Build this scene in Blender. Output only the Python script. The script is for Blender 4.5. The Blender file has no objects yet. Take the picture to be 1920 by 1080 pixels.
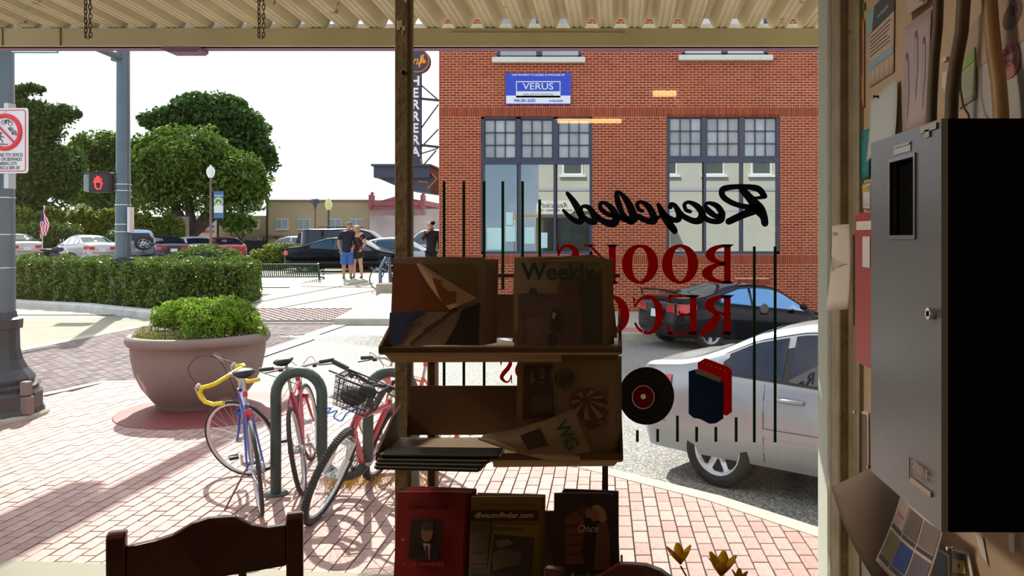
import bpy, bmesh, math, random
import numpy as np
from mathutils import Vector, Matrix, Euler
random.seed(7); RNG = np.random.default_rng(7)
R = math.radians
S = bpy.context.scene
COL = S.collection
# ------------------------------------------------------------------ camera
CX, HY, F, CH = 1130.0, 445.0, 1500.0, 1.95
cam = bpy.data.objects.new('camera', bpy.data.cameras.new('camera')); COL.objects.link(cam)
cam.location = (0, 0, CH); cam.rotation_euler = (R(90), 0, 0)
cam.data.sensor_width = 36; cam.data.lens = 28.125
cam.data.shift_x = -(CX-960)/1920; cam.data.shift_y = -(540-HY)/1920
cam.data.clip_start = .02; cam.data.clip_end = 500
S.camera = cam
# ------------------------------------------------------------------ sun, sky, exposure
SUN_EL, SUN_DIR = R(42), Vector((-.42, .90))
sd = SUN_DIR.normalized()
SV = Vector((sd.x*math.cos(SUN_EL), sd.y*math.cos(SUN_EL), math.sin(SUN_EL)))
sun = bpy.data.objects.new('sun', bpy.data.lights.new('sun', 'SUN')); COL.objects.link(sun)
sun.data.energy = 6.6; sun.data.angle = R(.55); sun.data.color = (1.0, .95, .86)
sun.rotation_euler = SV.to_track_quat('Z', 'Y').to_euler()
shop_light = bpy.data.objects.new('shop_light', bpy.data.lights.new('shop_light', 'AREA')); COL.objects.link(shop_light)  # added fill lamp out of view, brightens the dim interior
shop_light.location = (-2.4, 1.85, 3.22); shop_light.data.shape = 'DISK'; shop_light.data.size = .7; shop_light.data.energy = 64; shop_light.data.color = (1.0, .84, .66)
W = bpy.data.worlds.new('sky'); S.world = W; W.use_nodes = True
nt = W.node_tree; nt.nodes.clear()
def N(t, **k):
    n = nt.nodes.new(t)
    for a, b in k.items(): setattr(n, a, b)
    return n
tc = N('ShaderNodeTexCoord')
sep = N('ShaderNodeSeparateXYZ'); nt.links.new(tc.outputs['Generated'], sep.inputs[0])
gr = N('ShaderNodeValToRGB'); nt.links.new(sep.outputs[2], gr.inputs[0])
e = gr.color_ramp.elements; e[0].position = 0; e[0].color = (.50, .66, .85, 1); e[1].position = .6; e[1].color = (.08, .28, .68, 1)
noi = N('ShaderNodeTexNoise'); noi.inputs['Scale'].default_value = 2.6; noi.inputs['Detail'].default_value = 7; noi.inputs['Roughness'].default_value = .55
nt.links.new(tc.outputs['Generated'], noi.inputs['Vector'])
cr = N('ShaderNodeValToRGB'); nt.links.new(noi.outputs[0], cr.inputs[0])
cr.color_ramp.elements[0].position = .42; cr.color_ramp.elements[1].position = .60
dot = N('ShaderNodeVectorMath', operation='DOT_PRODUCT'); nt.links.new(tc.outputs['Generated'], dot.inputs[0]); dot.inputs[1].default_value = SV
mx0 = N('ShaderNodeMath', operation='MAXIMUM'); nt.links.new(dot.outputs['Value'], mx0.inputs[0]); mx0.inputs[1].default_value = 0
pw = N('ShaderNodeMath', operation='POWER'); nt.links.new(mx0.outputs[0], pw.inputs[0]); pw.inputs[1].default_value = 2.0
hz = N('ShaderNodeMath', operation='MULTIPLY'); nt.links.new(pw.outputs[0], hz.inputs[0]); hz.inputs[1].default_value = 1.35
cm = N('ShaderNodeMath', operation='MAXIMUM'); nt.links.new(cr.outputs[0], cm.inputs[0]); nt.links.new(hz.outputs[0], cm.inputs[1])
cm.use_clamp = True
mxc = N('ShaderNodeMix', data_type='RGBA'); nt.links.new(cm.outputs[0], mxc.inputs[0]); nt.links.new(gr.outputs[0], mxc.inputs[6]); mxc.inputs[7].default_value = (1.35, 1.38, 1.42, 1)
bg = N('ShaderNodeBackground'); nt.links.new(mxc.outputs[2], bg.inputs[0]); bg.inputs[1].default_value = 1.0
wo = N('ShaderNodeOutputWorld'); nt.links.new(bg.outputs[0], wo.inputs[0])
S.view_settings.view_transform = 'Standard'; S.view_settings.look = 'None'
S.view_settings.gamma = 1; S.view_settings.use_curve_mapping = False
S.view_settings.exposure = 0.42
S.cycles.max_bounces = 8; S.cycles.diffuse_bounces = 4; S.cycles.transparent_max_bounces = 16
S.cycles.use_denoising = True
S.cycles.caustics_reflective = False; S.cycles.caustics_refractive = False
S.cycles.sample_clamp_indirect = 6

# ------------------------------------------------------------------ layout helpers: pixel + distance -> point of the place
def P(x, y, Y): return Vector(((x-CX)*Y/F, Y, CH-(y-HY)*Y/F))
def X_(x, Y): return (x-CX)*Y/F
def Z_(y, Y): return CH-(y-HY)*Y/F
def sstep(a, b, v):
    t = min(1, max(0, (v-a)/(b-a))); return t*t*(3-2*t)
def lin(v, pts):
    if v <= pts[0][0]: return pts[0][1]
    for (a, p), (b, q) in zip(pts, pts[1:]):
        if v <= b: return p+(q-p)*(v-a)/(b-a)
    return pts[-1][1]
def gz(X, Y):
    L = lin(Y, [(9, -.02), (18, -.01), (20, .15), (25.5, .6)]); k = sstep(-9.2, -10.4, X)
    L = L*(1-k)+lin(Y, [(9, -.02), (24, 0), (30, .6)])*k
    Rr = lin(Y, [(5, -.15), (8, -.15), (17, -.35), (22, -.35), (26, .2), (30, .6)])
    Rr -= .075*max(0, X-1.7)*sstep(12, 15, Y)*(1-sstep(5, 8, X))
    t = sstep(-7.0 if Y < 16 else -5.0, -2.5 if Y < 16 else 1.0, X)
    if Y < 10.5: t = sstep(-6.2, -5.0, X)
    return L*(1-t)+Rr*t
def ground(x, y, z0=0):        # point of the ground seen at a pixel, ground at height z0
    Y = F*(CH-z0)/(y-HY); return Vector((X_(x, Y), Y, z0))

# ------------------------------------------------------------------ materials
MATS = {}
def mat(name, col, rough=.6, metal=0, var=0, scale=8, bump=0, bscale=None, spec=.5, emit=None, coat=0, tint=None, alpha=None, trans=0, spots=None, trl=0):
    if name in MATS: return MATS[name]
    m = bpy.data.materials.new(name); m.use_nodes = True; t = m.node_tree; b = t.nodes['Principled BSDF']
    b.inputs['Base Color'].default_value = (*col, 1); b.inputs['Roughness'].default_value = rough; b.inputs['Metallic'].default_value = metal
    b.inputs['Specular IOR Level'].default_value = spec
    if coat: b.inputs['Coat Weight'].default_value = coat; b.inputs['Coat Roughness'].default_value = .04
    if trans: b.inputs['Transmission Weight'].default_value = trans
    L = t.links; c = t.nodes.new('ShaderNodeTexCoord'); out = None
    if var or bump or spots:
        n = t.nodes.new('ShaderNodeTexNoise'); n.inputs['Scale'].default_value = scale; n.inputs['Detail'].default_value = 5
        L.new(c.outputs['Object'], n.inputs['Vector'])
    if var:
        mp = t.nodes.new('ShaderNodeMapRange'); mp.inputs['From Min'].default_value = .3; mp.inputs['From Max'].default_value = .7
        mp.inputs['To Min'].default_value = 1-var; mp.inputs['To Max'].default_value = 1+var; L.new(n.outputs[0], mp.inputs[0])
        vm = t.nodes.new('ShaderNodeVectorMath'); vm.operation = 'SCALE'; vm.inputs[0].default_value = col; L.new(mp.outputs[0], vm.inputs['Scale']); out = vm.outputs[0]
    if tint:      # per-piece colour range: (dark colour, light colour), chosen by attribute 'tint' plus object random
        at = t.nodes.new('ShaderNodeAttribute'); at.attribute_name = 'tint'; oi = t.nodes.new('ShaderNodeObjectInfo')
        ad = t.nodes.new('ShaderNodeMath'); ad.operation = 'ADD'; L.new(at.outputs['Fac'], ad.inputs[0]); L.new(oi.outputs['Random'], ad.inputs[1])
        fr = t.nodes.new('ShaderNodeMath'); fr.operation = 'FRACT'; L.new(ad.outputs[0], fr.inputs[0])
        rp = t.nodes.new('ShaderNodeValToRGB'); L.new(fr.outputs[0], rp.inputs[0]); els = rp.color_ramp.elements
        els[0].color = (*tint[0], 1); els[1].color = (*tint[-1], 1)
        for i, k in enumerate(tint[1:-1]):
            q = els.new((i+1)/(len(tint)-1)); q.color = (*k, 1)
        if out:
            ml = t.nodes.new('ShaderNodeVectorMath'); ml.operation = 'MULTIPLY'; vm.inputs[0].default_value = (1, 1, 1); L.new(out, ml.inputs[0]); L.new(rp.outputs[0], ml.inputs[1]); out = ml.outputs[0]
        else: out = rp.outputs[0]
    if spots:     # (colour, scale, threshold): speckles that belong to the surface
        n2 = t.nodes.new('ShaderNodeTexNoise'); n2.inputs['Scale'].default_value = spots[1]; n2.inputs['Detail'].default_value = 2; L.new(c.outputs['Object'], n2.inputs['Vector'])
        r2 = t.nodes.new('ShaderNodeValToRGB'); L.new(n2.outputs[0], r2.inputs[0]); r2.color_ramp.elements[0].position = spots[2]; r2.color_ramp.elements[1].position = spots[2]+.06
        mx = t.nodes.new('ShaderNodeMix'); mx.data_type = 'RGBA'; L.new(r2.outputs[0], mx.inputs[0])
        if out: L.new(out, mx.inputs[6])
        else: mx.inputs[6].default_value = (*col, 1)
        mx.inputs[7].default_value = (*spots[0], 1); out = mx.outputs[2]
    if out: L.new(out, b.inputs['Base Color'])
    if bump:
        nb = t.nodes.new('ShaderNodeTexNoise'); nb.inputs['Scale'].default_value = bscale or scale*4; nb.inputs['Detail'].default_value = 4
        L.new(c.outputs['Object'], nb.inputs['Vector'])
        bp = t.nodes.new('ShaderNodeBump'); bp.inputs['Strength'].default_value = bump; bp.inputs['Distance'].default_value = .02
        L.new(nb.outputs[0], bp.inputs['Height']); L.new(bp.outputs[0], b.inputs['Normal'])
    if emit:
        b.inputs['Emission Color'].default_value = (*emit[0], 1); b.inputs['Emission Strength'].default_value = emit[1]
    if trl:       # thin sheet that lets light through: leaves, petals, window paint
        tl = t.nodes.new('ShaderNodeBsdfTranslucent'); ms = t.nodes.new('ShaderNodeMixShader'); ms.inputs[0].default_value = trl
        if out: L.new(out, tl.inputs[0])
        else: tl.inputs[0].default_value = (*col, 1)
        L.new(b.outputs[0], ms.inputs[1]); L.new(tl.outputs[0], ms.inputs[2]); L.new(ms.outputs[0], t.nodes['Material Output'].inputs[0])
    m.diffuse_color = (*col, 1); MATS[name] = m; return m
def glassmat(name, tint=(1, 1, 1), refl=.06, rough=.0, body=None, bodyfac=0):
    m = bpy.data.materials.new(name); m.use_nodes = True; t = m.node_tree; t.nodes.clear(); L = t.links
    tr = t.nodes.new('ShaderNodeBsdfTransparent'); tr.inputs[0].default_value = (*tint, 1)
    gl = t.nodes.new('ShaderNodeBsdfGlossy'); gl.inputs['Roughness'].default_value = rough
    lw = t.nodes.new('ShaderNodeFresnel'); lw.inputs[0].default_value = 1.5
    mr = t.nodes.new('ShaderNodeMapRange'); mr.inputs[1].default_value = .04; mr.inputs[2].default_value = 1; mr.inputs[3].default_value = refl; mr.inputs[4].default_value = 1; L.new(lw.outputs[0], mr.inputs[0])
    mx = t.nodes.new('ShaderNodeMixShader'); L.new(mr.outputs[0], mx.inputs[0]); L.new(gl.outputs[0], mx.inputs[2])
    if body:
        df = t.nodes.new('ShaderNodeBsdfDiffuse'); df.inputs[0].default_value = (*body, 1)
        m2 = t.nodes.new('ShaderNodeMixShader'); m2.inputs[0].default_value = bodyfac; L.new(tr.outputs[0], m2.inputs[1]); L.new(df.outputs[0], m2.inputs[2]); L.new(m2.outputs[0], mx.inputs[1])
    else: L.new(tr.outputs[0], mx.inputs[1])
    o = t.nodes.new('ShaderNodeOutputMaterial'); L.new(mx.outputs[0], o.inputs[0]); MATS[name] = m; return m

# ------------------------------------------------------------------ mesh builder
class MB:
    def __init__(s): s.v = []; s.f = []; s.mi = []; s.sm = []; s.cur = 0; s.smooth = False
    def add(s, vs, fs, smooth=None):
        o = len(s.v); s.v += [tuple(q) for q in vs]
        for f in fs: s.f.append(tuple(i+o for i in f)); s.mi.append(s.cur); s.sm.append(s.smooth if smooth is None else smooth)
        return s
    def box(s, c, d, rz=0, M=None, bev=0):
        hx, hy, hz = d[0]/2, d[1]/2, d[2]/2
        if bev:
            b = bev; vs = []
            ring = [(hx-b, hy), (hx, hy-b), (hx, -hy+b), (hx-b, -hy), (-hx+b, -hy), (-hx, -hy+b), (-hx, hy-b), (-hx+b, hy)]
            k = [((hx-b)/hx if hx else 1), ((hy-b)/hy if hy else 1)]
            for z, i in ((-hz, 1), (-hz+b, 0), (hz-b, 0), (hz, 1)):
                for x, y in ring: vs.append((x*k[0] if i else x, y*k[1] if i else y, z))
            fs = [tuple(range(8)), tuple(range(31, 23, -1))]
            for j in range(3):
                for i in range(8): a = j*8+i; c2 = j*8+(i+1) % 8; fs.append((a, a+8, c2+8, c2))
            fs = [f[::-1] for f in fs]; fs[0] = tuple(range(8)); fs[1] = tuple(range(31, 23, -1))
        else:
            vs = [(sx*hx, sy*hy, sz*hz) for sz in (-1, 1) for sx, sy in ((-1, -1), (1, -1), (1, 1), (-1, 1))]
            fs = [(0, 3, 2, 1), (4, 5, 6, 7), (0, 1, 5, 4), (1, 2, 6, 5), (2, 3, 7, 6), (3, 0, 4, 7)]
        T = Matrix.Translation(c) @ Matrix.Rotation(rz, 4, 'Z')
        if M is not None: T = T @ M
        return s.add([T @ Vector(q) for q in vs], fs)
    def tube(s, pts, r, n=8, caps=True, closed=False, flat=1.0):
        pts = [Vector(p) for p in pts]; m = len(pts)
        rs = r if isinstance(r, (list, tuple)) else [r]*m
        up = None; vs = []
        for i, p in enumerate(pts):
            a = pts[(i-1) % m] if (closed or i > 0) else p; b = pts[(i+1) % m] if (closed or i < m-1) else p
            d = (b-a).normalized() if (b-a).length > 1e-9 else Vector((0, 0, 1))
            if up is None:
                up = Vector((0, 0, 1)) if abs(d.z) < .9 else Vector((1, 0, 0))
            x = d.cross(up)
            if x.length < 1e-4: x = d.orthogonal()
            x.normalize(); up = x.cross(d).normalized()
            for k in range(n):
                t = 2*math.pi*k/n; vs.append(p+x*math.cos(t)*rs[i]+up*math.sin(t)*rs[i]*flat)
        fs = []
        for i in range(m if closed else m-1):
            for k in range(n):
                a = i*n+k; b = i*n+(k+1) % n; c = ((i+1) % m)*n+(k+1) % n; d = ((i+1) % m)*n+k; fs.append((a, b, c, d))
        s.add(vs, fs, True)
        if caps and not closed:
            s.add(vs[:n], [tuple(range(n-1, -1, -1))], False); s.add(vs[-n:], [tuple(range(n))], False)
        return s
    def cyl(s, a, b, r, n=12, caps=True): return s.tube([a, b], r, n, caps)
    def lathe(s, prof, n=24, c=(0, 0, 0), M=None, smooth=True):
        vs = []; c = Vector(c)
        for r, z in prof:
            for k in range(n):
                t = 2*math.pi*k/n; q = Vector((r*math.cos(t), r*math.sin(t), z)); vs.append((M @ q if M is not None else q)+c)
        fs = [(i*n+k, i*n+(k+1) % n, (i+1)*n+(k+1) % n, (i+1)*n+k) for i in range(len(prof)-1) for k in range(n)]
        return s.add(vs, fs, smooth)
    def prism(s, poly, f, g):       # poly 2D; f(x,y)->front point, g(x,y)->back point
        n = len(poly); vs = [f(*p) for p in poly]+[g(*p) for p in poly]
        fs = [tuple(range(n)), tuple(range(2*n-1, n-1, -1))]+[(i, i+n, (i+1) % n+n, (i+1) % n) for i in range(n)]
        return s.add(vs, fs)
    def quad(s, a, b, c, d): return s.add([a, b, c, d], [(0, 1, 2, 3)])
    def torus(s, c, R_, r, n=32, k=8, M=None):
        pts = []
        for i in range(n):
            t = 2*math.pi*i/n; q = Vector((R_*math.cos(t), R_*math.sin(t), 0)); pts.append((M @ q if M is not None else q)+Vector(c))
        return s.tube(pts, r, k, closed=True)
    def sphere(s, c, r, n=14, m=9, sc=(1, 1, 1)):
        pr = [(max(1e-4, math.sin(math.pi*i/m)), -math.cos(math.pi*i/m)) for i in range(m+1)]
        return s.lathe([(a*r, b*r) for a, b in pr], n, c, Matrix.Diagonal(sc).to_4x4() if not isinstance(sc, Matrix) else sc)
    def mesh(s, name, mats):
        me = bpy.data.meshes.new(name); me.from_pydata(s.v, [], s.f)
        for m in (mats if isinstance(mats, (list, tuple)) else [mats]): me.materials.append(m)
        me.polygons.foreach_set('material_index', s.mi); me.polygons.foreach_set('use_smooth', s.sm)
        me.update(); return me
    def build(s, name, mats, parent=None, label=None):
        o = bpy.data.objects.new(name, s.mesh(name, mats)); COL.objects.link(o)
        if parent: o.parent = parent
        if label: o['label'] = label
        return o
def fixn(o):
    bm = bmesh.new(); bm.from_mesh(o.data); bmesh.ops.recalc_face_normals(bm, faces=bm.faces); bm.to_mesh(o.data); bm.free(); return o
def tag(o, label, cat, group=None):
    o['label'] = label; o['category'] = cat
    if group: o['group'] = group
    return o
def thing(name, label, cat, loc=(0, 0, 0), rz=0, group=None):
    o = bpy.data.objects.new(name, None); COL.objects.link(o); o.location = loc; o.rotation_euler = (0, 0, rz); o.empty_display_size = .1
    return tag(o, label, cat, group)
def struct(o): o['kind'] = 'structure'; return o
def stuff(o): o['kind'] = 'stuff'; return o
def copy_tree(o, parent=None, label=None):
    c = o.copy(); COL.objects.link(c); c.parent = parent
    if label: c['label'] = label
    for ch in o.children: copy_tree(ch, c)
    return c
def text_obj(name, body, m, M, size, parent=None, ext=.0008, align='CENTER', sx=1.0, shear=0, bold=0):
    cu = bpy.data.curves.new(name, 'FONT'); cu.body = body; cu.size = size; cu.extrude = ext; cu.align_x = align; cu.align_y = 'CENTER'; cu.shear = shear; cu.offset = bold; cu.resolution_u = 3
    o = bpy.data.objects.new(name, cu); COL.objects.link(o)
    bpy.context.view_layer.update()
    me = bpy.data.meshes.new_from_object(o.evaluated_get(bpy.context.evaluated_depsgraph_get()))
    bpy.data.objects.remove(o); o = bpy.data.objects.new(name, me); COL.objects.link(o); me.materials.clear(); me.materials.append(m)
    me.transform(M @ Matrix.Diagonal((sx, 1, 1, 1))); 
    if parent: o.parent = parent
    return o
FRONT = Matrix.Rotation(R(90), 4, 'X')           # text that faces the camera side (-Y)
def MT(p, rot=FRONT): return Matrix.Translation(p) @ rot
def leaves(name, pts, nrm, size, m, parent=None, jit=.5, aspect=.5, cup=True):
    """many small leaves as one mesh: a folded diamond per point"""
    n = len(pts); size = size*(1-jit/2+jit*RNG.random(n))
    d = RNG.normal(size=(n, 3)); d /= np.linalg.norm(d, axis=1)[:, None]
    d = d*.8+nrm*.6; d /= np.linalg.norm(d, axis=1)[:, None]
    a = RNG.normal(size=(n, 3)); u = np.cross(d, a); u /= np.linalg.norm(u, axis=1)[:, None]; w = np.cross(d, u)
    s = size[:, None]
    v = np.stack([pts-u*s, pts+w*s*aspect+d*s*.12, pts+u*s, pts-w*s*aspect+d*s*.12], 1).reshape(-1, 3)
    me = bpy.data.meshes.new(name)
    me.vertices.add(4*n); me.vertices.foreach_set('co', v.ravel().astype('f4'))
    me.loops.add(6*n); i = np.arange(n)[:, None]*4
    me.loops.foreach_set('vertex_index', (i+np.array([[0, 1, 2, 0, 2, 3]])).ravel().astype('i4'))
    me.polygons.add(2*n); me.polygons.foreach_set('loop_start', (np.arange(2*n)*3).astype('i4')); me.polygons.foreach_set('use_smooth', np.zeros(2*n, bool))
    me.update(calc_edges=True)
    t = me.attributes.new('tint', 'FLOAT', 'POINT'); t.data.foreach_set('value', np.repeat(RNG.random(n), 4).astype('f4'))
    me.materials.append(m); o = bpy.data.objects.new(name, me); COL.objects.link(o)
    if parent: o.parent = parent
    return o
def bricks_mesh(name, boxes, m, parent=None, bev=.0):
    """boxes: array of (x0,x1,y0,y1,z0,z1) as one mesh of separate blocks"""
    b = np.array(boxes, dtype='f4'); n = len(b)
    idx = [(0, 2, 4), (1, 2, 4), (1, 3, 4), (0, 3, 4), (0, 2, 5), (1, 2, 5), (1, 3, 5), (0, 3, 5)]
    v = np.stack([b[:, list(k)] for k in idx], 1).reshape(-1, 3)
    f = np.array([(0, 3, 2, 1), (4, 5, 6, 7), (0, 1, 5, 4), (1, 2, 6, 5), (2, 3, 7, 6), (3, 0, 4, 7)])
    me = bpy.data.meshes.new(name); me.vertices.add(8*n); me.vertices.foreach_set('co', v.ravel())
    me.loops.add(24*n); me.loops.foreach_set('vertex_index', (np.arange(n)[:, None, None]*8+f).ravel().astype('i4'))
    me.polygons.add(6*n); me.polygons.foreach_set('loop_start', (np.arange(6*n)*4).astype('i4')); me.polygons.foreach_set('use_smooth', np.zeros(6*n, bool)); me.update(calc_edges=True)
    t = me.attributes.new('tint', 'FLOAT', 'POINT'); t.data.foreach_set('value', np.repeat(RNG.random(n), 8).astype('f4'))
    me.materials.append(m); o = bpy.data.objects.new(name, me); COL.objects.link(o)
    if parent: o.parent = parent
    return o
_ub = {}
def brick_piece(name, box, m, parent):
    """one block as an object of its own; blocks of a size share a mesh"""
    x0, x1, y0, y1, z0, z1 = box; k = (name, m.name, round(x1-x0, 3), round(y1-y0, 3), round(z1-z0, 3))
    if k not in _ub:
        _ub[k] = MB().box((0, 0, 0), (x1-x0, y1-y0, z1-z0), bev=.003).mesh(name, m)
    o = bpy.data.objects.new(name, _ub[k]); COL.objects.link(o); o.location = ((x0+x1)/2, (y0+y1)/2, (z0+z1)/2); o.parent = parent; return o
def inpoly(x, y, poly):
    c = False; n = len(poly)
    for i in range(n):
        a, b = poly[i], poly[i-1]
        if (a[1] > y) != (b[1] > y) and x < (b[0]-a[0])*(y-a[1])/(b[1]-a[1])+a[0]: c = not c
    return c
M_trimb = mat('black_trim', (.015, .015, .018), .5)
M_dark = mat('wheel_gap_black', (.01, .01, .012), .8)
M_sb = mat('sign_black', (.03, .03, .06), .4); M_sr = mat('sign_red', (.70, .02, .05), .35)
M_white = mat('sign_white', (.82, .84, .88), .45)
def rrect(w, h, r, n=5):
    o = []
    for cx_, cy_, a0 in ((w/2-r, h/2-r, 0), (-w/2+r, h/2-r, 90), (-w/2+r, -h/2+r, 180), (w/2-r, -h/2+r, 270)):
        for i in range(n+1): t = R(a0+90*i/n); o.append((cx_+r*math.cos(t), cy_+r*math.sin(t)))
    return o
# ================================================================== GROUND
M_road = mat('asphalt', (.15, .145, .135), .65, spec=.4, var=.15, scale=3, spots=((.42, .40, .36), 55, .50), bump=.6, bscale=60)
M_conc = mat('concrete', (.34, .32, .25), .85, spec=.15, var=.10, scale=1.5, bump=.15, bscale=40)
M_kerb = mat('kerb_concrete', (.48, .44, .35), .85, spec=.2, var=.12, scale=5, bump=.1)
M_paver = mat('paver_clay', (.5, .3, .28), .55, spec=.38, var=.12, scale=25, tint=((.41, .235, .20), (.47, .285, .245), (.52, .33, .29), (.44, .255, .22)), bump=.35, bscale=180, spots=((.22, .11, .10), 120, .61))
M_paver2 = mat('paver_weathered', (.4, .33, .33), .85, spec=.12, var=.1, scale=20, tint=((.18, .14, .14), (.31, .255, .25), (.24, .19, .185)), bump=.3, bscale=150)
M_joint = mat('joint_sand', (.05, .03, .03), .95)
def surface(name, x0, x1, y0, y1, nx, ny, m, dz=0, zf=gz, keep=None):
    b = MB(); b.smooth = True; vs = []; fs = []
    for j in range(ny+1):
        for i in range(nx+1):
            x = x0+(x1-x0)*i/nx; y = y0+(y1-y0)*j/ny; vs.append((x, y, zf(x, y)+dz))
    for j in range(ny):
        for i in range(nx):
            if keep and not keep(x0+(x1-x0)*(i+.5)/nx, y0+(y1-y0)*(j+.5)/ny): continue
            a = j*(nx+1)+i; fs.append((a, a+1, a+nx+2, a+nx+1))
    b.add(vs, fs); return struct(b.build(name, m))
surface('road', -20, 14, 2.4, 30, 136, 138, M_road, -.005)
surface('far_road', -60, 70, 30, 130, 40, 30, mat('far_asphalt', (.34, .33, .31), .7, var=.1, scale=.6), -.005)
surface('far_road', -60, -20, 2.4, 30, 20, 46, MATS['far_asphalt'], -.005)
# corner of light concrete paving left of the crossing
surface('concrete_roadway', -20, -10.15, 9.5, 19.4, 20, 20, M_conc, .004)
# sidewalk of the corner with its kerb
KERB = [(-14, 8.6), (-7.7, 9.0), (-7.15, 9.5), (-6.95, 10.2), (-6.8, 10.85), (-6.1, 10.9), (-4.4, 10.2), (-3.4, 9.75), (-2.5, 9.1), (-1.4, 8.2), (-.23, 7.0), (.135, 6.68), (.885, 6.03), (1.52, 5.29), (2.4, 4.25), (3.6, 2.9)]
def offset(path, d):
    o = []
    for i, p in enumerate(path):
        a = Vector(path[max(0, i-1)]); b = Vector(path[min(len(path)-1, i+1)]); t = (b-a).normalized(); o.append((p[0]+t.y*d, p[1]-t.x*d))
    return o
KIN = offset(KERB, .15)
kb = MB(); n = len(KERB)
vs = [(x, y, .004) for x, y in KIN]+[(x, y, .004) for x, y in KERB]+[(x, y, -.3) for x, y in KERB]
vs += [(x, y, -.3) for x, y in KIN]
fs = []
for i in range(n-1): fs += [(i, i+1, n+i+1, n+i), (n+i, n+i+1, 2*n+i+1, 2*n+i), (3*n+i, 3*n+i+1, i+1, i)]
kb.add(vs, fs); struct(fixn(kb.build('kerb_corner', M_kerb)))
STRIP = lambda x: 4.62-.085*(x+1.2)          # front edge of the brick field (concrete strip nearer)
slab = MB(); poly = [(-14, STRIP(-14)-2)]+[(3.6, STRIP(3.6)-2)]+KIN[::-1]
slab.prism([(-14, 2.36), (3.6, 2.36)]+KIN[::-1], lambda x, y: (x, y, -.012), lambda x, y: (x, y, -.3))
sidewalk = struct(fixn(slab.build('sidewalk', M_joint)))
st = MB(); st.prism([(-14, 2.36), (3.6, 2.36), (3.6, STRIP(3.6)), (-14, STRIP(-14))], lambda x, y: (x, y, .003), lambda x, y: (x, y, -.02))
struct(fixn(st.build('concrete_strip', M_conc)))
FIELD = [(-14, STRIP(-14)), (3.6, STRIP(3.6))]+KIN[::-1]
pav = []
c = 0
DISC = (-4.80, 9.35, .98)                     # round disc under the planter, coloured as its shadow
def ymx(x): return lin(x, KFLD)
KFLD = [p for p in KIN if p[0] > -6.9]
edge = MB()
x = -9.2
while x < 3.3:
    off = (c % 2)*.1+random.uniform(-.012, .012); y = 3.9+off
    while y < 11:
        cxp, cyp = x+.05, y+.1
        cor = [(x, y), (x+.1, y), (x, y+.2), (x+.1, y+.2)]
        if all(inpoly(a, b, FIELD) for a, b in cor):
            z = random.uniform(-.0016, .0016); pav.append((x+.0045, x+.0955, y+.0045, y+.1955, -.05, z))
        elif x > -6.8:
            xa, xb = x+.0035, x+.0965
            a0, b0 = max(y+.0035, STRIP(xa)+.005), max(y+.0035, STRIP(xb)+.005)
            a1, b1 = max(a0, min(y+.1965, ymx(xa)-.005)), max(b0, min(y+.1965, ymx(xb)-.005))
            if a1-a0 > .01 or b1-b0 > .01:
                edge.add([(xa, a0, 0), (xb, b0, 0), (xb, b1, 0), (xa, a1, 0), (xa, a0, -.05), (xb, b0, -.05), (xb, b1, -.05), (xa, a1, -.05)], [(0, 1, 2, 3), (4, 5, 1, 0), (5, 6, 2, 1), (6, 7, 3, 2), (7, 4, 0, 3)])
        y += .2
    x += .1; c += 1
def onscreen(b):
    cx_, cy_ = (b[0]+b[1])/2, (b[2]+b[3])/2; px = CX+cx_/cy_*F; py = HY+CH/cy_*F
    if not (0 < px < 1560 and py < 1080): return 0
    if 735 < px < 1165 and (py < 862 or py > 940): return 0
    if 200 < px < 570 and py > 985: return 0
    return 1/cy_**3
pav.sort(key=onscreen, reverse=True)
for b in pav[:300]: brick_piece('paving_brick', b, M_paver, sidewalk)
stuff(bricks_mesh('paving_bricks', pav[300:], M_paver, sidewalk)); stuff(edge.build('cut_bricks', M_paver, sidewalk))
# brick crossing and its concrete bands
cross = []
for i in range(40):
    for j in range(44):
        x = -10+.1*i; y = 9.4+.2*j+(i % 2)*.1
        if y > 18.1 or inpoly(x+.05, y+.1, [(-14, 2)]+[(3.6, 2)]+KERB[::-1]): continue
        z = gz(x, y); cross.append((x+.007, x+.093, y+.007, y+.193, z-.03, z+.006+random.uniform(-.002, .002)))
surface('crosswalk', -10.02, -5.98, 9.3, 18.2, 8, 20, M_joint, 0.0, keep=lambda x, y: True)
cw = [o for o in S.objects if o.name == 'crosswalk'][0]
stuff(bricks_mesh('crossing_bricks', cross, M_paver2, cw))
surface('concrete_band', -10.3, -10.0, 9.3, 19.0, 2, 24, M_kerb, .012)
surface('concrete_band', -6.0, -5.7, 10.95, 18.3, 2, 24, M_kerb, .012)
# plaza on the far side: brick strip, raised concrete
M_plaza = mat('plaza_concrete', (.50, .46, .37), .85, spec=.2, var=.08, scale=1.2, bump=.1)
surface('plaza', -30, -4.7, 20.1, 38, 40, 40, M_plaza, .012, keep=None)
strip = []
for i in range(62):
    for j in range(8):
        x = -10.4+.1*i; y = 18.5+.2*j+(i % 2)*.1
        z = gz(x, y); strip.append((x+.006, x+.094, y+.006, y+.194, z-.03, z+.012))
surface('brick_strip', -10.5, -4.2, 18.3, 20.1, 12, 8, M_joint, .002)
bs = [o for o in S.objects if o.name == 'brick_strip'][0]
stuff(bricks_mesh('strip_bricks', strip, mat('paver_red', (.5, .3, .28), .6, tint=((.36, .20, .18), (.50, .30, .27))), bs))
# score lines of the plaza slabs
for a, b in (((-9.1, 20.8), (-7.3, 25.2)), ((-8.1, 20.1), (-6.1, 24.0)), ((-13, 24.4), (-5.0, 23.4))):
    q = MB(); pts = []
    for i in range(13):
        t = i/12; x = a[0]+(b[0]-a[0])*t; y = a[1]+(b[1]-a[1])*t; pts.append((x, y, gz(x, y)+.013))
    q.tube(pts, .012, 4); struct(q.build('slab_joint', M_joint))
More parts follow.
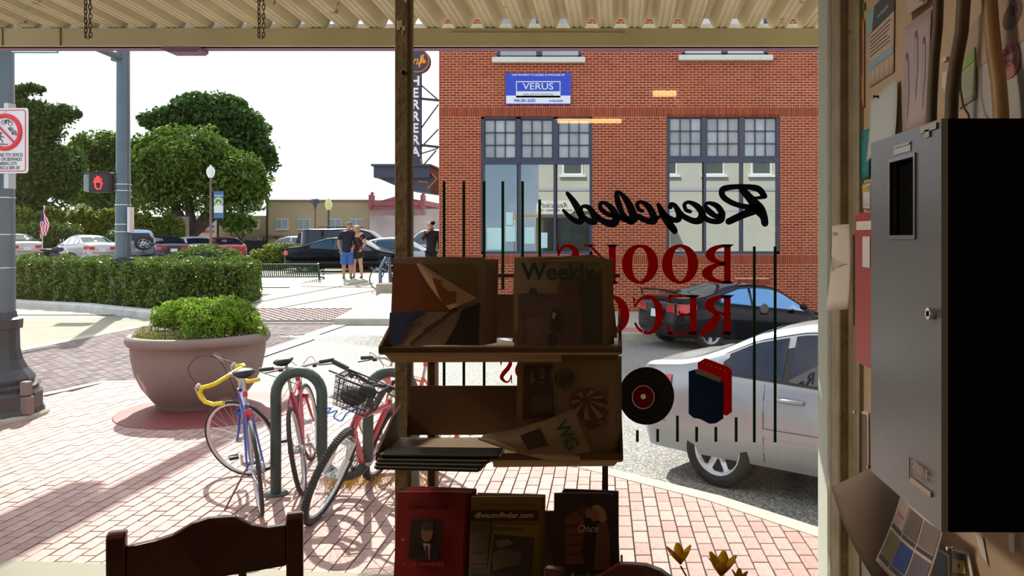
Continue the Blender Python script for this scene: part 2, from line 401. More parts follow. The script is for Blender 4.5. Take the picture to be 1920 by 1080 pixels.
# far sidewalk along the brick building
def bw(x, y): return gz(x, y)+.15 if y < 23 else gz(x, y)+.15
fw = surface('sidewalk_far', -6.0, 12, 18.0, 22.5, 48, 10, M_plaza, 0, zf=bw)
q = MB(); vs = []; fs = []
for i in range(49):
    x = -6+18*i/48; z = bw(x, 18.0); vs += [(x, 18.02, z), (x, 17.9, z-.01), (x, 17.88, z-.2)]
for i in range(48): a = 3*i; fs += [(a, a+3, a+4, a+1), (a+1, a+4, a+5, a+2)]
q.add(vs, fs); q.add([(-6, 18, bw(-6, 18)), (-6, 22.5, bw(-6, 22.5)), (-6, 22.5, bw(-6, 22.5)-.3), (-6, 18, bw(-6, 18)-.3)], [(0, 1, 2, 3)])
struct(fixn(q.build('kerb_far', M_kerb)))
b = MB()
b.box((3.6, 21.9, -.2+.0), (.01, .01, .01))
# red brick ribbon along the far kerb
vs = []
surface('sidewalk_brick_ribbon', -1, 12, 18.15, 19.0, 26, 4, mat('ribbon_brick', (.50, .22, .20), .7, var=.1, scale=6), .006, zf=bw)

# ================================================================== BRICK BUILDING (facade plane Y = 22.4)
FY = 22.4; SC = F/FY
M_brick = mat('facade_brick', (.45, .12, .06), .75, var=.12, scale=14, tint=((.24, .030, .007), (.31, .043, .010), (.36, .058, .014), (.27, .036, .008)), spec=.3)
M_mortar = mat('facade_mortar', (.76, .46, .32), .85, var=.1, scale=6)
M_frame = mat('window_frame_paint', (.045, .055, .10), .45, var=.1, scale=10)
M_sill = mat('cast_stone', (.72, .66, .58), .7, var=.06, scale=5)
M_mirror = glassmat('facade_glass', (.10, .14, .14), .42, 0, (.10, .16, .15), .5)
M_frost = mat('frosted_pane', (.42, .44, .45), .45, var=.18, scale=1.4, spec=.6, tint=((.34, .36, .38), (.42, .42, .43), (.46, .52, .56)))
bld = thing('brick_building', 'red brick building across the street with dark-framed windows', 'building', (0, FY, 0))
BX0, BX1, BZ0, BZ1 = X_(823, FY), 9.5, -.7, 9.6
holes = []
def fx(px): return (px-CX)/SC
def fz(py): return CH-(py-HY)/SC
LW = [(902, 217, 1111, 477), (1250, 214, 1462, 477)]
UW = [(931, -60, 1090, 109), (1279, -60, 1440, 105)]
for w in LW+UW: holes.append((fx(w[0]), fx(w[2]), fz(w[3]), fz(w[1])))
holes.append((fx(1419), fx(1443), fz(553), fz(535)))
shell = MB()
# mortar shell with openings: vertical strips
xs = sorted(set([BX0, BX1]+[h[0] for h in holes]+[h[1] for h in holes])); zs = sorted(set([BZ0, BZ1]+[h[2] for h in holes]+[h[3] for h in holes]))
for i in range(len(xs)-1):
    for j in range(len(zs)-1):
        mx_, mz_ = (xs[i]+xs[i+1])/2, (zs[j]+zs[j+1])/2
        if any(h[0] < mx_ < h[1] and h[2] < mz_ < h[3] for h in holes): continue
        shell.box((mx_, .156, mz_), (xs[i+1]-xs[i], .30, zs[j+1]-zs[j]))
wall = shell.build('wall', M_mortar, bld)
MB().box(((BX0+BX1)/2, 7, (BZ0+BZ1)/2), (BX1-BX0-.3, 13.4, BZ1-BZ0)).build('building_body', mat('side_brick', (.40, .10, .05), .8, var=.2, scale=9), bld)
removed = {}; ch = 4.85/SC; bl = 13.4/SC; gap = .019
bz = []; bands = [(fz(217), fz(203)), (fz(496), fz(478))]
vent_band = (fx(1378), fx(1442), fz(535), fz(523))
j = 0; z = BZ0
while z < BZ1:
    zc = z+ch/2
    hit = [i for i, (a, b) in enumerate(bands) if a-.02 < zc < b+.02]
    if hit: removed.setdefault(hit[0], []).append(z)
    else:
        x = BX0-(bl/2 if j % 2 else 0)
        while x < BX1:
            x0, x1 = max(x, BX0), min(x+bl, BX1)
            segs = [(x0+gap/2, x1-gap/2)]
            for h in holes+[vent_band]:
                if h[2] < zc < h[3]:
                    ns = []
                    for a, b in segs:
                        if b <= h[0] or a >= h[1]: ns.append((a, b))
                        else:
                            if a < h[0]-.03: ns.append((a, h[0]))
                            if b > h[1]+.03: ns.append((h[1], b))
                    segs = ns
            for a, b in segs:
                if b-a > .03: d = random.uniform(0, .004); bz.append((a, b, -.003-d, .03, z+gap/2, z+ch-gap/2))
            x += bl
    z += ch; j += 1
sold = []
bands = [(min(removed[i]), max(removed[i])+ch) for i in (0, 1)]
for (a, b), step in ((bands[0], ch*.93), (bands[1], ch*.8)):
    x = BX0
    while x < BX1-.05: sold.append((x+.005, x+step-.009, -.008, .03, a+.010, b-.008)); x += step
x = vent_band[0]
while x < vent_band[1]: sold.append((x+.005, x+ch*.93-.009, -.016, .03, vent_band[2]+.01, vent_band[3]-.005)); x += ch*.93
def bvis(b):
    px = CX+SC*(b[0]+b[1])/2; py = HY+(CH-(b[4]+b[5])/2)*SC
    if b[1]-b[0] < .17 or not (828 < px < 1556): return 0
    if 96 < py < 202 and not (925 < px < 1100 or 1275 < px < 1445): return 2
    return 0
bz.sort(key=bvis, reverse=True)
for b in bz[:300]: brick_piece('brick', b, M_brick, bld)
stuff(bricks_mesh('wall_bricks', bz[300:], M_brick, bld)); stuff(bricks_mesh('soldier_bricks', sold, M_brick, bld))
MB().box((fx(1431), .03, fz(544)), (.36, .06, .27)).build('vent', mat('vent_grey', (.35, .34, .32), .6), bld)
MB().box(((BX0+BX1)/2, .1, BZ1+.15), (BX1-BX0+.2, .6, .35), bev=.05).build('cornice', M_sill, bld)
def win(px0, py0, px1, py1, kind):
    x0, x1, z0, z1 = fx(px0), fx(px1), fz(py1), fz(py0); w = x1-x0
    f = MB(); t = .085
    for a, b, c, d in ((x0, x1, z1-t, z1), (x0, x1, z0, z0+t), (x0, x0+t, z0, z1), (x1-t, x1, z0, z1)):
        f.box(((a+b)/2, .10, (c+d)/2), (b-a, .14, d-c))
    if kind == 'tall':
        zm = fz(py0+85)
        f.box(((x0+x1)/2, .09, zm), (w, .15, .16)); f.box(((x0+x1)/2, .03, zm+.05), (w, .05, .03))
        for k in (1, 2): f.box((x0+w*k/3, .10, (zm+z1)/2), (.14, .14, z1-zm)); f.box((x0+w*k/3+(.02 if k == 1 else -.02), .10, (zm+z0)/2), (.075, .12, zm-z0))
    else: f.box(((x0+x1)/2, .10, (z0+z1)/2), (.16, .14, z1-z0))
    fr = f.build('window', M_frame, bld)
    if kind == 'tall':
        for k in range(3):
            a = x0+w*k/3+(.075 if k == 0 else .07)+.02; b = x0+w*(k+1)/3-(.075 if k == 2 else .07)-.02; lo, hi = zm+.10, z1-.11
            g = MB()
            for q in (1, 2): g.box((a+(b-a)*q/3, .10, (lo+hi)/2), (.03, .05, hi-lo)); g.box(((a+b)/2, .10, lo+(hi-lo)*q/3), (b-a, .05, .03))
            for q0, q1, r0, r1 in ((a-.03, a, lo-.02, hi+.03), (b, b+.03, lo-.02, hi+.03), (a-.03, b+.03, hi, hi+.03), (a-.03, b+.03, lo-.03, lo)): g.box(((q0+q1)/2, .10, (r0+r1)/2), (q1-q0, .06, r1-r0))
            g.build('muntin', M_frame, fr)
            for i in range(3):
                for j2 in range(3):
                    MB().box((a+(b-a)*(i+.5)/3, .12, lo+(hi-lo)*(j2+.5)/3), ((b-a)/3-.02, .01, (hi-lo)/3-.02)).build('pane', M_frost, fr)
            a = x0+w*k/3+(t if k == 0 else .05); b = x0+w*(k+1)/3-(t if k == 2 else .05)
            MB().box(((a+b)/2, .12, (z0+zm)/2), (b-a, .008, zm-z0-.1)).build('pane', M_mirror, fr)
    else:
        for s in (0, 1):
            a = x0+t+s*(w/2)-s*.0; b = x0+w/2-.08+s*(w/2)
            MB().box(((a+b)/2, .12, (z0+z1)/2), (b-a, .008, z1-z0-.1)).build('pane', M_mirror, fr)
            bl_ = MB(); zz = z0+.1
            while zz < z0+2.4: bl_.box(((a+b)/2, .2, zz), (b-a, .04, .012)); zz += .055
            bl_.build('blind', mat('blind', (.75, .8, .85), .6), fr)
        MB().box(((x0+x1)/2, -.03, z0-.075), (w+.22, .3, .15), bev=.012).build('window_sill', M_sill, fr)
    return fr
for i, w_ in enumerate(LW): win(*w_, 'tall')
for w_ in UW: win(*w_, 'upper')
# papers taped inside the left tall window
wp = mat('notice_paper', (.55, .80, .80), .7)
for a, b, c, d in ((912, 427, 942, 468), (948, 398, 961, 422), (947, 424, 966, 453), (983, 426, 1002, 457), (1010, 436, 1026, 465)):
    tag(MB().box((fx((a+c)/2), FY+.10, fz((b+d)/2)), ((c-a)/SC, .006, (d-b)/SC)).build('window_notice', wp), {912: 'large pale sheet at lower left corner of brick building window', 948: 'small pale slip above two sheets in brick building window', 947: 'pale square sheet right of the large one in brick building window', 983: 'pale sheet centred in brick building window', 1010: 'narrow pale sheet rightmost in brick building window'}[a], 'paper', 'papers in the brick building window')
# property sign
ps = thing('property_sign', 'blue and white property management sign high on the brick wall', 'sign', (fx(1009.5), FY-.04, fz(167)))
M_blue = mat('sign_blue', (.02, .06, .55), .4); M_white = mat('sign_white', (.82, .84, .88), .45)
sw, sh = 122/SC, 59/SC
MB().box((0, 0, 0), (sw, .03, sh)).build('board', M_blue, ps)
MB().box((0, -.018, -sh*.5+sh*.155), (sw*.985, .006, sh*.25)).build('white_band', M_white, ps)
MB().box((0, -.018, -.02), (sw*.68, .006, sh*.52)).build('name_panel', M_white, ps)
MB().box((0, -.023, .055), (sw*.655, .006, sh*.29)).build('name_field', M_blue, ps)
for tx, x, z, s_, m_, sx in (('THIS PROPERTY IS LEASED & MANAGED BY', 0, .38, .078, M_white, 1), ('VERUS', 0, .055, .26, M_white, 1.15), ('REAL ESTATE ADVISORS', 0, -.16, .075, mat('sign_grey', (.45, .45, .5), .5), 1.05), ('940.381.2220', -.38, -.335, .11, M_blue, 1), ('v-re.com', .50, -.335, .11, M_blue, 1)):
    text_obj('lettering', tx, m_, MT((x, -.03, z)), s_, ps, .002, sx=sx, bold=.001)
# blade sign of the cafe with its lattice and canopy
SY = 23.4; SS = F/SY
M_sg = mat('blade_sign_paint', (.045, .05, .09), .5); M_or = mat('orange_neon_paint', (.85, .36, .06), .5); M_wh = mat('blade_letter', (.85, .86, .9), .4)
blade = thing('blade_sign', 'tall dark blade sign with white vertical letters and orange script', 'sign', P(783, 200, SY))
def bp(px, py, dy=0): return Vector(((px-783)/SS, dy, -(py-200)/SS))
q = MB()
q.prism([(775, 138), (790, 138), (790, 298), (792, 312), (800, 320), (801, 314), (820, 336), (803, 354), (803, 342), (785, 340), (775, 330)][::-1], lambda x, y: bp(x, y, -.09), lambda x, y: bp(x, y, .09)); fixn(q.build('blade_panel', M_sg, blade))
q = MB(); q.cyl(bp(784, 115, -.12), bp(784, 115, .12), 23/SS, 28); q.build('round_head', M_sg, blade)
for a in ((([(790, 298), (792, 312), (800, 320), (801, 314), (820, 336), (803, 354), (803, 342), (785, 340)])),):
    MB().tube([bp(x, y, -.1) for x, y in a], .014, 5).build('arrow_outline', M_or, blade)
MB().tube([bp(784, 115, -.13)+Vector((22/SS*math.cos(t), 0, 22/SS*math.sin(t))) for t in np.linspace(0, 2*math.pi, 29)[:-1]], .012, 5, closed=True).build('head_outline', M_or, blade)
for i, chh in enumerate('HERRERA'):
    text_obj('letter', chh, M_wh, MT(bp(780.5, 154+i*22, -.1)), .38, blade, .012, sx=.95, bold=.012)
STR = []   # script 'Cafe'
for pts in ([(774, 106), (768, 108), (766, 122), (772, 128), (778, 122)], [(786, 114), (780, 114), (778, 121), (783, 123), (787, 114), (786, 122), (790, 122)], [(790, 122), (794, 112), (797, 104), (793, 106), (790, 120), (788, 128)], [(791, 115), (796, 113)], [(794, 120), (799, 114), (797, 111), (793, 117), (796, 121), (801, 117)]):
    MB().tube([bp(x, y, -.14) for x, y in pts], .028, 6).build('script_stroke', M_or, blade)
lat = MB()
M_lat = mat('lattice_paint', (.03, .06, .07), .5)
for a, b in (((790, 160), (822, 188)), ((790, 185), (840, 188)), ((822, 196), (790, 240)), ((822, 242), (790, 276)), ((790, 272), (842, 277)), ((790, 288), (818, 277)), ((818, 282), (792, 312)), ((733, 318), (748, 300))):
    lat.cyl(bp(*a, .0), bp(*b, .2 if b[0] > 815 else 0), .022 if abs(a[1]-b[1]) > 8 else .04, 6)
lat.build('lattice_bracket', M_lat, blade)
cp = thing('canopy', 'dark metal canopy over the side entrance of the brick building', 'canopy', P(770, 340, 24.2))
q = MB(); k_ = 24.2/F
q.box((0, 0, (340-327)*k_), (100*k_, 2.2, 22*k_)); q.box((0, 0, (340-316)*k_), (106*k_, 2.4, .06)); q.build('fascia', M_sg, cp)
q = MB(); q.prism([(-46*k_, (340-338)*k_), (50*k_, (340-338)*k_), (50*k_, (340-365)*k_), (0, (340-358)*k_)], lambda x, z: (x, -.9, z), lambda x, z: (x, .9, z)); fixn(q.build('soffit', mat('soffit', (.06, .065, .10), .6), cp))
# mortar-coloured side wall strip return of the building corner
MB().box((BX0+.06, 3.4, 1.5), (.12, 6, 2.6)).build('corner_panel', mat('corner_brown', (.18, .08, .05), .7), bld)
# ================================================================== SHOP: SHELL
GY = 2.30; FLZ = .30; CEZ = 3.35; WX = .70; LX = -3.4; BY_ = -8.0
M_plaster = mat('wall_plaster', (.58, .46, .33), .75, var=.05, scale=3, bump=.08, bscale=40)
M_wood_old = mat('window_timber', (.30, .26, .17), .6, var=.22, scale=9, bump=.2)
M_timber_d = mat('post_timber', (.17, .12, .06), .65, var=.25, scale=7, bump=.25)
M_floor = mat('shop_floor', (.22, .16, .11), .5, var=.15, scale=3)
M_ceil = mat('shop_ceiling', (.45, .42, .36), .8)
M_out = mat('shop_exterior', (.50, .52, .46), .8, var=.05, scale=1)
def sbox(name, x0, x1, y0, y1, z0, z1, m): return struct(MB().box(((x0+x1)/2, (y0+y1)/2, (z0+z1)/2), (x1-x0, y1-y0, z1-z0)).build(name, m))
sbox('floor', LX-.2, WX+.2, BY_, GY+.02, FLZ-.2, FLZ, M_floor)
sbox('ceiling', LX-.2, WX+.2, BY_, GY+.1, CEZ, CEZ+.12, M_ceil)
sbox('wall_right', WX, WX+.15, BY_, GY+.10, FLZ, CEZ, M_plaster)
sbox('wall_left', LX-.15, LX, BY_, GY+.10, FLZ, CEZ, M_plaster)
sbox('wall_back', LX-.2, WX+.2, BY_-.15, BY_, FLZ, CEZ, M_plaster)
sbox('wall_front', LX-.2, WX+.2, GY-.05, GY+.1, -.1, .80, M_out)
# wooden window frame
fr = MB()
fr.box((X_(1571, GY), GY, 2.0), (X_(1581, GY)-X_(1562, GY), .12, 2.5), bev=.004)
struct(fr.build('trim_1', M_wood_old))
struct(MB().box((LX+.03, GY, 2.0), (.08, .12, 2.5)).build('trim_2', M_wood_old))
struct(MB().box(((LX+WX)/2, GY, CEZ-.12), (WX-LX, .14, .24)).build('trim_3', M_wood_old))
struct(MB().box(((LX+WX)/2, GY, .82), (WX-LX, .16, .06), bev=.01).build('trim_4', M_wood_old))
inner = MB(); inner.box((WX-.006, 2.20, 2.0), (.012, .11, 2.5)); struct(inner.build('trim_5', M_wood_old))
post = thing('window_post', 'weathered brown timber post standing in the middle of the window', 'post', ((X_(740, GY-.02)+X_(765, GY-.02))/2, GY, .8))
w_ = X_(765, GY-.02)-X_(740, GY-.02)
MB().box((0, 0, 1.24), (w_, .04, 2.48), bev=.002).build('post_timber', M_timber_d, post)
MB().box((w_/2+.003, .012, 1.24), (.006, .02, 2.48)).build('pale_stop', mat('stop_cream', (.62, .54, .38), .6), post)
for z in (1.62, .52, 2.4, .95): MB().sphere((.004, -.022, z), .006, 8, 5).build('bolt', M_trimb, post)
# pale chipped paint on the post
q = MB(); random.seed(5)
for i in range(9): a = random.uniform(-.012, .014); z = 1.80+random.uniform(-.08, .08); q.box((a, -.0205, z), (.003+random.random()*.004, .001, .008+random.random()*.02))
q.build('paint_chips', MATS['stop_cream'], post)
M_pane = glassmat('shop_pane', (.97, .98, .97), .045)
px0 = (LX+.05, X_(741, GY)); px1 = (X_(770, GY), X_(1564, GY))
struct(MB().box(((px0[0]+px0[1])/2, GY+.02, 2.0), (px0[1]-px0[0], .006, 2.4)).build('window_1', M_pane))
struct(MB().box(((px1[0]+px1[1])/2, GY+.02, 2.0), (px1[1]-px1[0], .006, 2.4)).build('window_2', M_pane))
# exterior of the shop, reflected by the windows opposite
ex = thing('shop_facade', 'pale upper front of the shop above its awning, seen only as a reflection', 'building', (0, GY+.1, 0))
MB().box((3.3, .1, 6.2), (13.4, .2, 5.7)).build('upper_wall', M_out, ex)
MB().box((6.9, .1, 1.6), (12.4, .2, 3.4)).build('lower_wall', M_out, ex)
MB().box((3.3, .15, 9.1), (13.6, .5, .25)).build('parapet', mat('parapet_lilac', (.42, .42, .52), .7), ex)
MB().box((3.3, .18, 4.5), (13.4, .14, .16)).build('string_course', MATS['parapet_lilac'], ex)
for i, x in enumerate((-1.6, .9, 3.4, 5.9, 8.4)):
    wq = MB().box((x, .22, 6.0), (1.1, .08, 1.5)).build('window', M_white, ex); MB().box((x, .27, 6.0), (.9, .02, 1.3)).build('pane', mat('upper_pane', (.08, .10, .09), .2), wq); MB().box((x, .3, 5.2), (1.4, .2, .12)).build('window_sill', M_white, wq)
# hanging shop sign on the awning edge, mirrored in the windows opposite
AY = 4.2
sgn = thing('shop_sign', 'pale oval-ended shop sign reading Recycled, reflected in the window opposite', 'sign', (-2.4, AY+.35, 3.47), R(180))
q = MB(); q.prism(rrect(1.9, .68, .28), lambda x, z: (x, -.04, z), lambda x, z: (x, .04, z)); fixn(q.build('board', mat('sign_cream', (.72, .76, .72), .5), sgn))
text_obj('lettering', 'BOOKS · RECORDS · CDS', M_sb, MT((0, -.05, -.16)), .15, sgn, .003); 
text_obj('lettering', 'Recycled', M_sb, MT((0, -.05, .10)), .36, sgn, .003, shear=.35)

# ================================================================== AWNING
M_awn = mat('awning_cream', (.62, .51, .31), .55, var=.10, scale=2.2, bump=.05)
M_awn2 = mat('awning_deck', (.60, .52, .36), .50, var=.10, scale=3, spots=((.25, .16, .08), 9, .70))
aw = thing('awning', 'cream corrugated metal awning with a flat front beam over the window', 'awning', (0, AY, 0))
zb_, zt_ = Z_(88, AY), Z_(55, AY)
AX0, AX1 = -4.6, 3.6
MB().box(((AX0+AX1)/2, 0, (zb_+zt_)/2), (AX1-AX0, .05, zt_-zb_)).build('front_beam', M_awn, aw)
MB().box(((AX0+AX1)/2, .045, zb_+.002), (AX1-AX0, .10, .004)).build('beam_flange', mat('flange_violet', (.24, .13, .24), .6), aw)
MB().box((X_(12, AY), -.028, (zb_+zt_)/2), (.004, .006, zt_-zb_)).box((X_(120, AY), -.028, (zb_+zt_)/2), (.004, .006, zt_-zb_)).build('beam_joint', M_timber_d, aw)
q = MB()
q.box((X_(1010, AY), -.03, zt_-.03), (.9, .006, .008)); q.build('beam_lip', M_awn, aw)
pitch = .151; sl = (zt_+.12-zt_)/(AY-GY)*.0+.043; hd = .062
n = int((AX1-AX0)/pitch); Ld = AY-(GY+.1)-.02
DX = .02   # the deck runs very slightly askew
for i in range(n):
    x0 = AX0+i*pitch+.012
    sec_ = [(0, hd), (.012, hd), (.040, .002), (.054, .002), (.057, .007), (.063, .007), (.066, .002), (.085, .002), (.088, .007), (.094, .007), (.097, .002), (.111, .002), (.139, hd), (.151, hd)]
    q = MB(); vs = []; fs = []
    for j, yy in enumerate((.02, -Ld)):
        for x, z in sec_: vs.append((x0+x-yy*(-DX)*0+(-yy)*(-DX), yy, zt_+z-yy*sl))
    m_ = len(sec_)
    for a in range(m_-1): fs.append((a, a+1, a+m_+1, a+m_))
    q.add(vs, fs)
    # thickness
    vs2 = [(x, y, z+.003) for x, y, z in vs]; q.add(vs2, [f[::-1] for f in fs])
    q.build('deck_panel', M_awn2, aw)
MB().box(((AX0+AX1)/2, .06, zt_+.022), (AX1-AX0, .012, .044)).build('closure_strip', mat('closure_grey', (.60, .58, .55), .6, trl=.4), aw)
q = MB(); q.prism([(-.10, .0), (.10, .0), (.10, -.016), (.085, -.026), (-.07, -.026), (-.10, -.010)], lambda x, z: (x, -.05, z), lambda x, z: (x, .05, z)); lf = tag(fixn(q.build('light_fixture', mat('fixture_violet', (.22, .12, .24), .5))), 'small violet-grey fixture hanging under the awning beam', 'light fixture'); lf.location = (X_(347, AY+.04), AY+.04, zb_-.001)
for s in (-4.5, 3.4): MB().box((s, 0, zt_/2), (.09, .09, zt_)).build('awning_post', M_awn, aw)
# chains
def chainpair(px, label):
    Yc = 3.35; t = thing('chain', label, 'chain', (X_(px, Yc), Yc, Z_(70, Yc)), 0, 'hanging chains')
    lm = MB(); pts = [(.0075*math.cos(a)*.75, 0, .0125*math.sin(a)) for a in np.linspace(0, 2*math.pi, 13)[:-1]]; lm.tube(pts, .0020, 6, closed=True); me = lm.mesh('link', mat('chain_rust', (.035, .022, .015), .6, metal=.4))
    for s in (-1, 1):
        z = 0; i = 0
        while z < .34:
            o = bpy.data.objects.new('link', me); COL.objects.link(o); o.parent = t; o.location = (s*.0095+random.uniform(-.001, .001), 0, z+.01); o.rotation_euler = (0, random.uniform(-.1, .1), (R(90) if i % 2 else 0)+.4*s); z += .0195; i += 1
    q = MB(); q.tube([(-.009, 0, .008), (-.004, 0, -.006), (.004, 0, -.006), (.009, 0, .008)], .0022, 6); q.build('hook', MATS['chain_rust'], t)
    MB().cyl((0, 0, .36), (0, 0, zt_+.05+.04-Z_(70, Yc)), .003, 6).build('hanger', MATS['chain_rust'], t)
    return t
chainpair(165, 'rusty doubled chain hanging at the left, nearer the corner')
chainpair(490, 'rusty doubled chain hanging nearer the wooden post')
# ceiling lights in the shop (warm tubes, faintly mirrored in the window)
M_lamp = mat('tube_light', (1, .8, .5), .5, emit=((1.0, .58, .20), 9))
for (px, py, hw, Yv, n_) in ((1260, 153, 35, 7.6, 'first'), (1402, 153, 22, 7.6, 'second'), (1105, 210, 60, 9.4, 'third'), (1402, 210, 20, 9.4, 'fourth')):
    yl = 2*GY-Yv; x = X_(px, Yv); z = CH+(HY-py)*Yv/F
    t = thing('ceiling_light', {'first': 'warm tube light behind the viewer, longer of the nearer two', 'second': 'warm tube light behind the viewer, shorter of the nearer two', 'third': 'warm tube light at the back of the shop, longest of all', 'fourth': 'warm tube light at the back of the shop, shorter one'}[n_], 'ceiling light', (x, yl, min(z, CEZ-.03)), 0, 'ceiling lights')
    MB().box((0, 0, 0), (2*hw*Yv/F, .10, .035)).build('tube', M_lamp, t)
    MB().box((0, 0, .03), (2*hw*Yv/F+.05, .16, .02)).build('housing', M_white, t)

# ================================================================== PAINTED LETTERING ON THE GLASS
M_navy = mat('paint_navy_letter', (.004, .014, .045), .5, trl=.6); M_lred = mat('paint_red_letter', (.66, .004, .004), .5, trl=.8); M_lgreen = mat('paint_green_line', (.003, .10, .015), .5, trl=.6)
LYG = GY+.012
def gl(x, y): return Vector((X_(x, LYG), 0, -(y-HY)*LYG/F))
def smooth_path(pts, per=6):
    o = []; n = len(pts)
    for i in range(n-1):
        p0, p1, p2, p3 = pts[max(0, i-1)], pts[i], pts[i+1], pts[min(n-1, i+2)]
        for k in range(per):
            t = k/per
            o.append(tuple(.5*((2*b)+(-a+c)*t+(2*a-5*b+4*c-d)*t*t+(-a+3*b-3*c+d)*t**3) for a, b, c, d in zip(p0, p1, p2, p3)))
    o.append(tuple(pts[-1])); return o
def ribbon(q, pts, smooth=True, cap=True):
    """pts: (x, y, width) in glass pixels -> thin raised stroke"""
    pts = [(p[0], p[1], p[2]*1.22) for p in smooth_path(pts)] if smooth else pts
    V = []
    for i, p in enumerate(pts):
        a = pts[max(0, i-1)]; b = pts[min(len(pts)-1, i+1)]; dx, dy = b[0]-a[0], b[1]-a[1]; l = math.hypot(dx, dy) or 1; nx, ny = -dy/l, dx/l; h = p[2]/2
        V.append((p[0]+nx*h, p[1]+ny*h)); V.append((p[0]-nx*h, p[1]-ny*h))
    n = len(pts); vs = [gl(*v)+Vector((0, -.0035, 0)) for v in V]+[gl(*v)+Vector((0, -.002, 0)) for v in V]
    fs = []
    for i in range(n-1): a = 2*i; fs += [(a, a+1, a+3, a+2), (2*n+a, 2*n+a+2, 2*n+a+3, 2*n+a+1)]
    q.add(vs, fs)
    if cap:
        for p in (pts[0], pts[-1]):
            c = gl(p[0], p[1]); r = p[2]/2*LYG/F; q.add([c+Vector((r*math.cos(t), -.0036, r*math.sin(t))) for t in np.linspace(0, 2*math.pi, 15)[:-1]], [tuple(range(14))])
    return q
zl = lambda x, y, w=36: (1040+x/4.571, 330+y/4.571, w/4.571)
rec = thing('window_lettering', 'mirrored navy script word painted across the window glass', 'lettering', (0, LYG, CH))
SCR = {
 'letter_r': [[zl(1795, 170, 40), zl(1740, 110, 46), zl(1620, 92, 36), zl(1500, 98, 40), zl(1436, 120, 44), zl(1445, 180, 42), zl(1530, 235, 38), zl(1640, 265, 40), zl(1750, 280, 60)], [zl(1800, 175, 34), zl(1740, 188, 22), zl(1700, 180, 10)], [zl(1605, 115, 50), zl(1680, 200, 60), zl(1750, 285, 80), zl(1790, 350, 56), zl(1800, 405, 50)], [zl(1740, 285, 60), zl(1620, 330, 54), zl(1490, 390, 48)]],
 'letter_e': [[zl(1440, 325, 40), zl(1385, 345, 36), zl(1320, 300, 44), zl(1290, 250, 24), zl(1320, 232, 26), zl(1385, 255, 40), zl(1428, 310, 46), zl(1425, 370, 50), zl(1380, 390, 40), zl(1310, 375, 38), zl(1260, 335, 40)]],
 'letter_c': [[zl(1160, 305, 28), zl(1125, 290, 28), zl(1112, 245, 28), zl(1150, 225, 26), zl(1220, 260, 44), zl(1262, 320, 50), zl(1245, 375, 54), zl(1190, 385, 44), zl(1110, 350, 40), zl(1070, 310, 34)]],
 'letter_y': [[zl(990, 265, 36), zl(995, 240, 26), zl(1030, 255, 34), zl(1065, 320, 46), zl(1060, 370, 44), zl(1010, 375, 38), zl(950, 340, 40), zl(905, 285, 30), zl(888, 245, 26)], [zl(888, 245, 28), zl(930, 330, 52), zl(975, 400, 50), zl(1020, 455, 46), zl(1030, 480, 34), zl(1000, 455, 30), zl(950, 400, 24)]],
 'letter_c_2': [[zl(750, 300, 28), zl(720, 285, 28), zl(707, 240, 28), zl(740, 222, 26), zl(800, 260, 44), zl(842, 330, 50), zl(850, 380, 54), zl(800, 385, 44), zl(720, 350, 40), zl(670, 325, 34)], [zl(850, 370, 30), zl(900, 350, 22)]],
 'letter_l': [[zl(700, 360, 40), zl(650, 385, 54), zl(590, 340, 40), zl(545, 230, 44), zl(530, 150, 32), zl(560, 145, 26), zl(620, 215, 46), zl(665, 310, 56), zl(665, 375, 50)], [zl(655, 385, 40), zl(590, 370, 36), zl(540, 345, 34)]],
 'letter_e_2': [[zl(520, 340, 40), zl(460, 330, 34), zl(400, 285, 34), zl(392, 240, 28), zl(430, 232, 28), zl(490, 280, 44), zl(525, 345, 52), zl(515, 400, 56), zl(460, 405, 50), zl(390, 370, 40), zl(350, 330, 34)]],
 'letter_d': [[zl(110, 150, 28), zl(170, 230, 46), zl(220, 320, 52), zl(235, 375, 44), zl(205, 395, 38), zl(140, 360, 36), zl(75, 295, 22)], [zl(235, 375, 40), zl(225, 300, 30), zl(240, 262, 24), zl(290, 270, 36), zl(335, 330, 46), zl(345, 385, 46), zl(300, 390, 44), zl(250, 350, 30)], [zl(345, 380, 40), zl(380, 345, 24)]],
}
for nm, strokes in SCR.items():
    q = MB()
    for s in strokes: ribbon(q, s)
    q.build('letter', M_navy, rec)
def ring2(q, cx_, cy_, rx, ry, ix, iy, n=36, a0=0, a1=360, dx=0):
    m = n; vs = []
    for i in range(m+1):
        t = R(a0+(a1-a0)*i/m)
        for rr in ((rx, ry, 0), (ix, iy, dx)):
            for d in (-.0035, -.002): vs.append(gl(cx_+rr[2]+rr[0]*math.cos(t), cy_+rr[1]*math.sin(t))+Vector((0, d, 0)))
    fs = []
    for i in range(m): a = 4*i; fs += [(a, a+4, a+6, a+2), (a+1, a+3, a+7, a+5)]
    q.add(vs, fs); return q
def polyg(q, pts):
    q.add([gl(*p)+Vector((0, -.0035, 0)) for p in pts], [tuple(range(len(pts)))]); q.add([gl(*p)+Vector((0, -.002, 0)) for p in pts], [tuple(range(len(pts)-1, -1, -1))]); return q
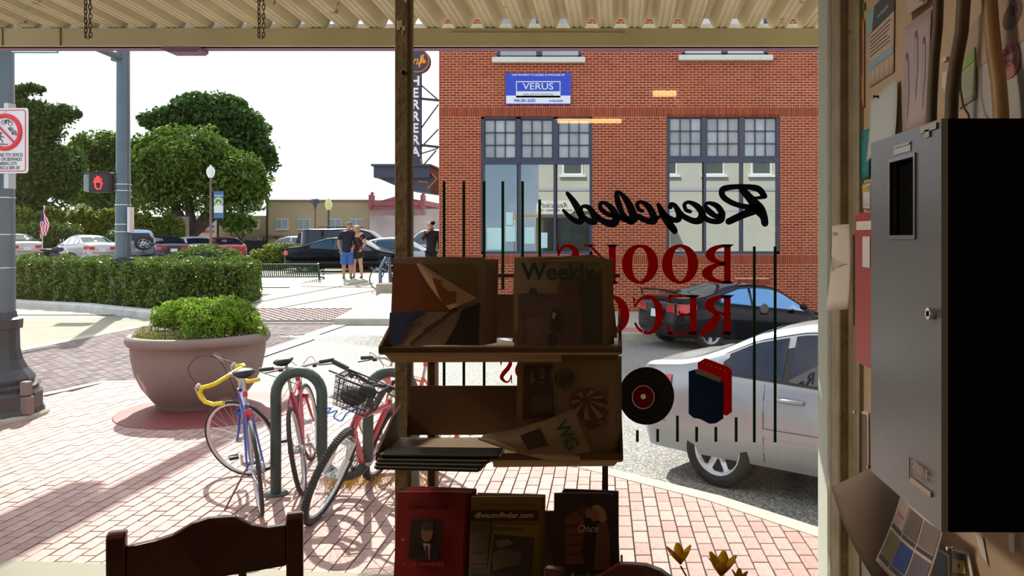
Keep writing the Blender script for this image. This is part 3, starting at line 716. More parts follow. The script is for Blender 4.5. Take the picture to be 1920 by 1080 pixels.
def serif_letter(par, ch, x, y, w, h, m):
    """mirrored serif capital in the box (x..x+w, y..y+h) of glass pixels: stems stand at the right"""
    q = MB(); r = x+w; st = w*.24; b = y+h
    def stem(xr, top=True, bot=True):
        polyg(q, [(xr-st*1.15, y), (xr-st*1.15, b), (xr-st*.25, b), (xr-st*.25, y)])
        for yy, s in ((y, 1), (b, -1)):
            polyg(q, [(xr-st*1.6, yy), (xr+st*.25, yy), (xr-st*.25, yy+s*h*.07), (xr-st*1.15, yy+s*h*.07)])
    if ch == 'O': ring2(q, x+w/2, y+h/2, w/2, h/2, w*.22, h*.42)
    elif ch in 'BRD':
        stem(r)
        if ch == 'D': ring2(q, r-st, y+h/2, w-st, h/2, w*.48, h*.42, 20, 90, 270)
        else:
            ring2(q, r-st, y+h*.26, w*.66, h*.26, w*.36, h*.18, 20, 90, 270)
            if ch == 'B': ring2(q, r-st, y+h*.73, w*.78, h*.27, w*.44, h*.19, 20, 90, 270)
            else: ribbon(q, [(r-w*.45, y+h*.5, w*.2), (r-w*.75, y+h*.82, w*.24), (x-w*.02, y+h*.985, w*.10)], cap=False)
    elif ch == 'E':
        stem(r); 
        for yy, l in ((y, .95), (b-h*.06, 1.0), (y+h*.47, .62)): polyg(q, [(r-st, yy), (r-st, yy+h*.055), (r-w*l, yy+h*.055), (r-w*l, yy)])
        polyg(q, [(x, y), (x+w*.12, y), (x+w*.03, y+h*.24)]); polyg(q, [(x-w*.05, b), (x-w*.02, b-h*.30), (x+w*.14, b)]); polyg(q, [(x+w*.36, y+h*.36), (x+w*.42, y+h*.5), (x+w*.36, y+h*.64)])
    elif ch == 'C':
        ring2(q, x+w*.5, y+h/2, w*.5, h/2, w*.24, h*.43, 26, -112, 112, 0); ring2(q, x+w*.5, y+h/2, w*.5, h/2, w*.43, h*.43, 10, 112, 155); ring2(q, x+w*.5, y+h/2, w*.5, h/2, w*.43, h*.43, 10, 205, 248)
        polyg(q, [(x, y+h*.04), (x+w*.1, y+h*.1), (x+w*.06, y+h*.32)])
    elif ch == 'S':
        ribbon(q, [(x+w*.10, y+h*.24, w*.08), (x+w*.3, y+h*.06, w*.10), (x+w*.62, y+h*.06, w*.14), (x+w*.84, y+h*.22, w*.24), (x+w*.62, y+h*.44, w*.28), (x+w*.34, y+h*.60, w*.28), (x+w*.16, y+h*.78, w*.24), (x+w*.42, y+h*.94, w*.14), (x+w*.72, y+h*.93, w*.10), (x+w*.92, y+h*.72, w*.08)], cap=False)
        polyg(q, [(x+w*.04, y), (x+w*.12, y), (x+w*.14, y+h*.30), (x+w*.06, y+h*.30)]); polyg(q, [(x+w*.88, y+h*.68), (x+w*.96, y+h*.68), (x+w*.98, b), (x+w*.9, b)])
    elif ch == 'K':
        stem(r); ribbon(q, [(r-st, y+h*.55, w*.07), (x+w*.12, y+h*.02, w*.08)], False, False); ribbon(q, [(r-w*.42, y+h*.42, w*.2), (x+w*.10, b-h*.02, w*.24)], False, False)
        polyg(q, [(x-w*.06, y), (x+w*.3, y), (x+w*.3, y+h*.05), (x-w*.06, y+h*.05)]); polyg(q, [(x-w*.1, b-h*.05), (x+w*.3, b-h*.05), (x+w*.3, b), (x-w*.1, b)])
    o = q.build('letter', m, par); return o
boo = thing('window_lettering', 'mirrored red serif word painted under the navy script', 'lettering', (0, LYG, CH))
for ch_, x, w in (('B', 1317, 56), ('O', 1241, 68), ('O', 1166, 68), ('K', 1098, 60), ('S', 1043, 44)): serif_letter(boo, ch_, x, 458, w, 74, M_lred)
rcd = thing('window_lettering', 'mirrored red serif word painted before the black car', 'lettering', (0, LYG, CH))
for ch_, x, w in (('R', 1315, 58), ('E', 1253, 56), ('C', 1186, 58), ('O', 1112, 68), ('R', 1050, 56), ('D', 985, 58), ('S', 937, 42)): serif_letter(rcd, ch_, x, 553, w, 74, M_lred)
cds = thing('window_lettering', 'mirrored red serif letters between the two upper rack shelves', 'lettering', (0, LYG, CH))
for ch_, x, w in (('C', 1015, 34), ('D', 966, 40), ('S', 937, 24)): serif_letter(cds, ch_, x, 670, w, 48, M_lred)
gln = thing('window_stripes', 'thin dark green vertical lines painted on the window glass', 'painted lines', (0, LYG, CH))
for x, a, b in ((833, 340, 745), (870, 340, 745), (908, 340, 745), (943, 340, 543), (943, 738, 745), (980, 340, 560), (1012, 374, 560), (1414, 462, 829), (1453, 462, 829), (1195, 806, 828), (1233, 804, 828), (1270, 779, 828), (1306, 800, 828), (1342, 800, 828), (1380, 782, 828)):
    polyg(MB(), [(x-2.6, a), (x-2.6, b), (x+2.6, b), (x+2.6, a)]).build('stripe', M_lgreen, gln)
vr = thing('painted_record', 'black vinyl record with red label painted on the glass', 'painted record', (0, LYG, CH))
q = MB(); pts = [(1212+52*math.cos(t), 742+54*math.sin(t)) for t in np.linspace(0, 2*math.pi, 49)[:-1]]; polyg(q, pts); q.build('disc', mat('vinyl', (.004, .004, .006), .25), vr)
for r_ in (44, 36, 29): q = MB(); ring2(q, 1212, 742, r_, r_*1.03, r_-.5, (r_-.5)*1.03, 48); o = q.build('groove', mat('vinyl_groove', (.02, .02, .025), .5), vr); o.location.y = -.001
q = MB(); polyg(q, [(1206+20*math.cos(t), 744+21*math.sin(t)) for t in np.linspace(0, 2*math.pi, 33)[:-1]]); o = q.build('label', M_lred, vr); o.location.y = -.001
q = MB(); ring2(q, 1206, 744, 21, 22, 20, 21, 36); o = q.build('label_rim', M_white, vr); o.location.y = -.0015
q = MB(); polyg(q, [(1206+5*math.cos(t), 743+5*math.sin(t)) for t in np.linspace(0, 2*math.pi, 17)[:-1]]); o = q.build('centre', M_white, vr); o.location.y = -.0015
pb = thing('painted_books', 'blue book before a red book painted on the glass', 'painted books', (0, LYG, CH))
q = MB(); polyg(q, [(1308, 680), (1322, 671), (1366, 688), (1372, 694), (1372, 772), (1362, 779), (1352, 775), (1308, 700)]); q.build('red_book', M_lred, pb)
q = MB(); polyg(q, [(1291, 696), (1304, 692), (1350, 712), (1356, 716), (1356, 784), (1342, 793), (1330, 794), (1312, 785), (1300, 783), (1291, 775)]); o = q.build('blue_book', mat('painted_blue', (.004, .05, .15), .5, trl=.6), pb); o.location.y = -.001
q = MB(); polyg(q, [(1303, 694), (1309, 690), (1352, 708), (1350, 717), (1304, 699)]); o = q.build('page_edge', mat('painted_pages', (.45, .42, .30), .6, trl=.5), pb); o.location.y = -.0015
q = MB()
for i in range(6): q.box(gl(1318+i*8, 679+i*3)+Vector((0, -.005, 0)), (.004, .001, .003))
q.build('spine_dots', MATS['painted_pages'], pb)
sn = thing('sticker', 'crumpled white star-shaped sticker on the glass over the black car', 'sticker', (0, LYG, CH))
q = MB(); pts = []
for i in range(20): t = 2*math.pi*i/20; r_ = 7.5 if i % 2 else 10; pts.append((1433+r_*math.cos(t)*.85, 578+r_*math.sin(t)))
polyg(q, pts); q.build('sheet', mat('sticker_white', (.7, .7, .72), .5, trl=.7), sn)
# ================================================================== CARS
M_tyre = mat('tyre_rubber', (.018, .018, .02), .75, bump=.2, scale=30)
M_alloy = mat('wheel_silver', (.62, .63, .65), .32, metal=.6)
M_dark = mat('wheel_gap_black', (.01, .01, .012), .8)
M_cglass = glassmat('car_glass_tinted', (.05, .08, .12), .06, 0, (.006, .010, .03), .85)
M_cglass2 = glassmat('car_glass_clear', (.3, .42, .42), .14, 0, (.04, .09, .09), .55)
M_trimb = mat('black_trim', (.015, .015, .018), .5)
M_red = mat('tail_lamp_red', (.55, .01, .02), .15, coat=.8)
M_plate = mat('licence_plate', (.7, .72, .75), .4)
M_chrome = mat('chrome', (.8, .8, .82), .12, metal=1)
def paint(name, c, metal=.3, rough=.3): return mat(name, c, rough, metal=metal, coat=.6)
def interp(pts):
    return lambda v: lin(v, pts)
def smoothf(pts, w=.09):
    f = interp(pts); return lambda v: (f(v-w)+2*f(v)+f(v+w))/4
SEDAN = dict(L=(-2.18, 2.25), wb=1.30, W=.86, g=.20, R=.315,
    top=[(-2.18, .84), (-2.15, .96), (-2.08, 1.0), (-1.95, 1.02), (-1.66, 1.05), (-1.45, 1.12), (-1.0, 1.33), (-.6, 1.42), (-.2, 1.45), (.1, 1.45), (.45, 1.39), (1.25, .97), (1.40, .92), (2.0, .78), (2.2, .64), (2.25, .5)],
    belt=[(-2.2, .88), (-1.4, .955), (-.5, .92), (1.2, .86), (2.2, .70)], plan=[(-2.18, .60), (-2.13, .74), (-2.0, .82), (-1.6, .86), (1.5, .86), (1.95, .80), (2.15, .66), (2.25, .45)], tumble=.46,
    side=[(-1.22, -.72, 0), (-.66, .10, 0), (.17, 1.14, 0)], rear=(-1.66, -.92), wind=(.48, 1.28))
FAST = dict(SEDAN, L=(-2.2, 2.4), wb=1.36, R=.33, top=[(-2.2, .84), (-2.19, .92), (-2.12, 1.0), (-1.9, 1.04), (-1.55, 1.07), (-.6, 1.37), (-.1, 1.41), (.3, 1.40), (.6, 1.33), (1.35, .95), (1.5, .90), (2.1, .78), (2.3, .66), (2.4, .5)],
    belt=[(-2.2, .90), (-1.2, .95), (1.3, .84), (2.3, .7)], plan=[(-2.2, .64), (-2.15, .76), (-2.0, .84), (-1.6, .88), (1.5, .88), (2.05, .80), (2.3, .66), (2.4, .45)], side=[(-1.15, -.35, 0), (-.28, 1.15, 0)], rear=(-1.6, -.5), wind=(.62, 1.36))
SUV = dict(SEDAN, L=(-2.2, 2.25), wb=1.3, R=.36, g=.32, W=.9, top=[(-2.2, .75), (-2.19, 1.2), (-2.1, 1.60), (-1.98, 1.78), (-1.5, 1.82), (.2, 1.80), (.45, 1.76), (1.05, 1.22), (1.2, 1.12), (2.05, 1.02), (2.2, .85), (2.25, .6)],
    belt=[(-2.2, 1.12), (1.1, 1.06), (2.2, .9)], plan=[(-2.2, .80), (-2.12, .87), (-1.9, .9), (1.6, .9), (2.05, .84), (2.25, .6)], tumble=.22, side=[(-1.95, -1.15, 0), (-1.05, -.25, 0), (-.15, .85, 0)], rear=None, wind=(.50, 1.08))
VAN = dict(SUV, L=(-2.4, 2.6), wb=1.5, top=[(-2.4, .7), (-2.39, 1.3), (-2.25, 1.72), (-2.05, 1.80), (.2, 1.82), (.7, 1.70), (1.5, 1.12), (1.7, 1.0), (2.4, .85), (2.6, .6)], side=[(-2.2, -1.3, 0), (-1.2, -.2, 0), (-.1, 1.2, 0)], wind=(.72, 1.5), belt=[(-2.4, 1.08), (1.2, 1.0), (2.5, .8)])
def car(name, label, loc, yaw, sp, body_mat, glass=None, pitch=0, roll=0, fine=True, scale=1.0, group=None, wheel_style='five', extras=()):
    glass = glass or M_cglass
    root = thing(name, label, 'car', loc, 0, group); root.rotation_euler = (roll, pitch, yaw); root.scale = (scale,)*3
    top, belt, plan = smoothf(sp['top'], .05), smoothf(sp['belt'], .1), smoothf(sp['plan'], .03); g = sp['g']; x0, x1 = sp['L']; tb = sp['tumble']
    nst = 56 if fine else 34
    xs = sorted(set([round(x0+(x1-x0)*i/nst, 4) for i in range(nst+1)]+[round(x0+.02, 4), round(x0+.05, 4), round(x1-.03, 4)]))
    def sec(x):
        zt, zb, w = top(x), belt(x), plan(x); zb = min(zb, zt-.045)
        h = zt-zb; ws = w*.955-tb*max(0, h-.06); gg = g+(.10 if x < x0+.15 or x > x1-.12 else 0)
        r = min(.10, h*.4)
        return [(0, gg), (.80*w, gg), (.955*w, gg+.05), (.99*w, gg+.18), (w, .52), (.995*w, zb-.16), (.965*w, zb-.035), (.945*w, zb), (ws+.012, zt-r), (ws*.93, zt-r*.38), (ws*.80, zt-.022), (ws*.4, zt-.003), (0, zt)]
    m = MB(); m.smooth = True; rings = []
    for x in xs:
        h = sec(x); ring = [(x, y, z) for y, z in h]+[(x, -y, z) for y, z in h[-2:0:-1]]; rings.append(ring)
    k = len(rings[0]); vs = [p for r_ in rings for p in r_]; fs = []
    for i in range(len(xs)-1):
        for j in range(k): a = i*k+j; b_ = i*k+(j+1) % k; fs.append((a, b_, b_+k, a+k))
    fs.append(tuple(range(k-1, -1, -1))); fs.append(tuple((len(xs)-1)*k+j for j in range(k)))
    m.add(vs, fs)
    body = fixn(m.build('body', [body_mat, M_dark], root))
    cut = MB(); cut.cur = 1
    for sx in (-sp['wb'], sp['wb']):
        for s in (-1, 1): cut.cyl((sx, s*.58, sp['R']+.01), (sx, s*1.2, sp['R']+.01), sp['R']+.055, 28)
    co = fixn(cut.build('cutter', [body_mat, M_dark]))
    mo = body.modifiers.new('b', 'BOOLEAN'); mo.object = co; mo.operation = 'DIFFERENCE'; mo.solver = 'EXACT'
    bpy.context.view_layer.update()
    me = bpy.data.meshes.new_from_object(body.evaluated_get(bpy.context.evaluated_depsgraph_get())); body.modifiers.clear(); body.data = me; bpy.data.objects.remove(co)
    mo = body.modifiers.new('e', 'EDGE_SPLIT'); mo.split_angle = R(42)
    def sidey(x, z):
        h = sec(x)
        for (ya, za), (yb, zb) in zip(h[1:-1], h[2:]):
            if za <= z <= zb and zb > za: return ya+(yb-ya)*(z-za)/(zb-za)
        return h[8][0]
    def patch(nm, mt, xa, xb, lo, hi, off=.006, nx=10, nz=2, sides=(-1, 1), par=root):
        q = MB(); q.smooth = True
        for s in sides:
            vs = []; fs = []
            for i in range(nx+1):
                x = xa+(xb-xa)*i/nx; l_, h_ = lo(x), hi(x); h_ = max(h_, l_+.001)
                for j in range(nz+1):
                    z = l_+(h_-l_)*j/nz; vs.append((x, s*(sidey(x, z)+off), z+off*.3))
            for i in range(nx):
                for j in range(nz): a = i*(nz+1)+j; f_ = (a, a+1, a+nz+2, a+nz+1); fs.append(f_ if s < 0 else f_[::-1])
            q.add(vs, fs)
        return q.build(nm, mt, par)
    railz = lambda x: top(x)-.105
    bz_ = lambda x: belt(x)+.025
    lo_, hi_ = min(a for a, b, c in sp['side']), max(b for a, b, c in sp['side'])
    patch('window_trim', M_trimb, lo_-.05, hi_+.05, lambda x: belt(x)+.005, lambda x: max(belt(x)+.02, railz(x)+.022), .003, 22, 2)
    for a, b_, c in sp['side']: patch('side_window', glass, a, b_, bz_, lambda x: max(bz_(x)+.004, railz(x)), .007, 12, 2)
    def sheet(nm, a, b_, mt, off=.006, inset=.06, par=root):
        q = MB(); q.smooth = True; vs = []; fs = []
        for i in range(11):
            x = a+(b_-a)*i/10; h = sec(x)
            ys = [(-h[9][0]+.03, h[9][1]), (-h[10][0]+.02, h[10][1]), (-h[11][0], h[11][1]), (0, h[12][1]), (h[11][0], h[11][1]), (h[10][0]-.02, h[10][1]), (h[9][0]-.03, h[9][1])]
            vs += [(x, y, z+off) for y, z in ys]
        for i in range(10):
            for j in range(6): a_ = i*7+j; fs.append((a_, a_+7, a_+8, a_+1))
        q.add(vs, fs); return fixn(q.build(nm, mt, par))
    if sp['wind']: sheet('windshield', *sp['wind'], glass)
    if sp['rear']: sheet('rear_window', *sp['rear'], glass)
    else:
        q = MB(); q.prism([(-.62, 1.2), (.62, 1.2), (.54, 1.6), (-.54, 1.6)], lambda y, z: (x0-.03+max(0, z-1.2)*.22, y, z), lambda y, z: (x0+.05+max(0, z-1.2)*.22, y, z)); fixn(q.build('rear_window', glass, root))
    # wheels
    Rw = sp['R']
    w = MB()
    w.lathe([(Rw*.66, -.095), (Rw*.92, -.10), (Rw, -.07), (Rw, .07), (Rw*.92, .10), (Rw*.70, .095), (Rw*.66, .08)], 36)
    tyre_me = w.mesh('wheel', M_tyre)
    w = MB(); w.lathe([(Rw*.70, .082), (Rw*.68, .096), (Rw*.635, .085), (Rw*.62, .05), (.001, .05)], 36); w.cur = 0
    rim_me = w.mesh('rim', M_alloy)
    w = MB(); ns = 7 if wheel_style == 'seven' else 5
    for i in range(ns):          # dark openings between the spokes
        t = 2*math.pi*(i+.5)/ns; hw = (.30 if ns == 7 else .34)
        pl = [(Rw*.26, -hw*.35), (Rw*.40, -hw*.75), (Rw*.56, -hw), (Rw*.60, -hw*.6), (Rw*.60, hw*.6), (Rw*.56, hw), (Rw*.40, hw*.75), (Rw*.26, hw*.35)]
        pts = [(r_*math.cos(t+a_), r_*math.sin(t+a_)) for r_, a_ in pl]
        w.prism(pts[::-1], lambda x, y: (x, y, .0545), lambda x, y: (x, y, .049))
    gap_me = fixn(w.build('rim_gap', M_dark)).data
    bpy.data.objects.remove(bpy.data.objects[-1]) if False else None
    for o_ in [o_ for o_ in S.objects if o_.name.startswith('rim_gap') and o_.parent is None]: bpy.data.objects.remove(o_)
    w = MB(); w.lathe([(Rw*.20, .05), (Rw*.19, .062), (.001, .066)], 20)
    for i in range(5):
        t = 2*math.pi*i/5+.3; w.cyl((Rw*.15*math.cos(t)*1.75, Rw*.15*math.sin(t)*1.75, .05), (Rw*.15*math.cos(t)*1.75, Rw*.15*math.sin(t)*1.75, .066), .016, 8)
    hub_me = w.mesh('hub', M_alloy if fine else M_alloy)
    for sx in (-sp['wb'], sp['wb']):
        for s in (-1, 1):
            o = bpy.data.objects.new('wheel', tyre_me); COL.objects.link(o); o.parent = root; o.location = (sx, s*(sp['W']-.115), Rw); o.rotation_euler = (R(-90*s), .3, 0)
            for nm, me_ in (('rim', rim_me), ('rim_gap', gap_me), ('hub', hub_me)):
                c_ = bpy.data.objects.new(nm, me_); COL.objects.link(c_); c_.parent = o
    # lamps, plate, bumper lines
    if 'lamps' not in extras:
        if 'pale' in extras: patch('tail_lamp', M_red, x0+.03, x0+.42, lambda x: belt(x)-.24+.35*max(0, x-x0-.05), lambda x: belt(x)-.02, .010, 10, 2)
        else: patch('tail_lamp', M_red, x0+.005, x0+.22, lambda x: belt(x)-.20, lambda x: belt(x)-.03-.25*max(0, x-x0-.1), .008, 6, 2)
        q = MB()
        for s in (-1, 1): q.box((x0-.004, s*plan(x0+.02)*.74, belt(x0)-.125), (.03, plan(x0)*.40, .14), bev=.01)
        q.build('tail_lamp', M_red, root)
    if 'headlamps' in extras:
        patch('headlamp', mat('headlamp_lens', (.7, .72, .75), .1, coat=1), x1-.32, x1-.06, lambda x: .56, lambda x: .68, .008, 6, 1)
    MB().box((x0-.012, 0, .66 if sp is not SUV else .7), (.02, .33, .16)).build('licence_plate', M_plate, root)
    q = MB(); q.tube([(x0+.35, -plan(x0+.35)-.004, .50), (x0+.08, -plan(x0+.08)-.004, .50), (x0-.006, -plan(x0)*.7, .50), (x0-.008, 0, .50), (x0-.006, plan(x0)*.7, .50), (x0+.08, plan(x0+.08)+.004, .50), (x0+.35, plan(x0+.35)+.004, .50)], .012, 6); q.build('bumper_moulding', M_trimb if 'pale' not in extras else body_mat, root)
    if fine:
        q = MB()
        for xx in ((-.86, .13, 1.12) if sp is SEDAN else (-.30, 1.15)):
            for s in (-1, 1):
                pts = [(xx+(.10 if z > .5 else .10-(.5-z)*.3)*0, s*(sidey(xx, z)+.001), z) for z in (g+.09, .35, .5, .65, .8, belt(xx)-.02)]
                q.tube(pts, .0035, 4)
        q.build('door_seam', M_trimb, root)
        for s in (-1, 1):
            for xx in ((-.62, .35) if sp is SEDAN else (0.0,)):
                hz_ = belt(xx)-.115
                h_ = MB(); h_.tube([(xx-.11, s*(sidey(xx, hz_)+.008), hz_), (xx-.06, s*(sidey(xx, hz_)+.035), hz_+.004), (xx+.04, s*(sidey(xx, hz_)+.035), hz_+.004), (xx+.10, s*(sidey(xx, hz_)+.008), hz_)], [.018, .021, .021, .018], 8, flat=1.0); h_.build('door_handle', body_mat, root)
        if 'moulding' in extras: patch('side_moulding', body_mat, -.86, 1.05, lambda x: .50, lambda x: .56, .014, 12, 1)
        for s in (-1, 1):
            q = MB(); q.sphere((.98, s*1.0, .97), .09, 12, 8, (.7, 1.15, .8)); q.build('mirror', body_mat, root)
    if 'spoiler' in extras:
        q = MB(); q.tube([(x0+.10, -.72, 1.02), (x0+.02, -.66, 1.13), (x0-.02, 0, 1.15), (x0+.02, .66, 1.13), (x0+.10, .72, 1.02)], [.02, .03, .035, .03, .02], 8, flat=.45); q.build('spoiler', body_mat, root)
    if 'rack' in extras:
        q = MB()
        for s in (-1, 1): q.tube([(-1.5, s*.62, 1.80), (-1.4, s*.62, 1.88), (.1, s*.62, 1.88), (.2, s*.62, 1.80)], .022, 6)
        for xx in (-1.1, -.3): q.cyl((xx, -.62, 1.88), (xx, .62, 1.88), .018, 6)
        q.build('roof_rack', M_trimb, root)
    if 'spare' in extras:
        o = bpy.data.objects.new('spare_wheel', tyre_me); COL.objects.link(o); o.parent = root; o.location = (x0-.14, -.12, 1.05); o.rotation_euler = (0, R(-90), 0)
        for nm, me_ in (('rim', rim_me), ('rim_gap', gap_me), ('hub', hub_me)):
            c_ = bpy.data.objects.new(nm, me_); COL.objects.link(c_); c_.parent = o
    return root
def keep_gap(): pass
P_silver = paint('paint_silver', (.34, .35, .38), .6, .36)
P_black = mat('paint_black', (.002, .0025, .006), .10, spec=.25)
# near silver saloon: rear right wheel contact near (.97, 6.75)
def place_by_wheel(wx, wy, yaw, sp, s):       # origin such that the rear wheel on the right side touches (wx, wy)
    dx, dy = -sp['wb']*s, -(sp['W']-.03)*s
    return (wx-(dx*math.cos(yaw)-dy*math.sin(yaw)), wy-(dx*math.sin(yaw)+dy*math.cos(yaw)))
yaw = R(-38); px_, py_ = place_by_wheel(.965, 6.75, yaw, SEDAN, 1.0)
near_car = car('silver_car', 'silver saloon parked at the near kerb, cut off by the window frame', (px_, py_, -.16), yaw, SEDAN, P_silver, wheel_style='seven', extras=('moulding', 'pale'))
yaw = R(30); px_, py_ = place_by_wheel(X_(1332, 16.4), 16.4, yaw, FAST, 1.0)
car('black_car', 'black saloon with rear spoiler standing before the brick building', (px_, py_, -.455), yaw, FAST, P_black, pitch=R(4.5), extras=('spoiler', 'pale'))
car('dark_car', 'dark car whose red tail lamp just shows beside the window frame', (9.3, 18.9, -.36), R(20), SEDAN, paint('paint_navy', (.01, .012, .03), 0, .15), fine=False)
# parked row across the square (about 44 m away) and the cars behind the couple
def far_car(name, label, px, py, Y, yaw, sp, m, **k):
    return car(name, label, (X_(px, Y), Y, Z_(py, Y)), yaw, sp, m, fine=False, group=None, **k)
far_car('silver_car', 'silver saloon at far left whose roof glints beside the grey pole', 16, 489, 42, R(147), SEDAN, paint('paint_grey_silver', (.5, .47, .45), .3, .2), glass=M_cglass2)
far_car('silver_car', 'champagne silver saloon parked between motorcycle and grey pole', 160, 491, 43, R(143), SEDAN, paint('paint_champagne', (.55, .54, .54), .4, .3), glass=M_cglass2)
far_car('suv', 'pale blue-grey off-roader with a spare wheel on its tail door', 234, 491, 44.5, R(138), SUV, paint('paint_pale_blue', (.42, .50, .60), .4, .3), extras=('spare', 'rack'), glass=M_cglass)
far_car('dark_car', 'dark blue hatchback right of the off-roader with spare wheel', 303, 491, 43.5, R(134), SEDAN, paint('paint_dark_blue', (.02, .025, .06), .2, .15))
far_car('silver_car', 'white-silver car whose roof shows behind the round bush', 360, 491, 45.5, R(134), SEDAN, paint('paint_white_silver', (.7, .7, .7), .3, .25))
far_car('red_car', 'dark red car behind the tall round bush', 418, 491, 46, R(128), SEDAN, paint('paint_maroon', (.30, .015, .05), .2, .25))
far_car('black_coupe', 'black fastback coupe parked behind the bench and the couple', 650, 511, 31.5, R(2), FAST, P_black, glass=M_cglass2, extras=('spoiler',))
far_car('black_suv', 'black off-roader with roof rack parked behind the black coupe', 668, 505, 35.5, R(3), VAN, P_black, glass=M_cglass, extras=('rack',))
far_car('white_van', 'pale estate car with dark side windows left of the black off-roader', 556, 497, 45, R(165), VAN, paint('paint_pearl', (.55, .57, .6), .2, .3), scale=.9)
far_car('grey_car', 'silver car behind the wooden post, beside the man in black', 742, 508, 33.55, R(2), SEDAN, paint('paint_mid_silver', (.45, .48, .5), .4, .25), glass=M_cglass2, scale=.98)
far_car('pale_van', 'pale van behind the man in black at the building corner', 812, 499, 39.5, R(178), SUV, paint('paint_light_grey', (.5, .52, .54), .3, .3), glass=M_cglass2)

# ================================================================== FOLIAGE
M_leaf = mat('leaf_tree', (.1, .2, .04), .55, trl=.35, tint=((.022, .060, .010), (.045, .105, .018), (.075, .15, .025), (.03, .08, .014)), spec=.3)
M_leaf2 = mat('leaf_light', (.1, .2, .04), .55, trl=.4, tint=((.045, .10, .010), (.09, .17, .018), (.14, .22, .03), (.06, .13, .015)), spec=.3)
M_hedge = mat('leaf_hedge', (.1, .2, .04), .26, trl=.3, tint=((.028, .07, .008), (.085, .16, .012), (.15, .24, .02), (.05, .11, .01), (.20, .27, .03)), spec=.6)
M_herb = mat('leaf_herb', (.1, .3, .04), .5, trl=.4, tint=((.10, .20, .012), (.20, .34, .02), (.28, .42, .03), (.14, .27, .015)))
M_ivy = mat('leaf_ivy', (.1, .2, .04), .5, trl=.4, tint=((.05, .10, .01), (.12, .19, .015), (.20, .26, .025), (.30, .30, .04)))
M_dry = mat('leaf_dry', (.5, .4, .15), .7, tint=((.30, .30, .08), (.45, .40, .12), (.25, .32, .08)))
M_bark = mat('bark', (.07, .05, .035), .85, var=.3, scale=6, bump=.5)
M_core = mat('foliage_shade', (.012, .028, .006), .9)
def clump_pts(blobs, n):
    """points on and just under the surface of lumpy ellipsoids"""
    vol = np.array([b[3]*b[4]*b[5] for b in blobs])**(2/3); cnt = (n*vol/vol.sum()).astype(int)
    P_, N_ = [], []
    for b, c in zip(blobs, cnt):
        d = RNG.normal(size=(c, 3)); d /= np.linalg.norm(d, axis=1)[:, None]
        lump = 1+.10*np.sin(d[:, 0]*7+b[0])*np.cos(d[:, 1]*6+b[2])+.08*np.sin(d[:, 2]*9+b[1])
        r = (1-.35*RNG.random(c)**2)*lump
        P_.append(np.array(b[:3])+d*r[:, None]*np.array(b[3:6])); N_.append(d)
    return np.concatenate(P_), np.concatenate(N_)
def crown(px, py, w, h, Y, d=None, k=None):
    kx = Y/F; return (X_(px, Y), Y, Z_(py, Y), w*kx/2, (d or w*kx/2*.8), h*kx/2)
def tree(label, trunk_px, Y, blobs, n, size, m, base_py=490, group='trees beyond the parked cars', tw=.25, core=.55):
    t = thing('tree', label, 'tree', (0, 0, 0), 0, group)
    bl = []
    for b in blobs:
        c = crown(*b, Y); bl.append(c)
    sub = []
    for c in bl:
        for i in range(26):
            d = RNG.normal(size=3); d /= np.linalg.norm(d); d[2] = abs(d[2])*.9-.15; r = .68+.36*RNG.random(); s = .16+.20*RNG.random()
            sub.append((c[0]+d[0]*r*c[3], c[1]+d[1]*r*c[4], c[2]+d[2]*r*c[5], c[3]*s, c[4]*s, c[5]*s))
    pa, na = clump_pts(bl, int(n*.25)); pb_, nb_ = clump_pts(sub, int(n*.95)); pts = np.concatenate([pa, pb_]); nr = np.concatenate([na, nb_])
    leaves('crown', pts, nr, size, m, t)
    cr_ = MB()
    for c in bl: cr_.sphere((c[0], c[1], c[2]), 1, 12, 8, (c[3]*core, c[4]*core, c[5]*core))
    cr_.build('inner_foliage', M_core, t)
    tr = MB(); x = X_(trunk_px, Y); z0 = gz(x, Y) if Y < 30 else .55
    for c in bl[:4]: tr.tube([(x, Y, z0), (x+.1, Y, z0+(c[2]-z0)*.35), ((x+c[0])/2, Y, z0+(c[2]-z0)*.65), (c[0], c[1], c[2])], [tw, tw*.8, tw*.5, tw*.2], 8)
    tr.build('trunk', M_bark, t)
    return t
tree('tall leafy tree at the left edge with a ragged top', 45, 52, [(35, 250, 110, 150), (80, 235, 90, 90), (60, 340, 150, 160), (20, 200, 60, 80), (126, 215, 44, 40), (112, 320, 90, 110), (58, 168, 42, 24), (20, 390, 120, 100)], 26000, .17, M_leaf)
tree('loose open-branched tree between the left tree and the grey pole', 190, 63, [(262, 320, 70, 130), (240, 360, 90, 90), (190, 290, 110, 90), (150, 320, 90, 90), (245, 320, 100, 110), (200, 370, 150, 90), (270, 285, 60, 60)], 20000, .17, M_leaf2)
tree('tallest dark green tree with a knobbly rounded crown', 400, 60, [(395, 225, 150, 110), (340, 230, 120, 80), (440, 250, 110, 120), (475, 300, 90, 110), (400, 300, 180, 110), (310, 235, 60, 60)], 26000, .19, M_leaf, tw=.4)
tree('broad yellow-green topped oak before the tallest tree', 357, 50, [(350, 320, 210, 160), (300, 340, 130, 150), (420, 350, 160, 130), (465, 350, 70, 120), (330, 285, 130, 80)], 36000, .15, M_leaf2, tw=.45)
tree('small light tree beside the dark shopfront awning', 455, 59.5, [(452, 420, 50, 45), (430, 415, 35, 40)], 2500, .14, M_leaf2, tw=.08)
def bush(label, cat, blobs, n, size, m, name='bush', group=None, Y=None, par=None, core=.85):
    t = thing(name, label, cat, (0, 0, 0), 0, group)
    pts, nr = clump_pts(blobs, n); leaves('foliage', pts, nr, size, m, t)
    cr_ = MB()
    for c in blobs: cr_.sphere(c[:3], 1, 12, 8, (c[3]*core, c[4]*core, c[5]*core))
    cr_.build('inner_foliage', M_core, t); return t
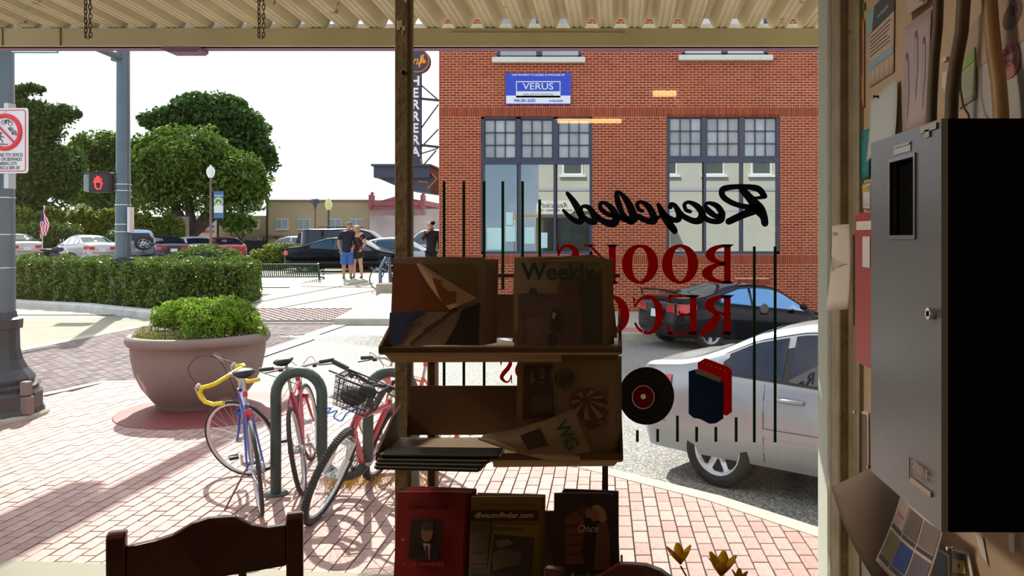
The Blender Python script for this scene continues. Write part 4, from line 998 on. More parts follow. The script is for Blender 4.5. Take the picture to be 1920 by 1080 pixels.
bush('round feathery light green bush rising behind the clipped hedge', 'bush', [(X_(388, 24), 24, 1.05, 1.35, .9, .62), (X_(350, 24), 24, .95, .9, .8, .5), (X_(420, 24), 24, .95, .9, .8, .5)], 16000, .05, M_leaf2)
bush('yellow-green shrub behind the left end of the bench', 'bush', [(X_(530, 33), 33, 1.2, .9, .7, .55), (X_(500, 33), 33, 1.0, .8, .6, .5), (X_(470, 34), 34, .8, .5, .5, .3)], 6000, .07, M_ivy)
# ivy covered wall
iv = thing('ivy_wall', 'long wall overgrown with yellow-green ivy behind the parked cars', 'wall')
IY = 48
MB().box((X_(185, IY), IY+.4, .6+1.3), (320*IY/F, .4, 2.6)).build('wall', mat('rough_wall', (.3, .25, .18), .9), iv)
n = 26000; u = RNG.random(n); px = 20+u*325; topz = 395+np.where(px > 215, 10, 0)+6*np.sin(px*.11)+4*np.sin(px*.31)+np.where(px > 325, (px-325)*.8, 0)
t_ = RNG.random(n)**.8; py = topz+(462-topz)*t_
pts = np.stack([(px-CX)*IY/F, IY+.1-.5*RNG.random(n)*(1-.4*t_), CH-(py-HY)*IY/F], 1)
leaves('ivy', pts, np.tile([0, -.7, .7], (n, 1)), .13, M_ivy, iv)
bush('dark clipped hedge behind the motorcycle and flag', 'hedge', [(X_(60+i*22, 45.5), 45.5, 1.55+.1*math.sin(i), 1.0, .8, 1.25) for i in range(4)], 9000, .08, M_hedge, name='hedge')
# clipped hedge in the plaza corner bed
def hedge_line(s):   # centre line of the hedge
    return [(-19.5, 24.6), (-16.3, 23.6), (-12.6, 21.9), (-9.6, 21.6), (-9.2, 21.7)]
hg = thing('hedge', 'long clipped glossy green hedge along the plaza kerb', 'hedge')
kp = [(-24, 25.4), (-17.2, 23.3), (-13.8, 20.9), (-11.4, 19.4), (-10.3, 19.1)]
n = 70000
def on_line(t, pts):
    L = [math.dist(a, b) for a, b in zip(pts, pts[1:])]; T = sum(L); s = t*T
    for i, l in enumerate(L):
        if s <= l or i == len(L)-1: q = min(1, s/l); return pts[i][0]+(pts[i+1][0]-pts[i][0])*q, pts[i][1]+(pts[i+1][1]-pts[i][1])*q
        s -= l
HF = [(-24, 27.0), (-16.1, 22.8), (-13.8, 21.8), (-10.9, 19.8), (-9.1, 20.3)]      # front face foot
HB = [(-24, 29.2), (-15.8, 25.0), (-13.3, 24.0), (-10.8, 22.6), (-9.6, 22.3)]     # back
fr = np.array([on_line(a, HF) for a in np.linspace(0, 1, 400)]); bk = np.array([on_line(a, HB) for a in np.linspace(0, 1, 400)])
ii = RNG.integers(0, 400, n); kind = RNG.random(n)
dpt = np.where(kind < .55, .12*RNG.random(n), RNG.random(n)); HZ = 1.17
zz = np.where(kind < .55, RNG.random(n)*HZ, HZ-.10*RNG.random(n))
xy = fr[ii]*(1-dpt[:, None])+bk[ii]*dpt[:, None]
lum = .09*np.sin(xy[:, 0]*5.1)*np.sin(zz*6+xy[:, 1]*3)+.05*np.sin(xy[:, 0]*11)
xy[:, 1] -= np.where(kind < .55, lum+.05, 0); zz = zz+np.where(kind < .55, 0, lum)
g0 = np.array([gz(a, b) for a, b in xy[::50]]); g0 = np.repeat(g0, 50)[:n]
endm = RNG.random(n) < .06; xy[endm] = np.array([-9.08, 20.25])+RNG.random((endm.sum(), 1))*np.array([-.52, 2.05])+RNG.normal(size=(endm.sum(), 2))*.04
zz[endm] = RNG.random(endm.sum())*HZ
pts = np.stack([xy[:, 0], xy[:, 1], zz+.02+.12], 1)
nr = np.where((kind < .55)[:, None], np.array([[.2, -1, .3]]), np.array([[0, -.2, 1]]))
leaves('foliage', pts, nr, .048, M_hedge, hg)
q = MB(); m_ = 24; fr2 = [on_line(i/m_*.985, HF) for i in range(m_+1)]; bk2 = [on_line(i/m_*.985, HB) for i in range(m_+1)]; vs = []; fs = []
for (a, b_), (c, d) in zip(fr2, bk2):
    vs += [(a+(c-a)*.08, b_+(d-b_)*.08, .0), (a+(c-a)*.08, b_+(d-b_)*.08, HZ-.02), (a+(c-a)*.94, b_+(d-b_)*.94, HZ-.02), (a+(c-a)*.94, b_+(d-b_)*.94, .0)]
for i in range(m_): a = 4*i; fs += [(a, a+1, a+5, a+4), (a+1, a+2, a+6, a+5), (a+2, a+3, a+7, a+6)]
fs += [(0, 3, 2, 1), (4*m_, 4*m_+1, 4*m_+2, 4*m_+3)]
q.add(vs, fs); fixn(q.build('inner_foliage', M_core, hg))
# low kerb wall of the bed
q = MB(); vs = []; fs = []; kw = [(-24, 26.5), (-16.2, 22.2), (-13.85, 21.2), (-10.7, 19.05), (-9.9, 18.95), (-9.2, 19.25), (-8.85, 19.9), (-9.3, 22.8)]
kin = offset(kw, -.28)
kin = [(x, y) for x, y in kin]
for (x, y), (a, b_) in zip(kw, kin): vs += [(x, y, -.2), (x, y, .14), (x*.8+a*.2, y*.8+b_*.2, .19), (a, b_, .19)]
for i in range(len(kw)-1):
    for j in range(3): a = 4*i+j; fs.append((a, a+4, a+5, a+1))
q.add(vs, fs); struct(fixn(q.build('kerb_bed', mat('kerb_grey', (.55, .53, .50), .8, var=.15, scale=4))))
q = MB(); q.prism(kin+[(-24, 28.5)], lambda x, y: (x, y, .12), lambda x, y: (x, y, -.1)); struct(fixn(q.build('planting_bed', mat('soil', (.06, .045, .03), .95))))
# ================================================================== POLES, SIGNS, SIGNALS
M_pole = mat('pole_grey_green', (.10, .14, .17), .42, var=.08, scale=3, metal=.1)
M_pole_d = mat('pole_base_dark', (.030, .036, .05), .42, var=.15, scale=5)
M_band = mat('steel_band', (.6, .62, .62), .3, metal=.8)
PX, PY_ = X_(-8, 8.7), 8.7
sp_ = thing('signal_pole', 'large grey signal pole with flared dark base at the left edge', 'pole', (PX, PY_, 0))
q = MB(); k = 8.7/F
prof = [(78, 0), (78, .05), (74, .10), (74, .26), (70, .28), (66, .30), (70, .34), (60, .37), (63, .42), (58, .46), (50, .52), (42, .62), (38, .74), (37, .95), (42, .96), (43, 1.06), (34, 1.08), (32, 1.14)]
q.lathe([(a*k, b) for a, b in prof], 16, smooth=False); q.build('base', M_pole_d, sp_)
q = MB(); q.lathe([(84*k, 0), (84*k, .03), (76*k, .05)], 20); q.build('footing', M_kerb, sp_)
q = MB(); q.lathe([(31*k, 1.1), (29.5*k, 3), (28*k, 6.6), (.001, 6.62)], 16); q.build('shaft', M_pole, sp_)
for i in range(20):
    t = 2*math.pi*i/20; q = MB(); q.sphere((66*k*math.cos(t), 66*k*math.sin(t), .335), .022, 8, 5); q.build('base_bead', M_pole_d, sp_)
for z in (1.62, 2.38, 1.98): MB().lathe([(31.2*k, z-.006), (31.4*k, z), (31.2*k, z+.006)], 16).build('steel_band', M_band, sp_)
MB().box((72*k, -.12, .33), (.08, .10, .15), bev=.01).box((74*k, -.12, .15), (.10, .10, .19), bev=.01).build('handhole_cover', mat('cover_brown', (.22, .16, .15), .5), sp_)
MB().box((14*k, -.235, .86), (.21, .03, .155), bev=.008).build('amber_plate', mat('amber_plate', (.42, .26, .05), .5), sp_)
MB().box((24*k, -.17, 2.06), (.035, .02, .05)).build('sticker', mat('blue_sticker', (.15, .4, .7), .4), sp_)
# mast arm out over the road, with horizontal signal heads
q = MB(); q.tube([(0, 0, 5.9), (0, .6, 6.05), (.03, 4, 6.15), (.05, 9.0, 6.2)], [.17, .16, .14, .10], 10); q.build('mast_arm', M_pole, sp_)
sg = thing('traffic_signal', 'traffic signal head hanging from the mast arm above the view, casting the blocky shadow', 'traffic light', (PX+.02, 11.1, 5.45), R(90))
MB().box((0, 0, 0), (1.25, .30, .42), bev=.06).box((0, 0, .35), (.08, .08, .75)).build('housing', mat('signal_violet_black', (.10, .07, .13), .5), sg)
q = MB()
for i in (-1, 0, 1): q.lathe([(.09, 0), (.095, .10), (.085, .10), (.08, 0)], 14, (i*.36, -.15, 0), Matrix.Rotation(R(90), 4, 'X'))
q.build('visor', M_dark, sg)
ssn = thing('street_name_sign', 'green street name sign whose lower edge shows under the awning', 'sign', P(66, 77, 8.55))
q = MB(); q.box((0, 0, 0), (88*8.55/F, .02, .26), bev=.008); q.build('blade', mat('sign_green', (.0, .30, .22), .4), ssn)
q = MB(); q.box((0, -.013, -.115), (84*8.55/F, .004, .012)); q.build('border', M_white, ssn)
q = MB(); q.cyl((-.42, .06, .08), (-.25, .0, .08), .02, 8); q.build('bracket', M_pole, ssn)
# no-cycling sign on the pole
nb = thing('prohibition_sign', 'white square sign with red ring and slash, cut off at left', 'sign', P(10, 264, 8.42), R(-4))
k2 = 8.42/F
def rrect(w, h, r, n=5):
    o = []
    for cx_, cy_, a0 in ((w/2-r, h/2-r, 0), (-w/2+r, h/2-r, 90), (-w/2+r, -h/2+r, 180), (w/2-r, -h/2+r, 270)):
        for i in range(n+1): t = R(a0+90*i/n); o.append((cx_+r*math.cos(t), cy_+r*math.sin(t)))
    return o
w_, h_ = 90*k2, 122*k2
M_sw = mat('sign_face_white', (.78, .76, .80), .35); M_sr = mat('sign_red', (.70, .02, .05), .35); M_sb = mat('sign_black', (.03, .03, .06), .4)
q = MB(); q.prism(rrect(w_, h_, .035), lambda x, z: (x, -.006, z), lambda x, z: (x, .006, z)); fixn(q.build('plate', M_sw, nb))
q = MB(); q.tube([(x, -.008, z) for x, z in rrect(w_-.045, h_-.045, .025)], .0045, 5, closed=True); q.build('border', M_sr, nb)
rc = (0, (264-248)*k2)
q = MB(); q.torus((rc[0], -.008, rc[1]), 31*k2, 4.3*k2, 40, 8, Matrix.Rotation(R(90), 4, 'X') @ Matrix.Diagonal((1, 1, .15, 1)))
q.build('ring', M_sr, nb)
q = MB(); a = 29*k2*.707; q.tube([(rc[0]-a, -.012, rc[1]+a), (rc[0]+a, -.012, rc[1]-a)], 4*k2, 6, flat=.3); q.build('slash', M_sr, nb)
def stick(nm, parts, r=.0035):
    q = MB()
    for p in parts:
        if isinstance(p, tuple): q.torus(((p[0]-10)*k2, -.009, (264-p[1])*k2), p[2]*k2, r*.8, 16, 5, Matrix.Rotation(R(90), 4, 'X'))
        else: q.tube([((x-10)*k2, -.009, (264-y)*k2) for x, y in p], r, 5)
    q.build(nm, M_sb, nb)
stick('bicycle_pictogram', [(8, 229.5, 4.2), (21, 231.5, 4.2), [(8, 229.5), (13, 226), (18, 227), (21, 231)], [(13, 226), (14, 231), (8, 229.5)], [(18, 227), (17, 224)], [(12, 225), (15, 225)]])
stick('skate_pictogram', [[(17, 240), (22, 243), (27, 244), (33, 248)], [(18, 242), (23, 247), (30, 249)], [(20, 239), (26, 241)], (26, 251, 1.5), (32, 252, 1.5)], .005)
stick('skater_pictogram', [[(2, 253), (1, 260), (-3, 265)], [(1, 260), (5, 264), (6, 268)], [(-6, 256), (2, 255), (8, 258)], (2, 250, 1.6), [(-4, 270), (16, 271)]], .005)
for i, tx in enumerate(('BICYCLES AND TOY DEVICES', 'PROHIBITED ON SIDEWALKS', 'OR PARKING LOTS', 'ORDINANCE # 2004-187')):
    text_obj('lettering', tx, M_sb, MT(((46, 44, 34, 40)[i]*k2-10*k2, -.009, (264-(291+8*i))*k2)), .052, nb, .0006, align='RIGHT', sx=.62)
q = MB(); q.cyl((0, -.01, .31), (0, -.013, .31), .012, 8).box((.0, .06, -.05), (.05, .10, .9)); q.build('mount', M_band, nb)
# pole across the road with the pedestrian signal
QY = 21.5; qx = X_(231, QY)
p2 = thing('signal_pole', 'slimmer grey-green pole rising out of the clipped hedge', 'pole', (qx, QY, 0)); k = QY/F
q = MB(); q.lathe([(21*k, 0), (21*k, .9), (15.5*k, 1.0), (15.5*k, 1.28), (18*k, 1.30), (18*k, 1.38), (14*k, 1.42)], 12, smooth=False); q.build('base', M_pole_d, p2)
q = MB(); q.lathe([(13.5*k, 1.4), (12*k, 4), (11*k, 7.3), (.001, 7.32)], 12, smooth=False); q.build('shaft', M_pole, p2)
for z in (3.37, 3.2, 2.82, 2.3, 2.1): MB().lathe([(14*k, z-.012), (14.2*k, z), (14*k, z+.012)], 12).build('steel_band', M_band, p2)
MB().box((16*k, -.05, 2.42), (.07, .2, .68)).build('push_button_plate', M_band, p2)
MB().box((-13*k, 0, 6.75), (.18, .2, .14)).build('arm_socket', M_pole, p2)
MB().tube([(0, 0, 6.75), (-.1, -.8, 6.8), (-.15, -4.5, 6.9)], [.1, .09, .06], 8).build('mast_arm', M_pole, p2)
pd = thing('pedestrian_signal', 'pedestrian signal showing a red hand beside the grey-green pole', 'pedestrian signal', P(184, 342, QY-.1))
q = MB(); q.box((.10, 0, 0), (42*k, .22, 38*k), bev=.03); q.box((0, 0, 19*k), (50*k, .24, .03)); q.build('housing', mat('signal_dark', (.02, .017, .018), .5), pd)
q = MB(); q.box((-20*k, .05, -.01), (14*k, .16, 34*k), bev=.03); q.build('grey_housing', mat('signal_grey', (.22, .28, .30), .5), pd)
q = MB(); q.box((.10, -.115, 0), (36*k, .01, 31*k)); q.build('screen', mat('signal_screen', (.03, .008, .008), .3), pd)
hand = MB()
for pts in ([(177, 352), (176, 344), (174, 340)], [(177, 344), (176, 334)], [(180, 343), (180, 330)], [(183, 343), (184, 331)], [(186, 344), (188, 335)], [(187, 350), (190, 343)], [(177, 352), (180, 356), (186, 355), (188, 349)]):
    hand.tube([((x-182)*k+.08, -.125, (342-y)*k*.95) for x, y in pts], .017, 5)
hand.build('red_hand', mat('led_red', (.8, .02, .02), .4, emit=((1, .05, .05), 1.6)), pd)
MB().cyl((.35, .05, .15), (.62, .1, .15), .02, 8).cyl((.35, .05, -.15), (.62, .1, -.15), .02, 8).build('bracket', M_pole_d, pd)
# street lamps
def lamp(label, px, top, Y, kind, base=500):
    x = X_(px, Y); z0 = .55; zt = Z_(top, Y)
    t = thing('street_lamp', label, 'street lamp', (x, Y, z0)); H = zt-z0; k = Y/F
    q = MB(); q.lathe([(.13, 0), (.13, .5), (.08, .6), (.055, .8), (.045, H-.55), (.07, H-.5)], 10); q.build('post', mat('lamp_post_'+kind, (.16, .10, .10) if kind != 'green' else (.02, .06, .06), .5), t)
    if kind == 'flat':
        q = MB(); q.lathe([(.06, H-.5), (.10, H-.3), (.26, H-.22), (.26, H-.1), (.12, H), (.001, H)], 12); q.build('lantern', M_frame, t)
    else:
        q = MB(); q.lathe([(.09, H-.58), (.17, H-.42), (.19, H-.25), (.12, H-.10), (.05, H-.06), (.05, H), (.001, H+.03)], 14); q.build('globe', mat('lamp_globe_'+kind, (.75, .78, .76) if kind != 'green' else (.7, .7, .3), .25), t)
    return t
L1 = lamp('street lamp with round globe and banner before the big oak', 395, 310, 37, 'globe')
bn = thing('street_banner', 'blue street banner with a round picture beside the lamp post', 'banner', P(410, 384, 37)); k = 37/F
MB().box((0, 0, 0), (18*k, .02, 50*k)).build('cloth', mat('banner_blue', (.04, .14, .32), .6), bn)
MB().box((0, -.015, -8*k), (17*k, .01, 14*k)).build('lower_panel', mat('banner_pale', (.62, .68, .68), .6), bn)
q = MB(); q.lathe([(.001, 0), (8.5*k, 0)], 20, (0, -.016, 6*k), Matrix.Rotation(R(90), 4, 'X')); q.build('round_picture', mat('banner_green', (.45, .55, .25), .6), bn)
MB().tube([(-5*k, -.02, 3*k), (-2*k, -.02, 9*k), (3*k, -.02, 8*k), (5*k, -.02, 3*k)], .03, 5).build('picture_figure', M_frame, bn)
text_obj('lettering', 'MUSEUM', M_white, MT((0, -.015, 17*k)), .11, bn, .003)
MB().cyl((-12*k, 0, 25*k), (9*k, 0, 25*k), .015, 6).cyl((-12*k, 0, -25*k), (9*k, 0, -25*k), .015, 6).build('arm', M_pole_d, bn)
lamp('brown street lamp with a flat lantern before the tan building', 591, 372, 40, 'flat')
lamp('dark green street lamp with a yellowish globe, right of two', 616, 372, 40, 'green')
# flag on its pole, motorcycle
fl = thing('flag', 'drooping striped flag on a thin pole left of the silver saloon', 'flag', (X_(77, 40), 40, .55)); k = 40/F
q = MB(); q.cyl((0, 0, 0), (.16, 0, Z_(388, 40)-.55), .022, 8); q.sphere((.16, 0, Z_(388, 40)-.53), .05, 8, 6); q.build('flagpole', mat('flagpole', (.6, .6, .6), .4), fl)
fm = [mat('flag_red', (.60, .02, .06), .7), mat('flag_white', (.8, .78, .8), .7), mat('flag_blue', (.04, .05, .20), .7)]
q = MB(); q.smooth = True; nu, nv = 13, 18; vs = []
for j in range(nv+1):
    for i in range(nu+1):
        t = j/nv; s = i/nu; yy = 395+t*52
        x0_ = 81-4*t; wd = 4+10*min(1, t*1.6); vs.append(((x0_+wd*s*(1-.35*max(0, t-.6)/.4)-77)*k, -.05-.10*math.sin(s*9+t*3), Z_(yy-6*s*t, 40)-.55))
fs = []
for j in range(nv):
    for i in range(nu):
        a = j*(nu+1)+i; blue = j < 7 and i >= 0 and (i+j*.6) < 9
        q.cur = 2 if blue else (i+j//5) % 2; q.add([], []); q.f.append((a, a+1, a+nu+2, a+nu+1)); q.mi.append(q.cur); q.sm.append(True)
q.v = vs; q.build('cloth', fm, fl)
mc = thing('motorcycle', 'dark motorcycle parked beside the flag behind the hedge', 'motorcycle', (X_(103, 40), 40, .60), R(25)); k = 40/F
for x in (-.65, .65):
    q = MB(); q.torus((x, 0, .3), .26, .06, 24, 8, Matrix.Rotation(R(90), 4, 'X')); q.lathe([(.001, 0), (.18, 0)], 16, (x, 0, .3), Matrix.Rotation(R(90), 4, 'X')); q.build('wheel', M_tyre, mc)
q = MB(); q.sphere((.12, 0, .75), .2, 14, 8, (1.3, .7, .7)); q.sphere((.0, 0, .45), .22, 12, 8, (1.2, .8, .8)); q.build('tank', mat('tank_violet', (.03, .025, .07), .25), mc)
q = MB(); q.sphere((-.35, 0, .72), .2, 12, 8, (1.5, .8, .35)); q.build('seat', M_trimb, mc)
q = MB(); q.tube([(.65, .06, .3), (.42, .06, .85), (.38, .06, .95)], .025, 6); q.tube([(.65, -.06, .3), (.42, -.06, .85), (.38, -.06, .95)], .025, 6); q.tube([(.2, -.4, 1.0), (.38, -.15, .98), (.38, .15, .98), (.2, .4, 1.0)], .018, 6); q.build('handlebar', M_chrome, mc)
for s in (-1, 1):
    q = MB(); q.cyl((.3, s*.3, 1.0), (.3, s*.36, 1.18), .01, 5); q.sphere((.3, s*.37, 1.2), .06, 8, 6, (.4, 1.3, 1)); q.build('mirror', M_chrome, mc)
q = MB(); q.box((-.75, 0, .62), (.08, .22, .1)); q.build('tail_lamp', M_red, mc)
q = MB(); q.tube([(-.9, -.15, .25), (0, -.18, .3), (.3, -.15, .35)], .05, 8); q.build('exhaust', M_chrome, mc)

# ================================================================== FAR BUILDINGS
FBY = 62; kf = FBY/F
M_tan = mat('tan_render', (.42, .33, .19), .85, var=.10, scale=.5); M_pink = mat('old_plaster', (.48, .40, .36), .85, var=.22, scale=.7); M_mar = mat('maroon_brick', (.30, .09, .10), .8, var=.15, scale=2)
M_wfr = mat('white_frame', (.65, .66, .64), .5); M_fgl = mat('far_glass', (.28, .33, .34), .2, var=.1, scale=.6)
def fbox(b, xa, xb, ya, yb, dy=0, dep=8): b.box(((X_(xa, FBY)+X_(xb, FBY))/2, FBY+dy+dep/2, (Z_(ya, FBY)+Z_(yb, FBY))/2), ((xb-xa)*kf, dep, abs(yb-ya)*kf)); return b
def fwin(par, xa, xb, ya, yb, m=None):
    q = MB(); fbox(q, xa, xb, ya, yb, -.12, .15); w = q.build('window', M_wfr, par)
    h = (xb-xa)
    for s in (0, 1):
        q = MB(); fbox(q, xa+1+s*h/2, xa+h/2-1+s*h/2+.4, ya+1.2, yb-1.2, -.15, .05); q.build('pane', m or M_fgl, w)
    q = MB(); fbox(q, xa-1, xb+1, yb, yb+1.4, -.2, .2); q.build('window_sill', M_wfr, w)
tb_ = thing('tan_building', 'long tan two-storey building behind the parked cars', 'building')
fbox(MB(), 500, 695, 377, 500).build('wall', M_tan, tb_); fbox(MB(), 498, 696, 374.5, 377.5, -.15).build('coping', mat('coping', (.2, .17, .12), .8), tb_)
for a in (518, 559, 618, 657): fwin(tb_, a, a+23, 410, 430)
fbox(MB(), 500.5, 502.5, 377, 455, -.15, .2).build('downpipe', M_trimb, tb_)
fbox(MB(), 516, 519, 444, 447, -.1, .2).build('lamp_box', M_trimb, tb_)
text_obj('lettering', 'DOWGLASS  CATHOLIC', M_sb, MT(P(552, 445, FBY-.1)), .42, tb_, .02, sx=1.0)
tb2 = thing('tan_building', 'tan shop building with dark awning under the big tree', 'building')
fbox(MB(), 400, 500, 404, 500, .6).build('wall', M_tan, tb2)
fwin(tb2, 472, 486, 413, 428); fwin(tb2, 424, 438, 413, 428)
q = MB(); fbox(q, 408, 499, 452, 472, -.9, 1.5); q.build('awning', mat('awning_navy', (.012, .015, .03), .7), tb2)
q = MB(); fbox(q, 406, 496, 444, 452, -.7, .6); q.build('sign_board', mat('fascia_dark', (.06, .06, .06), .7), tb2)
text_obj('lettering', 'PEOPLES JEWELERS', mat('letter_pale', (.5, .48, .4), .6), MT(P(455, 448, FBY-.75)), .36, tb2, .02, sx=1.0)
q = MB(); fbox(q, 460, 464, 464, 472, -1.0, .1); q.build('notice', M_wfr, tb2)
pk = thing('plaster_building', 'weathered pink-grey building with maroon cornice, behind the post', 'building')
fbox(MB(), 695, 830, 392, 500, -.3).build('wall', M_pink, pk)
fbox(MB(), 695, 798, 376, 386, -.6).build('cornice', M_mar, pk); fbox(MB(), 699, 794, 386, 393, -.5).build('cornice', M_mar, pk)
q = MB(); q.prism([(715, 376), (745, 367), (790, 376)], lambda x, y: P(x, y, FBY-.6), lambda x, y: P(x, y, FBY-.2)); fixn(q.build('gable', M_mar, pk))
for a in (696, 792): fbox(MB(), a, a+5, 366, 392, -.7, 1).build('pilaster', M_mar, pk); MB().sphere(P(a+2, 363, FBY), .14, 8, 6).build('finial', M_mar, pk)
for a, b_ in ((705, 714), (730, 739), (778, 786)): fwin(pk, a, b_, 402, 434, mat('far_glass_blue', (.30, .42, .46), .3))
q = MB(); fbox(q, 695, 800, 396, 404, -.32, .1); q.build('worn_brick_band', mat('worn_brick', (.38, .22, .2), .85, var=.3, scale=2), pk)
mu = thing('mural_wall', 'cream wall with a blue and red striped mural under the oak', 'mural', P(382, 430, 58)); k = 58/F
MB().box((0, .2, 0), (40*k, .3, 52*k)).build('wall', mat('mural_cream', (.62, .55, .45), .8), mu)
mb_, mr_ = mat('mural_blue', (.02, .12, .50), .6), mat('mural_red', (.65, .09, .03), .6)
for s in (-1, 1):
    MB().tube([(s*5*k, 0, 25*k), (s*5*k, 0, 12*k), (s*7*k, 0, 7*k), (s*11*k, 0, 5.5*k), (s*19*k, 0, 5.5*k)], 1.8*k, 6).build('blue_stripe', mb_, mu)
MB().box((0, 0, 10*k), (4*k, .06, 30*k)).box((0, 0, -4*k), (39*k, .06, 3.4*k)).build('red_stripe', mr_, mu)
# house shape glimpsed left behind the trees
hs = thing('pale_building', 'pale gabled building glimpsed between the trees at left', 'building', P(165, 400, 75)); k = 75/F
q = MB(); q.prism([(-25, -82), (25, -82), (25, 22), (0, 45), (-25, 30)], lambda x, z: (x*k, 0, z*k), lambda x, z: (x*k, 6, z*k)); fixn(q.build('wall', mat('pale_wall', (.4, .36, .30), .85), hs))

# ================================================================== PLANTER
M_pot = mat('planter_clay', (.235, .165, .145), .62, var=.07, scale=2.5, bump=.12, bscale=60, spots=((.52, .40, .37), 3.4, .68))
py_ = 9.35; pxx = X_(375, py_)
pt = thing('planter', 'big round clay-coloured planter filled with green herbs', 'planter', (pxx, py_, 0)); kk = py_/F
q = MB(); zc_ = lambda y: CH-(y-HY)*kk
pr = [(.44, .0), (.46, .05), (.50, .10), (.60, .24), (.67, .40), (.705, .58), (.715, .72), (.745, .73), (.765, .77), (.765, .80), (.745, .835), (.70, .84), (.675, .82), (.67, .74), (.001, .74)]
q.lathe(pr, 56); q.build('bowl', M_pot, pt)
q = MB(); q.lathe([(.001, .755), (.67, .755)], 32); q.build('soil', MATS['soil'], pt)
bl = []
for i in range(38):
    a = RNG.random()*2*math.pi; r = .52*RNG.random()**.5; bl.append((r*math.cos(a)+.05, r*math.sin(a), .86+.24*(1-(r/.6)**2)+.10*RNG.random(), .12, .12, .12))
bl += [(.38, .0, 1.0, .24, .2, .20), (-.25, 0, 1.02, .2, .2, .16), (.62, -.1, .98, .12, .12, .10), (.66, 0, .86, .12, .12, .12), (.0, .1, 1.12, .16, .16, .10),  (.55, -.05, .90, .14, .14, .12), (-.05, .1, 1.02, .24, .24, .17), (.15, -.1, 1.0, .25, .2, .17)]
pts, nr = clump_pts(bl, 15000); leaves('herb_leaves', pts, nr, .028, M_herb, pt, aspect=.36)
bl = [(-.45+.09*i, -.45-.012*i*(3-i) if False else -.42, .82, .09, .12, .07) for i in range(6)]+[(-.58, -.1, .84, .08, .2, .08)]
pts, nr = clump_pts(bl, 2500); leaves('low_leaves', pts, nr, .02, M_dry, pt, aspect=.25)
q = MB(); 
for i in range(40):
    a = RNG.random()*6.28; r = .5*RNG.random()**.5; q.tube([(r*math.cos(a), r*math.sin(a), .75), (r*1.05*math.cos(a), r*1.05*math.sin(a), .95)], .004, 4, caps=False)
q.build('stems', M_leaf2, pt)
q = MB(); q.lathe([(DISC[2], -.02), (DISC[2], .006), (DISC[2]-.01, .009), (.001, .009)], 64, (-4.42, 9.08, 0)); struct(q.build('planter_shadow_disc', mat('shadow_maroon', (.20, .04, .038), .55, var=.12, scale=5)))  # maroon disc: the planter's cast shadow put into colour
# ================================================================== BICYCLE RACK AND BICYCLES
M_rack = mat('rack_green_black', (.035, .055, .05), .35, var=.2, scale=6)
rk = thing('bicycle_rack', 'dark green serpentine tube rack holding the bicycles', 'bicycle rack', (-2.13, 6.07, 0))
q = MB(); pts = []; r_ = .175; top_ = .97-.04
def arc(cx_, cz, r, a0, a1, n=12): return [(cx_+r*math.cos(R(a0+(a1-a0)*i/n)), 0, cz+r*math.sin(R(a0+(a1-a0)*i/n))) for i in range(n+1)]
pts = [(-.35, 0, -.02), (-.35, 0, .3)]+arc(-.175, top_-r_, r_, 180, 0)+arc(.175, .14+r_, r_, 180, 360)+arc(.525, top_-r_, r_, 180, 0)+[(.70, 0, -.02)]
q.tube(pts, .040, 14); q.build('tube', M_rack, rk)
for x in (-.35, .70): MB().lathe([(.001, .012), (.085, .012), (.09, .0)], 20, (x, 0, .002)).build('foot_plate', M_rack, rk)
M_tyre2 = mat('bike_tyre', (.02, .02, .022), .7); M_spoke = mat('spoke', (.65, .65, .68), .3, metal=.9); M_rim = mat('bike_rim', (.55, .55, .56), .3, metal=.8)
M_grip = mat('grip_black', (.02, .02, .025), .6); M_steel = mat('bike_steel', (.5, .5, .52), .3, metal=.9)
def wheel(par, c, R_, tw, rim_m, tyre_m, M=None, treads=False):
    w = MB(); RX = Matrix.Rotation(R(90), 4, 'X'); w.torus((0, 0, 0), R_-tw, tw, 48, 10, RX)
    if treads:
        for i in range(90):
            t = 2*math.pi*i/90; w.box((math.cos(t)*(R_-.001), 0, math.sin(t)*(R_-.001)), (.006, tw*1.5, .011), M=Matrix.Rotation(-t, 4, 'Y'))
    o = w.build('wheel', tyre_m, par); o.location = c
    if M is not None: o.rotation_euler = M
    r_ = MB(); Rr = R_-2*tw+.004
    r_.lathe([(Rr, -.011), (Rr-.016, -.009), (Rr-.02, 0), (Rr-.016, .009), (Rr, .011), (Rr+.004, 0), (Rr, -.011)], 48, M=RX); r_.build('rim', rim_m, o)
    s = MB()
    for i in range(28):
        t = 2*math.pi*i/28; sgn = 1 if i % 2 else -1; a = t+(.55 if (i//2) % 2 else -.55)
        s.cyl((.022*math.cos(a), sgn*.028, .022*math.sin(a)), ((Rr-.02)*math.cos(t), 0, (Rr-.02)*math.sin(t)), .0011, 4, False)
    s.build('spokes', M_spoke, o)
    h = MB(); h.tube([(0, -.05, 0), (0, -.032, 0), (0, -.03, 0), (0, .03, 0), (0, .032, 0), (0, .05, 0)], [.008, .01, .024, .024, .01, .008], 10); h.build('hub', M_steel, o)
    return o
